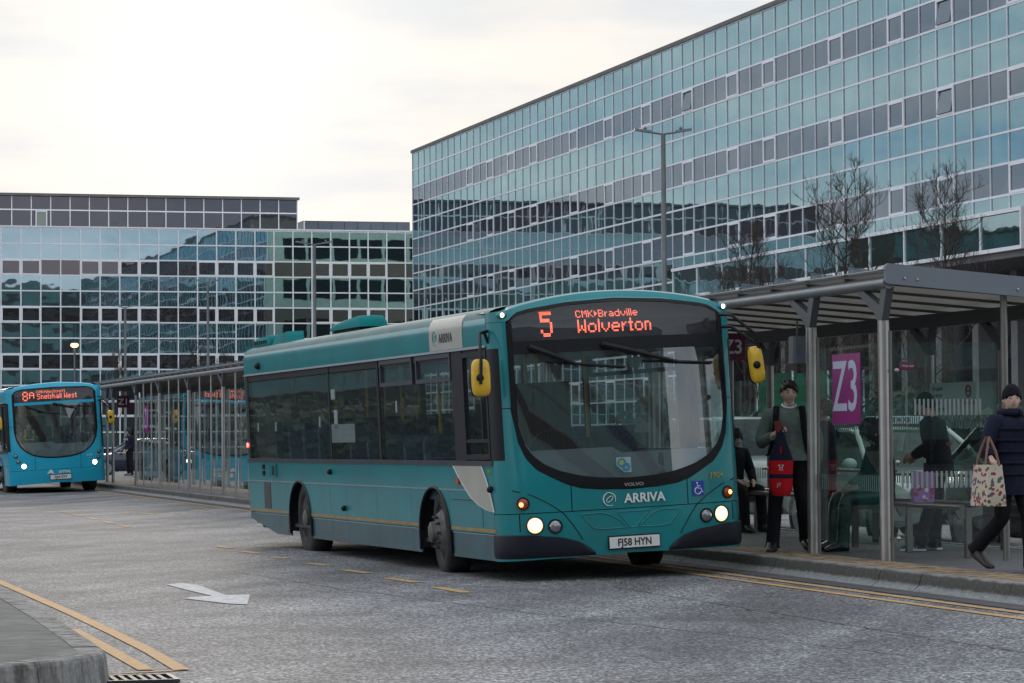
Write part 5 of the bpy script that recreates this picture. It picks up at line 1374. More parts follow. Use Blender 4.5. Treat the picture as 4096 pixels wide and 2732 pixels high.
def hair_cap(parent, R, k, m, front=0.35, back=-0.55, puff=1.10, name="hair", fringe=0.0, rough=0.006, seed=1, nlock=110, sweep=0.0):
    rnd = random.Random(seed); b = MB(); n, mm = 40, 22; V = []; keep = set(); F = []
    for i in range(mm + 1):
        for j in range(n):
            th, ph = pi * 0.78 * i / mm, 2 * pi * j / n
            x, y, z = sin(th) * cos(ph), sin(th) * sin(ph), cos(th)
            lim = back + (front - back) * max(0.0, x) ** 1.2 if x > 0 else back
            if x > 0: lim += sweep * y * x
            if abs(y) > 0.75 and x > -0.2: lim = max(lim, -0.05)
            zz = max(z, lim + 0.05 * sin(9 * ph) * (1 if x > 0 else 0.4))
            r = puff + rnd.uniform(-1, 1) * rough * 6 * (1 if i < mm - 2 else 0.3)
            X = x * 0.100 * r + (fringe if x > 0.3 and z < 0.75 else 0)
            V.append(R @ Vector((X * k, y * 0.080 * r * k, (zz * 0.120 * r + 0.004) * k)))
    F = [(i * n + j, (i + 1) * n + j, (i + 1) * n + (j + 1) % n, i * n + (j + 1) % n) for i in range(mm) for j in range(n)]
    b.add(V, F)
    if name == "hair":
        for i in range(nlock):
            j = rnd.randrange(len(V) // 4, len(V)); p = Vector(V[j]); c_ = R.translation; o_ = (p - c_).normalized(); dn = Vector((rnd.gauss(0, 0.35), rnd.gauss(0, 0.35), -0.9)) + o_ * 0.35
            ln = rnd.uniform(0.018, 0.034) * k * (1 + rough * 14)
            q = p - dn.normalized() * ln * 0.5
            b.tube([q, q + (dn.normalized() + o_ * 0.3) * ln * 0.5, q + dn.normalized() * ln], [0.009 * k, 0.008 * k, 0.0015 * k], 5)
    return b.build(name, m, parent, 60 if name == "hair" else 180)
def hand_chains(w, d, side, palm_n, curl=0.5, k=1.0):
    """palm from wrist w along d; palm_n is the direction the palm faces; side the thumb direction"""
    w, d, side, pn = Vector(w), Vector(d).normalized(), Vector(side).normalized(), Vector(palm_n).normalized()
    pm_ = w + d * 0.045 * k; kn = w + d * 0.085 * k
    ch = [[(w, 0.026 * k), (pm_, (0.030 * k, 0.022 * k)), (kn, (0.032 * k, 0.018 * k))]]
    for i, (off, ln) in enumerate(((0.026, 0.072), (0.009, 0.082), (-0.009, 0.076), (-0.026, 0.058))):
        a = kn + side * off * k + d * 0.006; d1 = (d + pn * curl * 0.6).normalized(); d2 = (d * (1 - curl * 0.7) + pn * curl * 1.3).normalized()
        ch.append([(kn, (0.032 * k, 0.018 * k)), (a, 0.0095 * k), (a + d1 * ln * 0.5 * k, 0.009 * k), (a + d1 * ln * 0.5 * k + d2 * ln * 0.5 * k, 0.0075 * k)])
    t0 = pm_ + side * 0.026 * k
    ch.append([(pm_, (0.030 * k, 0.022 * k)), (t0, 0.013 * k), (t0 + (side * 0.6 + d + pn * 0.4).normalized() * 0.035 * k, 0.011 * k), (t0 + (side * 0.3 + d * 1.1 + pn * 0.6 * curl).normalized() * 0.066 * k, 0.0085 * k)])
    return ch
M_skin = mat("skin", (0.62, 0.42, 0.33), 0.6, var=0.08, vscale=12)
M_skin2 = mat("skin_tan", (0.42, 0.25, 0.17), 0.6, var=0.08, vscale=12)
def V_(*a): return Vector(a)
def person(label, pos, fwd, J, H=1.75, top=None, bottom=None, shoes=None, skin=None, hair=None, hat=None, head_yaw=0.0, head_pitch=0.0, hands=(0.4, 0.4), build=1.0, coat=None, collar=None, sub=2, hand_dirs=None, hair_kw=None, group="people at the stops"):
    """J: joint overrides. All joint coordinates are for a figure 1.75 m tall"""
    k = H / 1.75; f = Vector((fwd[0], fwd[1], 0)).normalized(); l = Vector((0, 0, 1)).cross(f)
    t = thing("person", label, "person", frame(pos, f, l, (0, 0, 1)), group)
    skin = skin or M_skin
    D = dict(pelvis=(0, 0, 0.95), waist=(0.0, 0, 1.10), chest=(0.0, 0, 1.30), neck=(0.0, 0, 1.475), head=(0.025, 0, 1.625),
             lsh=(0, 0.18, 1.41), rsh=(0, -0.18, 1.41), lel=(-0.02, 0.25, 1.13), rel=(-0.02, -0.25, 1.13), lwr=(0.06, 0.25, 0.88), rwr=(0.06, -0.25, 0.88),
             lhip=(0, 0.09, 0.92), rhip=(0, -0.09, 0.92), lkn=(0.02, 0.10, 0.50), rkn=(0.02, -0.10, 0.50), lan=(-0.02, 0.10, 0.09), ran=(-0.02, -0.10, 0.09), lto=(0.16, 0.11, 0.03), rto=(0.16, -0.11, 0.03))
    D.update(J or {})
    P = {a: Vector(b) * k for a, b in D.items()}
    B_ = build
    ch = [[(P["pelvis"], 0.12 * k), (P["waist"], 0.11 * k), (P["chest"], 0.12 * k), (P["neck"] - Vector((0, 0, 0.03 * k)), 0.055 * k), (P["neck"].lerp(P["head"], 0.5), 0.050 * k), (P["head"], 0.055 * k)]]
    for s in "lr":
        ch.append([(P["chest"], 0.12 * k), (P[s + "sh"], 0.035 * k), (P[s + "el"], 0.026 * k), (P[s + "wr"], 0.025 * k)])
        ch.append([(P["pelvis"], 0.12 * k), (P[s + "hip"], 0.07 * k), (P[s + "kn"], 0.045 * k), (P[s + "an"], 0.032 * k), (P[s + "to"], 0.024 * k)])
        d = (P[s + "wr"] - P[s + "el"]).normalized()
        hd = (hand_dirs or {}).get(s)
        if hd: d = Vector(hd[0]).normalized(); side, pn = Vector(hd[1]), Vector(hd[2])
        else:
            side = Vector((1, 0, 0)) if abs(d.x) < 0.8 else Vector((0, 0, 1)); pn = Vector((0, -1 if s == 'l' else 1, 0))
        ch += hand_chains(P[s + "wr"], d, side, pn, hands[0 if s == 'l' else 1], k)
    hb, R = head_mb(P["head"] + Vector((0.0, 0, 0.0)), head_yaw, head_pitch, k)
    body = skinned("body", ch, skin, t, sub, [hb])
    face_parts(body, R, k)
    if hair: hair_cap(t, R, k, hair, **(hair_kw or {}))
    if hat:
        hair_cap(t, R, k, hat, front=0.30, back=-0.25, puff=1.16, name="beanie", rough=0.0015, seed=3)
    # clothes
    if top:
        hz = coat if coat is not None else 0.93
        p_, w_, c_, n_ = P["pelvis"], P["waist"], P["chest"], P["neck"]
        sh_ = (P["lsh"] + P["rsh"]) / 2; hw = (P["lsh"] - P["rsh"]).length / 2
        hem = Vector((p_.x, p_.y, 0)) + Vector((0.0, 0, hz * k))
        R_ = [(hem, 0.128, 0.172), (hem.lerp(p_, 0.5) if hz < 0.9 else hem + Vector((0, 0, 0.02)), 0.130, 0.172), (p_ + (w_ - p_) * 0.25, 0.124, 0.166), (w_, 0.118, 0.160), (w_.lerp(c_, 0.5), 0.124, 0.170), (c_, 0.128, 0.178), (c_.lerp(sh_, 0.6), 0.120, hw / k + 0.012), (sh_ + Vector((0, 0, 0.012 * k)), 0.098, hw / k + 0.0), (sh_ + Vector((0.0, 0, 0.045 * k)), 0.082, hw / k - 0.055), (n_ + Vector((0, 0, -0.008 * k)), 0.070, 0.078), (n_ + Vector((0.004, 0, 0.016 * k)), 0.062, 0.064)]
        rr = random.Random(len(label)); rows = []
        for i, (c0, a_, b_) in enumerate(R_):
            if a_ > 0.09: a_, b_ = a_ * B_, b_ * (B_ if i < 6 else 1 + (B_ - 1) * 0.4)
            rows.append([c0 + Vector((a_ * k * cos(t_) * (1 + 0.03 * sin(3 * t_ + i * 1.3)), b_ * k * math.copysign(abs(sin(t_)) ** 0.86, sin(t_)) * (1 + 0.02 * sin(5 * t_ + i)), 0.006 * sin(4 * t_ + 2 * i) * (i > 0))) for t_ in lin(0, 2 * pi, 29)])
        b = MB().sheet(rows)
        for s in "lr":
            A, E_, Wr = P[s + "sh"], P[s + "el"], P[s + "wr"]
            inn = A.lerp(sh_, 0.35) + Vector((0, 0, -0.01))
            pts = [inn, A + Vector((0, 0, -0.012 * k)), A.lerp(E_, 0.3), A.lerp(E_, 0.62), A.lerp(E_, 0.9), E_.lerp(Wr, 0.08), E_.lerp(Wr, 0.35), E_.lerp(Wr, 0.65), E_.lerp(Wr, 0.88), E_.lerp(Wr, 0.93)]
            rad = [0.072, 0.076, 0.069, 0.064, 0.060, 0.059, 0.055, 0.050, 0.044, 0.040]
            b.tube(pts, [r_ * k * (1 + (B_ - 1) * 0.8) * (1 + 0.05 * sin(i * 2.1)) for i, r_ in enumerate(rad)], 14)
        b.build("top", top, t, 70)
    if bottom:
        p_, w_ = P["pelvis"], P["waist"]
        ax = (w_ - p_).normalized()
        rows = []
        for u, a_, b_ in ((-0.07, 0.085, 0.12), (-0.04, 0.118, 0.160), (0.0, 0.122, 0.166), (0.06, 0.115, 0.158), (0.10, 0.11, 0.152)):
            rows.append([p_ + ax * u * k + Vector((a_ * k * cos(t_), b_ * k * sin(t_), 0)) for t_ in lin(0, 2 * pi, 21)])
        b = MB().sheet(rows)
        for s in "lr":
            Hp, K_, A = P[s + "hip"], P[s + "kn"], P[s + "an"]
            d_ = (A - K_).normalized()
            pts = [Hp + Vector((0, 0, 0.02)), Hp.lerp(K_, 0.2), Hp.lerp(K_, 0.5), Hp.lerp(K_, 0.8), Hp.lerp(K_, 0.97), K_.lerp(A, 0.12), K_.lerp(A, 0.4), K_.lerp(A, 0.7), A, A + d_ * 0.045 * k]
            rad = [0.092, 0.094, 0.086, 0.077, 0.074, 0.073, 0.071, 0.070, 0.070, 0.074]
            b.tube(pts, [r_ * k * (1 + 0.035 * sin(i * 2.3 + (s == 'l'))) for i, r_ in enumerate(rad)], 14)
        b.build("trousers", bottom, t, 70)
    if shoes:
        for s in "lr":
            a, b_ = P[s + "an"], P[s + "to"]; d = (b_ - a); d.z = 0; d = d.normalized() if d.length > 1e-4 else Vector((1, 0, 0))
            up = Vector((0, 0, 1))
            sx_, sy = d, up.cross(d)
            z0 = min(a.z - 0.085 * k, b_.z - 0.028 * k)
            tilt = max(0.0, a.z - 0.09 * k - (b_.z - 0.03 * k))
            rows = []
            for u in lin(-0.07, 0.205, 12):
                w = 0.052 * (1 - max(0, (u - 0.12) / 0.10) ** 2 * 0.7) * (1 - max(0, (-0.03 - u) / 0.05) ** 2 * 0.4)
                h = interp([(-0.07, 0.100), (0.0, 0.125), (0.05, 0.112), (0.10, 0.082), (0.15, 0.064), (0.19, 0.050), (0.21, 0.025)], u)
                zb = (b_.z - 0.03 * k) + tilt * max(0.0, 1 - (u + 0.07) / 0.22)
                c0 = Vector((a.x, a.y, 0)) + d * (u + 0.01) * k
                ring_ = []
                for q in range(10):
                    t_ = 2 * pi * q / 10; e_ = 0.6
                    yy = math.copysign(abs(cos(t_)) ** e_, cos(t_)) * w * k; zz = (math.copysign(abs(sin(t_)) ** e_, sin(t_)) * 0.5 + 0.5) * h * k
                    ring_.append(c0 + sy * yy + Vector((0, 0, zb + zz)))
                rows.append(ring_ + [ring_[0]])
            b = MB().sheet(rows); n = 11; b.f += [tuple(range(n - 1)), tuple(range((len(rows) - 1) * n, len(rows) * n - 1))]
            b.build("shoe", shoes, t, 60)
    if collar:
        pts = [P["neck"] + Vector((0.068 * k * cos(a) + 0.012, 0.070 * k * sin(a), (0.028 - 0.035 * max(0, cos(a))) * k)) for a in lin(0, 2 * pi, 25)]
        MB().tube(pts, 0.0115 * k, 8, cap=False).build("collar", collar, t, 60)
    t["_k"] = k
    return t, P, R
def M_fab(n, c, r=0.9, var=0.18, vs=14): return mat(n, c, r, var=var, vscale=vs, bump=0.25, bscale=45, spec=0.2)
M_green_knit = M_fab("sage_jumper", (0.115, 0.155, 0.135)); M_blacktr = M_fab("black_trousers", (0.012, 0.012, 0.016)); M_navy = M_fab("navy_cloth", (0.014, 0.016, 0.034)); M_blackjk = M_fab("black_jacket", (0.008, 0.009, 0.012))
M_darkhair = mat("dark_brown_hair", (0.024, 0.014, 0.010), 0.55, var=0.4, vscale=60, bump=0.5, bscale=120)
M_blackhair = mat("black_hair", (0.008, 0.007, 0.008), 0.5, var=0.3, vscale=60)
M_shoe = mat("black_shoe", (0.012, 0.012, 0.014), 0.4)

# boy with the sage jumper
bp = S(-2.55, 0.0, PZ)
boy, P, R = person("boy in a sage green jumper holding a phone and a red bag", bp, (-0.06, -1), dict(
    pelvis=(0.02, 0.01, 0.95), lsh=(0, 0.20, 1.405), rsh=(0, -0.20, 1.405), rel=(-0.02, -0.29, 1.11), rwr=(0.21, -0.17, 1.19), lel=(-0.03, 0.29, 1.13), lwr=(0.08, 0.28, 0.90),
    rkn=(0.05, -0.15, 0.50), ran=(0.05, -0.18, 0.09), rto=(0.23, -0.21, 0.03), lkn=(0.06, 0.13, 0.50), lan=(-0.24, 0.17, 0.15), lto=(-0.08, 0.19, 0.04)),
    H=1.79, top=M_green_knit, bottom=M_blacktr, shoes=M_shoe, hair=M_darkhair, head_yaw=0.22, head_pitch=0.06, hands=(0.55, 0.75), collar=mat("white_collar", (0.62, 0.60, 0.68), 0.8),
    hand_dirs={'r': ((0.45, 0.75, 0.35), (0.1, -0.2, 1), (-0.6, 0.3, 0))}, hair_kw=dict(front=0.50, back=-0.10, puff=1.10, fringe=0.012, rough=0.007, nlock=75, sweep=-0.35), build=1.12)
k = 1.79 / 1.75
MB().box(-0.006, 0.006, -0.036, 0.036, -0.07, 0.075, Matrix.Translation(P["rwr"] + Vector((0.07, 0.055, 0.075))) @ Matrix.Rotation(0.15, 4, 'X')).build("phone", mat("red_phone_case", (0.16, 0.012, 0.012), 0.4), None)
ph = bpy.data.objects["phone"]; ph.matrix_world = boy.matrix_world; tag(ph, "small dark red phone in the boy's raised hand", "phone")
# backpack straps and pack
for s in (-1, 1):
    pts = [(-0.17, s * 0.12, 1.36), (-0.08, s * 0.125, 1.475), (0.04, s * 0.13, 1.485), (0.135, s * 0.135, 1.40), (0.172, s * 0.145, 1.27), (0.165, s * 0.165, 1.12), (0.10, s * 0.20, 1.0), (-0.05, s * 0.21, 0.98)]
    q = MB(); rows = []
    for i, p in enumerate(pts):
        p = Vector(p) * k; rows.append([p + Vector((0, -0.032, 0)), p + Vector((0.012, 0, 0.006)), p + Vector((0, 0.032, 0))])
    q.sheet(rows, (-0.012, 0, -0.004))
    st_o = q.build("backpack_strap", M_blackjk, None); st_o.matrix_world = boy.matrix_world
    if s == -1: pack = st_o
bpk = thing("backpack", "black backpack worn by the boy in the green jumper", "backpack", boy.matrix_world.copy())
for o in list(bpy.data.objects):
    if o.name.startswith("backpack_strap"): o.parent = bpk; o.matrix_local = Matrix.Identity(4)
rows = []
for z in lin(1.0, 1.46, 7):
    e_ = 1 - abs((z - 1.22) / 0.25) ** 3 * 0.35
    rows.append([(-0.17 - 0.13 * e_ * max(0, sin(a)) ** 0.5 if 0 < a < pi else -0.165, 0.16 * e_ * cos(a), z * k) for a in lin(0, pi, 11)])
MB().sheet(rows).build("pack_body", M_blackjk, bpk, 60)
# drawstring bag in his right hand
bag = thing("drawstring_bag", "navy and red school bag with crest hanging from the boy's hand", "bag", boy.matrix_world @ Matrix.Translation((0.30, -0.10, -0.03)))
def bag_section(z0, z1, m, name, n=9):
    rows = []
    for z in lin(z0, z1, n):
        hw = interp([(0.62, 0.075), (0.65, 0.105), (0.70, 0.118), (0.84, 0.124), (0.98, 0.128), (1.04, 0.112), (1.11, 0.085), (1.18, 0.062), (1.27, 0.038)], z); d = hw * 0.42
        rows.append([(d * cos(a) * (1 if abs(cos(a)) > 0 else 1), hw * sin(a) * (0.9 + 0.1 * abs(sin(a))), z) for a in lin(0, 2 * pi, 21)])
    return MB().sheet(rows).build(name, m, bag, 60)
M_red = M_fab("red_cloth", (0.52, 0.012, 0.02), var=0.15)
bag_section(0.62, 0.80, M_red, "lower_pocket"); bag_section(0.80, 0.845, M_navy, "navy_band", 3); bag_section(0.845, 0.985, M_red, "upper_pocket"); bag_section(0.985, 1.28, M_navy, "neck")
text("initials", "JT", M_sign_white, bag, (0.060, 0.0 - 0.02, 0.735), (0.0, 1, 0), (0, 0, 1), 0.05)
b = MB()
for (y, z, w, h) in ((-0.018, 0.935, 0.020, 0.014), (0.018, 0.935, 0.020, 0.014), (-0.012, 0.912, 0.012, 0.018), (0.012, 0.912, 0.012, 0.018), (0, 0.889, 0.046, 0.006)): b.box(0.0575, 0.0585, y - w / 2, y + w / 2, z - h / 2, z + h / 2)
b.build("crest", M_sign_white, bag)
MB().box(0.05, 0.052, -0.008, 0.008, 1.06, 1.13).build("zip_pull", M_red, bag)
MB().tube([(0.0, 0, 1.27), (-0.03, 0.02, 1.33), (-0.05, 0.05, 1.27)], 0.012, 6).build("drawcord", M_navy, bag)

# man in black behind the end screen
man, P, R = person("man in black jacket and beanie leaning on the bench behind the striped screen", S(-2.35, 1.55, PZ), (-0.75, 0.35), dict(
    pelvis=(-0.06, 0, 0.92), chest=(0.0, 0, 1.26), waist=(-0.03, 0, 1.08), neck=(0.05, 0, 1.43), head=(0.10, 0, 1.57), lsh=(0.02, 0.19, 1.37), rsh=(0.02, -0.19, 1.37), lwr=(0.20, 0.16, 1.02), rwr=(0.20, -0.16, 1.02),
    lan=(0.12, 0.17, 0.09), lto=(0.28, 0.22, 0.03), ran=(0.06, -0.17, 0.09), rto=(0.22, -0.23, 0.03)), H=1.70, top=M_blackjk, bottom=M_blacktr, hat=M_blackjk, skin=M_skin2, shoes=mat("grey_trainer", (0.085, 0.10, 0.10), 0.6), build=1.12, coat=0.80)
text("back_print", "original", mat("orange_print", (0.20, 0.06, 0.03), 0.7), man, (-0.165, 0.02, 1.12), (0, -1, 0), (0, 0, 1), 0.075)
k2 = 1.70 / 1.75
for s in "lr":
    a, b_ = P[s + "an"], P[s + "to"]; d = (b_ - a); d.z = 0; d.normalize(); sy = Vector((0, 0, 1)).cross(d)
    for sd in (-1, 1):
        for i in range(3):
            c0 = Vector((a.x, a.y, 0)) + d * (0.045 + 0.028 * i)
            MB().tube([c0 + sy * sd * 0.047 + Vector((0, 0, 0.022)), c0 + sy * sd * 0.040 + d * -0.012 + Vector((0, 0, 0.06)), c0 + sy * sd * 0.026 + d * -0.022 + Vector((0, 0, 0.088))], 0.005, 6).build("shoe_stripe", M_sign_white, man)
    MB().box(-0.07, 0.20, -0.05, 0.05, 0.0, 0.018, frame((a.x + d.x * 0.01, a.y + d.y * 0.01, 0.0), d, sy, (0, 0, 1))).build("shoe_sole", M_sign_white, man)

# woman walking with the floral tote
wom, P, R = person("woman in navy padded coat and black beanie walking at the right edge", S(2.30, 0.265, PZ), (0.55, -0.85), dict(
    rsh=(0, -0.19, 1.41), rel=(-0.03, -0.28, 1.16), rwr=(0.09, -0.33, 1.07), lel=(0.10, 0.27, 1.20), lwr=(0.19, 0.10, 1.40), lkn=(0.14, 0.09, 0.51), lan=(0.16, 0.09, 0.09), lto=(0.34, 0.09, 0.035), rkn=(-0.02, -0.10, 0.50), ran=(-0.36, -0.11, 0.22), rto=(-0.27, -0.11, 0.05)),
    H=1.64, top=M_navy, bottom=M_blacktr, hat=M_blackjk, shoes=mat("brown_boot", (0.03, 0.022, 0.022), 0.5), build=1.18, coat=0.72, skin=M_skin, head_yaw=-0.5)
sc = MB().tube([P["neck"] + Vector((0.09 * cos(a), 0.09 * sin(a), 0.02)) for a in lin(0, 2 * pi, 19)], 0.035, 8, cap=False).build("scarf", M_navy, wom, 60)
# quilting rings on her coat
for z in (0.86, 0.96, 1.06, 1.16, 1.26):
    MB().tube([(0.157 * 1.1 * cos(a) * 0.9, 0.205 * sin(a), z) for a in lin(0, 2 * pi, 29)], 0.012, 6, cap=False).build("quilt_seam", M_navy, wom, 60)
def floral(name):
    m = bpy.data.materials.new(name); m.use_nodes = True; t = m.node_tree; L = t.links.new; N = t.nodes.new; b = t.nodes["Principled BSDF"]
    tc = N("ShaderNodeTexCoord"); v = N("ShaderNodeTexVoronoi"); v.inputs["Scale"].default_value = 36; L(tc.outputs["Object"], v.inputs["Vector"])
    r = N("ShaderNodeValToRGB"); r.color_ramp.interpolation = 'CONSTANT'
    for pos, c in ((0.0, (0.30, 0.02, 0.03)), (0.25, (0.50, 0.46, 0.36)), (0.42, (0.07, 0.11, 0.05)), (0.58, (0.50, 0.46, 0.36)), (0.72, (0.10, 0.08, 0.16)), (0.84, (0.50, 0.46, 0.36))):
        e_ = r.color_ramp.elements.new(pos); e_.color = (*c, 1)
    sp_ = N("ShaderNodeSeparateColor"); L(v.outputs["Color"], sp_.inputs[0]); L(sp_.outputs[0], r.inputs[0])
    d = N("ShaderNodeMath"); d.operation = 'LESS_THAN'; d.inputs[1].default_value = 0.62; L(v.outputs["Distance"], d.inputs[0])
    mx = N("ShaderNodeMix"); mx.data_type = 'RGBA'; mx.inputs["A"].default_value = (0.50, 0.46, 0.36, 1); L(d.outputs[0], mx.inputs["Factor"]); L(r.outputs[0], mx.inputs["B"]); L(mx.outputs["Result"], b.inputs["Base Color"])
    b.inputs["Roughness"].default_value = 0.8; MATS[name] = m; return m
tote = thing("tote_bag", "floral print tote bag carried by the woman in navy", "bag", wom.matrix_world @ Matrix.Translation((0.10, -0.36, 0.585)) @ Matrix.Diagonal((1.15, 1.1, 1.0, 1)) @ Matrix.Rotation(-0.35, 4, 'Z'))
rows = []
for z in lin(0, 0.36, 8):
    w = 0.185 + 0.012 * sin(z * 14); d = 0.07 + 0.03 * (1 - z / 0.36)
    rows.append([(w * math.copysign(abs(cos(a)) ** 0.4, cos(a)), d * math.copysign(abs(sin(a)) ** 0.6, sin(a)), z) for a in lin(0, 2 * pi, 25)])
b = MB().sheet(rows); b.f.append(tuple(range(24))); b.build("bag_body", floral("floral_print"), tote, 60)
for y in (-0.06, 0.06):
    MB().tube([(-0.09, y, 0.34), (-0.06, y * 0.6, 0.48), (-0.03, 0, 0.60), (0.03, 0, 0.60), (0.07, y * 0.6, 0.48), (0.09, y, 0.34)], 0.011, 6).build("handle", mat("tan_handle", (0.20, 0.11, 0.08), 0.7), tote, 60)

# seated woman in the green skirt
sit = dict(pelvis=(-0.05, 0, 0.60), waist=(-0.07, 0, 0.76), chest=(-0.04, 0, 0.96), neck=(0.0, 0, 1.12), head=(0.05, 0, 1.26), lsh=(-0.02, 0.18, 1.06), rsh=(-0.02, -0.18, 1.06), lel=(0.04, 0.25, 0.80), rel=(0.04, -0.25, 0.80), lwr=(0.28, 0.12, 0.68), rwr=(0.28, -0.12, 0.68),
           lhip=(0.02, 0.10, 0.58), rhip=(0.02, -0.10, 0.58), lkn=(0.42, 0.14, 0.56), rkn=(0.42, -0.14, 0.56), lan=(0.46, 0.14, 0.09), ran=(0.46, -0.14, 0.09), lto=(0.62, 0.15, 0.03), rto=(0.62, -0.15, 0.03))
w2, P, R = person("curly dark-haired woman in a dark coat and green trousers seated behind the glass", S(-2.55, 0.98, PZ), (-0.9, -0.25), sit, H=1.72, top=M_blackjk, bottom=mat("green_satin", (0.012, 0.055, 0.045), 0.4, var=0.3, vscale=8), shoes=M_shoe, hair=M_blackhair, hair_kw=dict(front=0.30, back=-0.9, puff=1.32, rough=0.02), coat=0.50, build=1.05, head_pitch=0.35)
w3, P, R = person("person in a long dark coat standing behind the boy by the shelter post", S(-5.0, 1.35, PZ), (-0.9, 0.3), None, H=1.62, top=M_navy, bottom=M_blacktr, shoes=mat("tan_shoe", (0.13, 0.09, 0.07), 0.6), hair=mat("ginger_hair", (0.16, 0.07, 0.035), 0.6, var=0.3, vscale=40), coat=0.55, build=1.05, skin=M_skin2, sub=1)
w4, P, R = person("hunched person in a dark coat sitting on the bench behind the bus mirror", S(-8.9, 1.62, PZ), (0.35, -0.6), sit, H=1.66, top=M_blackjk, bottom=M_blacktr, shoes=M_shoe, hair=M_blackhair, coat=0.5, build=1.12, head_pitch=0.4, sub=1)
girl, P, R = person("long-haired girl in a navy hoodie waiting under the Z1 flag", Vector((-13.47, 101.2, PZ)), (-0.8, -0.65), dict(lwr=(0.16, 0.10, 0.95), rwr=(0.16, -0.10, 0.95), lel=(-0.03, 0.26, 1.15), rel=(-0.03, -0.26, 1.15)), H=1.66, top=M_navy, bottom=M_blacktr, shoes=mat("grey_trainer", (0, 0, 0)), hair=M_blackhair, hair_kw=dict(front=0.40, back=-1.0, puff=1.22, rough=0.012), build=1.05, sub=1)
MB().sheet([[(-0.07 - 0.02 * sin(z * 9), 0.10 * s, z) for s in lin(-1, 1, 5)] for z in lin(1.22, 1.62, 6)], (-0.035, 0, 0)).build("long_hair", M_blackhair, girl, 60)
text("hoodie_print", "SURFER", M_sign_white, girl, (0.17, 0, 1.27), (0, 1, 0), (0, 0, 1), 0.09)
# gift bag on the bench
gb = thing("gift_bag", "lilac carrier bag with red flowers standing on the perch bench", "bag", frame(S(-1.45, 1.02, PZ + 0.525), SN, -SF, (0, 0, 1)))
MB().prism([(-0.11, -0.05, 0), (0.11, -0.05, 0), (0.13, -0.03, 0.30), (-0.10, -0.03, 0.32)], (0, 0.08, 0)).build("bag_body", mat("lilac_paper", (0.30, 0.13, 0.36), 0.5, var=0.15, vscale=10), gb)
rnd = random.Random(5)
for i in range(13):
    x, z, r = rnd.uniform(-0.09, 0.10), rnd.uniform(0.02, 0.16), rnd.uniform(0.012, 0.026)
    MB().lathe([(r, 0), (r * 0.8, 0.002), (0, 0.002)], frame((x, -0.053 + 0.02 * z / 0.3, z), (1, 0, 0), (0, 0, 1), (0, -1, 0)), 10).build("printed_flower", mat("red_flower", (0.36, 0.03, 0.06), 0.6) if i % 4 else M_sign_white, gb)
# ------------------------------------------------------------------ the blue bus on the left
bus2 = thing("bus", "bright blue single-deck bus on the left, route 8A lit, approaching", "bus", bus_matrix(-12.35, 78.5, 0.27, 0.0, 0.055) @ Matrix.Scale(1.075, 4))
M_blue = mat("blue_bus_paint", (0.012, 0.37, 0.55), 0.30, coat=0.3, spec=0.35, var=0.06, vscale=1.2)
opt2 = dict(opt)
opt2.update(edge_paint=M_blue, roof_paint=M_blue, paint=M_blue, skirt=M_blue, L=10.2, W=1.22, roof_edge=2.70, crown=0.11, smax=1.12, seam_z=0.62, header=(2.275, 2.345), header_mat=M_blue, bumper=False, skirt_split=False, pillar_lo=1.75, arch_side=2.58,
  scr_black=[(0, .90), (.3, .915), (.5, .95), (.65, 1.0), (.8, 1.09), (.93, 1.22), (1.02, 1.40), (1.07, 1.62), (1.10, 1.75)],
  scr_glass=[(0, .935), (.3, .95), (.5, .985), (.65, 1.035), (.8, 1.125), (.92, 1.26), (1.0, 1.45), (1.06, 1.7), (1.10, 1.8)],
  scr_top=[(0, 2.71), (.8, 2.69), (.95, 2.66), (1.02, 2.61), (1.07, 2.53)],
  led=[("8", -0.80, -0.66, 2.385, 2.625, 2), ("A", -0.63, -0.50, 2.44, 2.60, 2), ("CMK>Westcroft", -0.44, 0.30, 2.565, 2.635, 1), ("Snelshall West", -0.43, 0.60, 2.415, 2.545, 2)],
  lamps=[("headlamp", -0.86, 0.735, 0.060, M_lampwhite2, 0), ("headlamp", 0.93, 0.74, 0.060, M_lampwhite2, 0), ("indicator", -1.0, 0.86, 0.045, M_lens, 0), ("indicator", 1.04, 0.86, 0.045, M_lens, 0), ("indicator", 1.06, 1.0, 0.045, M_lens, 0), ("indicator", -1.06, 1.0, 0.045, M_lens, 0)],
  axles=[-2.3, -7.6], panels=[-10.2, -8.6, -6.6, -4.2, -3.2, -1.4, -0.485], pillars=[(-10.2, -10.0), (-6.6, -6.5), (-3.8, -3.7), (-1.79, -1.40)], windows=[(-10.0, -6.6, None), (-6.5, -3.8, None), (-3.7, -1.79, None)],
  wipers=[((-0.70, 2.24), (-0.25, 2.06), (-0.45, 2.09), (0.12, 2.02)), ((-0.02, 2.28), (0.55, 2.13), (0.15, 2.22), (0.95, 2.16))],
  mirrors=[("o", (-0.10, -1.43, 1.86), 0.085, 0.17, 0.0, [[(-0.42, -1.22, 2.35), (-0.2, -1.40, 2.33), (-0.02, -1.45, 1.9)]]), ("n", (0.12, 1.38, 1.86), 0.085, 0.17, 0.1, [[(-0.1, 1.10, 2.40), (0.05, 1.16, 2.38), (0.15, 1.38, 2.15), (0.13, 1.42, 1.7)], [(-0.1, 1.10, 2.30), (0.05, 1.16, 2.28), (0.15, 1.37, 2.06)]])],
  plate=(0.04, 0.42, 0.52, 0.11, "FJ64 EVV"), plate_sx=0.86, ride=0.05, steer=0.08, waist=1.10, side_seam=0.75)
H2 = make_bus(bus2, opt2)
FY2 = H2["FY"]
text("brand_lettering", "arriva", M_white_vinyl, bus2, FY2(0.12, 0.555, 0.014) + Vector((0.006, 0.02, 0)), (0, 1, 0), (0, 0, 1), 0.13, bold=0.002)
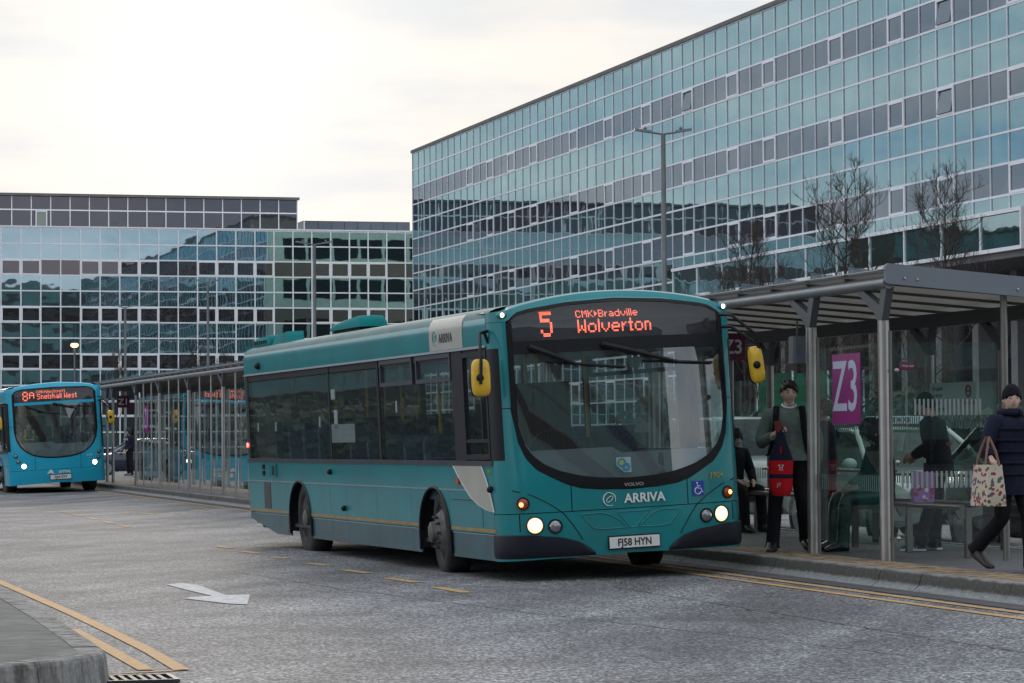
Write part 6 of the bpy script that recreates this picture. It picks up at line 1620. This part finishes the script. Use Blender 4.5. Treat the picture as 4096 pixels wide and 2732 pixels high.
MB().prism([FY2(-0.30, 0.50, 0.012), FY2(-0.22, 0.53, 0.012), FY2(-0.12, 0.50, 0.012), FY2(-0.17, 0.60, 0.012), FY2(-0.22, 0.62, 0.012)], (0.003, 0, 0)).build("brand_emblem", M_white_vinyl, bus2)
text("fleet_number", "3139", M_white_vinyl, bus2, FY2(0.80, 0.93, 0.012) + Vector((0.004, 0, 0)), (-0.15, 1, 0), (0, 0, 1), 0.07)
# its driver in a hi-vis coat
drv, P, R = person("bus driver in a hi-vis coat at the wheel of the blue bus", bus2.matrix_world @ Vector((-1.25, -0.62, 0.62)), (bus2.matrix_world.to_3x3() @ Vector((1, 0, 0)))[:2], dict(sit, lwr=(0.42, 0.18, 0.90), rwr=(0.42, -0.18, 0.90)), H=1.72, top=mat("hivis_coat", (0.02, 0.03, 0.06), 0.8), bottom=M_blacktr, shoes=M_shoe, hair=M_darkhair, sub=1)
for s in (-1, 1): MB().tube([(0.02, s * 0.11, 1.10), (0.13, s * 0.11, 1.02), (0.14, s * 0.10, 0.80)], 0.022, 6).build("hivis_band", mat("hivis_yellow", (0.55, 0.60, 0.05), 0.7), drv)
MB().tube([(0.145 * cos(a) - 0.03, 0.19 * sin(a), 0.84) for a in lin(0, 2 * pi, 21)], 0.022, 6, cap=False).build("hivis_band", MATS["hivis_yellow"], drv)

# ------------------------------------------------------------------ cars behind the platform
M_car_glass = glass("car_glass", (0.30, 0.38, 0.36), ior=1.5)
M_alloy = mat("alloy_wheel", (0.32, 0.33, 0.34), 0.35, metal=0.8)
def make_car(label, M, paint, L_=4.5, Wd=0.89, Ht=1.48, tall=0.0, taxi=False, group="cars waiting behind the platform"):
    t = thing("car", label, "car", M, group)
    h = Ht; a = L_ / 2
    bonnet = 0.86 + tall * 0.25; belt = 0.92 + tall * 0.2
    st = [(-a, 0.80, 0.36, belt - 0.10), (-a + 0.10, 0.90, 0.28, belt + 0.00), (-a + 0.45, 0.97, 0.22, belt + 0.05), (-a + 1.2, 1.0, 0.20, belt + 0.03), (0.0, 1.0, 0.20, belt), (a - 1.35, 0.99, 0.20, belt - 0.01), (a - 1.2, 0.985, 0.20, bonnet + 0.02), (a - 0.5, 0.95, 0.22, bonnet - 0.06), (a - 0.12, 0.87, 0.28, bonnet - 0.20), (a, 0.75, 0.36, bonnet - 0.32)]
    rows = []
    for x, w, z0, z1 in st:
        w *= Wd; m_ = (z0 + z1) / 2
        rows.append([(x, -w * 0.86, z0), (x, -w * 0.97, z0 + 0.10), (x, -w, m_), (x, -w * 0.985, z1 - 0.12), (x, -w * 0.93, z1 - 0.02), (x, -w * 0.75, z1 + 0.012), (x, 0, z1 + 0.03), (x, w * 0.75, z1 + 0.012), (x, w * 0.93, z1 - 0.02), (x, w * 0.985, z1 - 0.12), (x, w, m_), (x, w * 0.97, z0 + 0.10), (x, w * 0.86, z0)])
    b = MB().sheet(rows); n = 13; b.f += [tuple(range(n)), tuple(range((len(rows) - 1) * n, len(rows) * n))[::-1]]
    b.build("body", paint, t, 50)
    # greenhouse
    xb, xr, xf, xw = -a + 0.28, -a + 0.95 - tall * 0.4, a - 2.15 + tall * 0.25, a - 1.25
    wb, wr = Wd * 0.92, Wd * 0.70
    rz_ = h - 0.03
    Q = lambda x, y, z: (x, y, z)
    rows = [[(x, y * wr, rz_ + 0.03 * (1 - y * y) - c_) for y in lin(-1.04, 1.04, 9)] for x, c_ in ((xr - 0.06, 0.04), (xr + 0.2, 0.008), ((xr + xf) / 2, 0.0), (xf - 0.2, 0.01), (xf + 0.05, 0.045))]
    MB().sheet(rows, (0, 0, -0.03)).build("roof", paint, t, 50)
    for s in (-1, 1):
        xm = (xr + xf) / 2 + 0.1
        for nm, p in (("rear_side_window", [(xb + 0.25, s * wb, belt + 0.03), (xm - 0.04, s * wb, belt), (xm - 0.04, s * wr, rz_ - 0.03), (xr + 0.12, s * wr, rz_ - 0.05)]), ("front_side_window", [(xm + 0.04, s * wb, belt), (xw - 0.15, s * wb, belt), (xf + 0.0, s * wr, rz_ - 0.05), (xm + 0.04, s * wr, rz_ - 0.03)])):
            MB().add(p, [(0, 1, 2, 3)]).build(nm, M_car_glass, t)
        pl_ = MB()
        for p in ([(xw, s * wb, belt - 0.02), ((xw + xf) / 2, s * (wb + wr) / 2 * 1.01, (belt + rz_) / 2 + 0.03), (xf, s * wr, rz_)], [(xm, s * wb, belt), (xm, s * wr, rz_)], [(xb, s * wb, belt + 0.04), (xr, s * wr, rz_)]): pl_ = MB().tube(p, 0.035, 8).build("window_pillar", paint if p[0][0] != xm else M_black, t, 50)
        MB().tube([(xb + 0.2, s * (wb + 0.005), belt + 0.015), (xw - 0.1, s * (wb + 0.005), belt - 0.01)], 0.012, 6).build("belt_trim", mat("chrome_trim", (0.6, 0.62, 0.62), 0.15, metal=1), t)
        mo = MB().ball((xw - 0.25, s * (Wd + 0.08), belt + 0.08), 0.10, 12, 8, (0.6, 1.0, 0.75)).build("door_mirror", paint, t, 50)
        for x, m in ((a - 0.10, mat("car_headlamp", (0.5, 0.52, 0.54), 0.1, metal=0.5, coat=1)), (-a + 0.06, mat("car_tail_lamp", (0.30, 0.01, 0.012), 0.2, coat=0.8))):
            MB().ball((x, s * Wd * 0.66, 0.66), 0.13, 12, 8, (0.55, 1.25, 0.75)).build("headlamp" if x > 0 else "tail_lamp", m, t, 50)
        for x in (xm + 0.42, xm - 0.45): MB().box(x, x + 0.16, *(sorted((s * (Wd - 0.01), s * (Wd + 0.012)))), belt - 0.17, belt - 0.145).build("door_handle", paint, t)
        for x in (-a + 0.85, a - 0.92):
            Mw = Matrix.Translation((x, s * (Wd - 0.02), 0.32)) @ (Matrix.Rotation(pi / 2, 4, 'X') if s < 0 else Matrix.Rotation(-pi / 2, 4, 'X'))
            w_ = MB().lathe([(0.20, -0.2), (0.30, -0.2), (0.32, -0.16), (0.32, -0.03), (0.30, 0.012), (0.22, 0.016), (0.21, 0.0)], Mw, 28).build("wheel", M_tyre, t, 40)
            MB().lathe([(0.215, 0.004), (0.19, 0.0), (0.15, -0.03), (0.07, 0.005), (0.0, 0.012)], Mw, 28).build("rim", M_alloy, w_, 40)
    MB().add([(xw + 0.02, -wb * 0.96, belt), (xw + 0.02, wb * 0.96, belt), (xf + 0.04, wr * 0.97, rz_ - 0.01), (xf + 0.04, -wr * 0.97, rz_ - 0.01)], [(0, 1, 2, 3)]).build("windscreen", M_car_glass, t)
    MB().add([(xb - 0.02, -wb * 0.94, belt + 0.05), (xb - 0.02, wb * 0.94, belt + 0.05), (xr - 0.02, wr * 0.97, rz_ - 0.02), (xr - 0.02, -wr * 0.97, rz_ - 0.02)], [(0, 1, 2, 3)]).build("rear_window", M_car_glass, t)
    MB().box(-a + 0.4, a - 0.5, -Wd * 0.8, Wd * 0.8, 0.25, 0.5).build("cabin_floor", M_under, t)
    for y in (-0.36, 0.36):
        for x in (0.1, -0.8): MB().box(x - 0.08, x + 0.08, y - 0.24, y + 0.24, 0.5, 1.15 + tall * 0.2, ch=0.05).build("seat", M_blackjk, t)
    if taxi:
        sgn = MB().box(-0.1, 0.1, -0.42, 0.42, h + 0.03, h + 0.13, ch=0.04).build("taxi_sign", mat("taxi_white", (0.60, 0.65, 0.70), 0.4), t)
        text("taxi_lettering", "TAXI", M_platetext, sgn, (0.102, 0, h + 0.078), (0, 1, 0), (0, 0, 1), 0.09, sx=1.3)
    return t
M_silver = mat("silver_paint", (0.26, 0.28, 0.28), 0.3, metal=0.3, coat=0.5, var=0.04)
M_whitecar = mat("white_car_paint", (0.62, 0.64, 0.62), 0.3, coat=0.5, var=0.04)
M_blackcar = mat("black_car_paint", (0.012, 0.016, 0.016), 0.2, coat=0.8)
def carM(x, y, rev=False, z=0.05): return frame(S(x, y, z), SF if not rev else -SF, SN if not rev else -SN, (0, 0, 1))
make_car("silver people carrier parked behind the boy on the far side of the platform", carM(-14.6, 3.85), M_silver, 4.5, 0.89, 1.66, 0.7)
make_car("white taxi with a roof sign waiting behind the Z3 banner", carM(-9.1, 3.95), M_whitecar, taxi=True)
make_car("black taxi behind the man in the black jacket", carM(-3.8, 4.0), M_blackcar, 4.6, 0.9, 1.50, 0.1, taxi=False)
make_car("silver estate car at the far right behind the end screen", carM(-8.2, 6.9), M_silver, 4.6, 0.9, 1.5, 0.3)
make_car("dark blue car standing behind the long-haired girl", frame(Vector((-14.6, 112, 0.05)), -SN, SF, (0, 0, 1)), mat("navy_car_paint", (0.02, 0.025, 0.05), 0.25, coat=0.6), group="cars in the square")

# ------------------------------------------------------------------ bare trees
M_bark = mat("bark", (0.055, 0.045, 0.034), 0.9, var=0.4, vscale=12, bump=0.6, bscale=30)
M_twig = mat("twig_bark", (0.050, 0.038, 0.030), 0.9, var=0.3, vscale=20)
def bare_tree(label, base, height, spread, clear, seed, twigs=1.0, lean=(0, 0), cat_group="bare trees"):
    rnd = random.Random(seed)
    t = thing("bare_tree", label, "tree", Matrix.Translation(base), cat_group)
    tr, cr = MB(), MB()
    trunk = [Vector((0, 0, 0))]
    n = 9
    for i in range(1, n + 1):
        u = i / n; trunk.append(Vector((lean[0] * u + rnd.gauss(0, 0.02), lean[1] * u + rnd.gauss(0, 0.02), height * 0.93 * u)))
    r0 = 0.006 * height + 0.012
    tr.tube(trunk, [r0 * (1 - 0.88 * i / n) for i in range(n + 1)], 8)
    def branch(p, d, ln, r, lev):
        pts = [p]; q = p.copy(); dd = d.copy(); m = 5 if lev < 2 else 4
        for i in range(m):
            dd = (dd + Vector((rnd.gauss(0, 0.2), rnd.gauss(0, 0.2), rnd.gauss(0.10, 0.14)))).normalized()
            q = q + dd * ln / m; pts.append(q.copy())
        (tr if lev == 0 else cr).tube(pts, [r * (1 - 0.75 * i / m) for i in range(m + 1)], 5 if lev < 2 else 4, cap=False)
        if lev >= 3: return
        k = {0: int(7 * twigs), 1: int(5 * twigs), 2: int(4 * twigs)}[lev]
        for i in range(k):
            u = rnd.uniform(0.25, 1.0); j = min(m - 1, int(u * m)); pp = pts[j].lerp(pts[j + 1], u * m - j if u < 1 else 0)
            ax = Vector((rnd.gauss(0, 1), rnd.gauss(0, 1), rnd.gauss(0, 0.6) + 0.5)).normalized()
            nd = (dd * 0.75 + ax * 0.75).normalized()
            branch(pp, nd, ln * rnd.uniform(0.38, 0.62), max(0.0028, r * 0.52), lev + 1)
    nb = 19
    for i in range(nb):
        u = clear + (0.97 - clear) * (i / (nb - 1)) ** 0.9
        j = min(n - 1, int(u * n)); p = trunk[j].lerp(trunk[j + 1], u * n - j if j < n else 0)
        az = i * 2.4 + rnd.uniform(-0.4, 0.4)
        up = 0.1 + 1.1 * u + rnd.uniform(-0.15, 0.25)
        d = Vector((cos(az), sin(az), up)).normalized()
        ln = spread * 0.9 * (1.2 - 0.8 * ((u - clear) / (1 - clear)) ** 1.5) * rnd.uniform(0.8, 1.15)
        branch(p, d, ln, r0 * 0.5 * (1.1 - 0.7 * u), 0)
    # closed buds at the twig ends give the crown its grain
    tr.build("trunk", M_bark, t, 60); cr.build("crown", M_twig, t)
    return t
bare_tree("slender bare tree left of the lamp column's foot, lowest of the three", (4.94, 60, 0.0), 5.8, 1.35, 0.5, 11, lean=(0.05, 0))
bare_tree("tall bare tree with a narrow top rising above the shelter roof", (6.95, 60, 0.0), 7.2, 1.45, 0.48, 12, lean=(0.05, 0))
bare_tree("bare tree with a broad low fork behind the grey fascia", (8.95, 60, 0.0), 7.0, 1.5, 0.48, 23, lean=(0.15, 0))
bare_tree("bare tree seen through the shelter left of the boy", (4.6, 57, 0.0), 4.6, 1.2, 0.35, 31)
bare_tree("bare tree seen through the shelter behind the Z3 banner", (6.2, 56, 0.0), 4.4, 1.3, 0.35, 32)
bare_tree("bare tree seen through the striped end screen", (7.9, 57, 0.0), 4.5, 1.3, 0.35, 33)
bare_tree("young bare tree poking over the far shelter roof, left one", (-17.6, 128, 0.0), 5.6, 1.0, 0.45, 41)
bare_tree("young bare tree poking over the far shelter roof, middle one", (-15.2, 138, 0.0), 6.2, 1.1, 0.45, 42)
bare_tree("young bare tree poking over the far shelter roof, right one", (-13.0, 130, 0.0), 5.6, 1.0, 0.45, 43)

# ------------------------------------------------------------------ evergreen hedge banks
M_leaf = mat("hedge_leaf", (0.030, 0.045, 0.022), 0.7, var=0.5, vscale=2.5)
def hedge(label, pts, h, w, n, seed, name="hedge"):
    rnd = random.Random(seed); t = thing(name, label, "hedge", Matrix.Translation((pts[0][0], pts[0][1], 0)))
    o = Vector((pts[0][0], pts[0][1], 0)); b = MB(); st = MB()
    for i in range(n):
        k = rnd.randrange(len(pts) - 1); u = rnd.random(); p = Vector((*pts[k], 0)).lerp(Vector((*pts[k + 1], 0)), u) - o
        d = (Vector((*pts[k + 1], 0)) - Vector((*pts[k], 0))).normalized(); nn = Vector((-d.y, d.x, 0))
        hh = h * (0.82 + 0.18 * sin(p.length * 1.7) * sin(p.length * 0.61 + 1)); z = hh * rnd.random() ** 0.7; s_ = rnd.uniform(-1, 1); s_ = math.copysign(abs(s_) ** 0.4, s_)
        c = p + nn * s_ * w / 2 * (1 - 0.3 * (z / h) ** 3) + Vector((0, 0, z)); a = Vector((rnd.gauss(0, 1), rnd.gauss(0, 1), rnd.gauss(0, 1))).normalized(); e_ = a.orthogonal().normalized(); r = rnd.uniform(0.06, 0.15)
        b.add([c - e_ * r, c + a * r * 0.7, c + e_ * r, c - a * r * 0.7], [(0, 1, 2, 3)])
    for k in range(len(pts) - 1):
        a_, c_ = Vector((*pts[k], 0)) - o, Vector((*pts[k + 1], 0)) - o; d = (c_ - a_).normalized(); nn = Vector((-d.y, d.x, 0)) * w * 0.33
        st.prism([a_ - nn, a_ + nn, a_ + nn * 0.8 + Vector((0, 0, h * 0.74)), a_ - nn * 0.8 + Vector((0, 0, h * 0.74))], c_ - a_)
    st.build("branches", mat("hedge_wood", (0.018, 0.02, 0.013), 0.9), t)
    tag(b.build("foliage", M_leaf, t), kind="stuff")
    return t
hedge("dark evergreen hedge behind the taxis under the long building", [(2.5, 58.5), (9.0, 53.0), (16.0, 47.0)], 2.3, 1.6, 9000, 3)
hedge("made-up dark hedge out of view on the left, added to darken window reflections", [(-14.5, 44), (-20, 70), (-34, 130)], 1.9, 2.0, 7000, 4)  # unseen hedge, added to darken what the bus side windows reflect

# ------------------------------------------------------------------ lamp columns
M_pole_g = mat("galvanised_column", (0.17, 0.18, 0.19), 0.5, metal=0.4, var=0.12, vscale=2)
def lamp(label, x, y, h, arm, yaw, double=True):
    t = thing("street_lamp", label, "street lamp", Matrix.Translation((x, y, 0)) @ Matrix.Rotation(yaw, 4, 'Z'), "tall twin-arm lamp columns")
    MB().tube([(0, 0, 0), (0, 0, 1.4), (0, 0, 1.42), (0, 0, h)], [0.125, 0.125, 0.105, 0.085], 14).build("column", M_pole_g, t, 50)
    for s in (-1, 1):
        MB().tube([(0, 0, h - 0.02), (s * arm * 0.45, 0, h + 0.05)], 0.035, 8).build("arm", M_pole_g, t, 50)
        hd = MB().prism([(s * arm * 0.40, -0.14, h + 0.02), (s * arm, -0.10, h + 0.11), (s * arm, 0.10, h + 0.11), (s * arm * 0.40, 0.14, h + 0.02)][::s], (0, 0, 0.08)).build("lantern", mat("lantern_grey", (0.20, 0.22, 0.24), 0.5), t)
        MB().ball((s * arm * 0.62, 0, h + 0.19), 0.06, 8, 6).build("photocell", M_pole_g, hd)
    return t
lamp("tall twin-arm lamp column standing behind the teal bus", 5.32, 100, 12.0, 1.0, 0.05)
lamp("twin-arm lamp column in front of the far block, right one", -10.57, 154, 11.9, 1.0, 0.1)
lamp("twin-arm lamp column in front of the far block, middle one", -20.1, 190, 11.9, 0.8, 0.1)
lamp("twin-arm lamp column in front of the far block, left one", -28.0, 208, 11.1, 0.7, 0.1)
sl = thing("street_lamp", "slim post-top lamp glowing orange above the blue bus", "street lamp", Matrix.Translation((-20.86, 137, 0)))
MB().tube([(0, 0, 0), (0, 0, 5.85)], [0.07, 0.04], 10).build("column", M_pole_g, sl, 50)
lh = MB().ball((0, 0, 6.0), 0.13, 14, 10, (1.35, 1.35, 0.8)).build("lantern", lamp_mat("sodium_lamp", (1.0, 0.42, 0.10), 14.0), sl, 60)
MB().lathe([(0.19, 0.07), (0.12, 0.14), (0, 0.15)], Matrix.Translation((0, 0, 6.0)), 14).build("cap", M_pole_g, sl, 50)

# ------------------------------------------------------------------ boards and small signs
hd_ = thing("hoarding", "bright green hoarding glimpsed through the shelter behind the boy", "hoarding", frame((5.2, 61, 0), (1, 0, 0), (0, 1, 0), (0, 0, 1)))
for i in range(3): MB().box(i * 0.75, i * 0.75 + 0.73, 0, 0.04, 0.1, 2.75).build("panel", mat("green_panel", (0.004, 0.12, 0.055), 0.5, var=0.25, vscale=3), hd_)
for i in range(4): MB().box(i * 0.75 - 0.02, i * 0.75 - 0.004 + 0.02, -0.05, -0.003, 0.0, 2.8).build("panel_post", M_alu, hd_)
nb_ = thing("notice_board", "pale notice board with a no smoking symbol on the shelter's back wall", "sign", STREET @ Matrix.Translation((-3.3, 2.18, 1.62)))
MB().box(-0.62, 0.62, 0.0, 0.02, 0.0, 0.36).build("board", mat("pale_green_board", (0.30, 0.42, 0.37), 0.5), nb_)
MB().tube([(0.42 + 0.06 * cos(a), -0.004, 0.26 + 0.06 * sin(a)) for a in lin(0, 2 * pi, 21)], 0.010, 6, cap=False).build("ban_ring", mat("ban_red", (0.25, 0.03, 0.03), 0.5), nb_)
MB().box(0.37, 0.47, -0.006, -0.003, 0.252, 0.268).build("cigarette", M_platetext, nb_)
text("notice_lettering", "NO SMOKING", MATS["ban_red"], nb_, (0.42, -0.004, 0.13), (1, 0, 0), (0, 0, 1), 0.05)
for i, s_ in enumerate(("It is against", "the law to", "smoke in", "these premises")): text("notice_lettering", s_, mat("notice_green", (0.06, 0.14, 0.10), 0.6), nb_, (-0.55, -0.004, 0.30 - i * 0.075), (1, 0, 0), (0, 0, 1), 0.065, align='LEFT')
wo = thing("exit_sign", "maroon Way out sign hanging beyond the end screen", "sign", Matrix.Translation((6.1, 44.5, 2.42)))
MB().box(-0.10, 0.12, 0, 0.02, 0, 0.13).build("sign_plate", M_maroon, wo); text("sign_lettering", "- Way out", M_sign_white, wo, (0.01, -0.004, 0.065), (1, 0, 0), (0, 0, 1), 0.05)
MB().tube([(0.0, 0.03, -2.4), (0.0, 0.03, 0.15)], 0.02, 8).build("sign_post", M_steel2, wo)
# road joints: thin bitumen-filled cracks along the lane
M_crack = mat("crack_filler", (0.095, 0.09, 0.092), 0.6, var=0.4, vscale=5)
for i, (pts) in enumerate(([(-11.5, 62), (-9.6, 52), (-7.2, 42.5), (-5.6, 36.5)], [(-3.2, 31.5), (-1.6, 27.0), (0.2, 23.0), (1.6, 20.2), (2.6, 18.2)], [(0.9, 27.0), (1.9, 23.4), (2.7, 20.4), (3.4, 18.0)])):
    q = []
    rnd = random.Random(i)
    for a, b_ in zip(pts, pts[1:]): q += [(x + rnd.gauss(0, 0.018), y) for x, y in sub(a, b_, 14)[:-1]]
    tag(marking("road_joint", q, 0.016, M_crack), ["dark crack line running up the lane beyond the arrow", "dark crack line across the foreground below the bus", "dark crack line in front of the yellow pair"][i], "road marking")
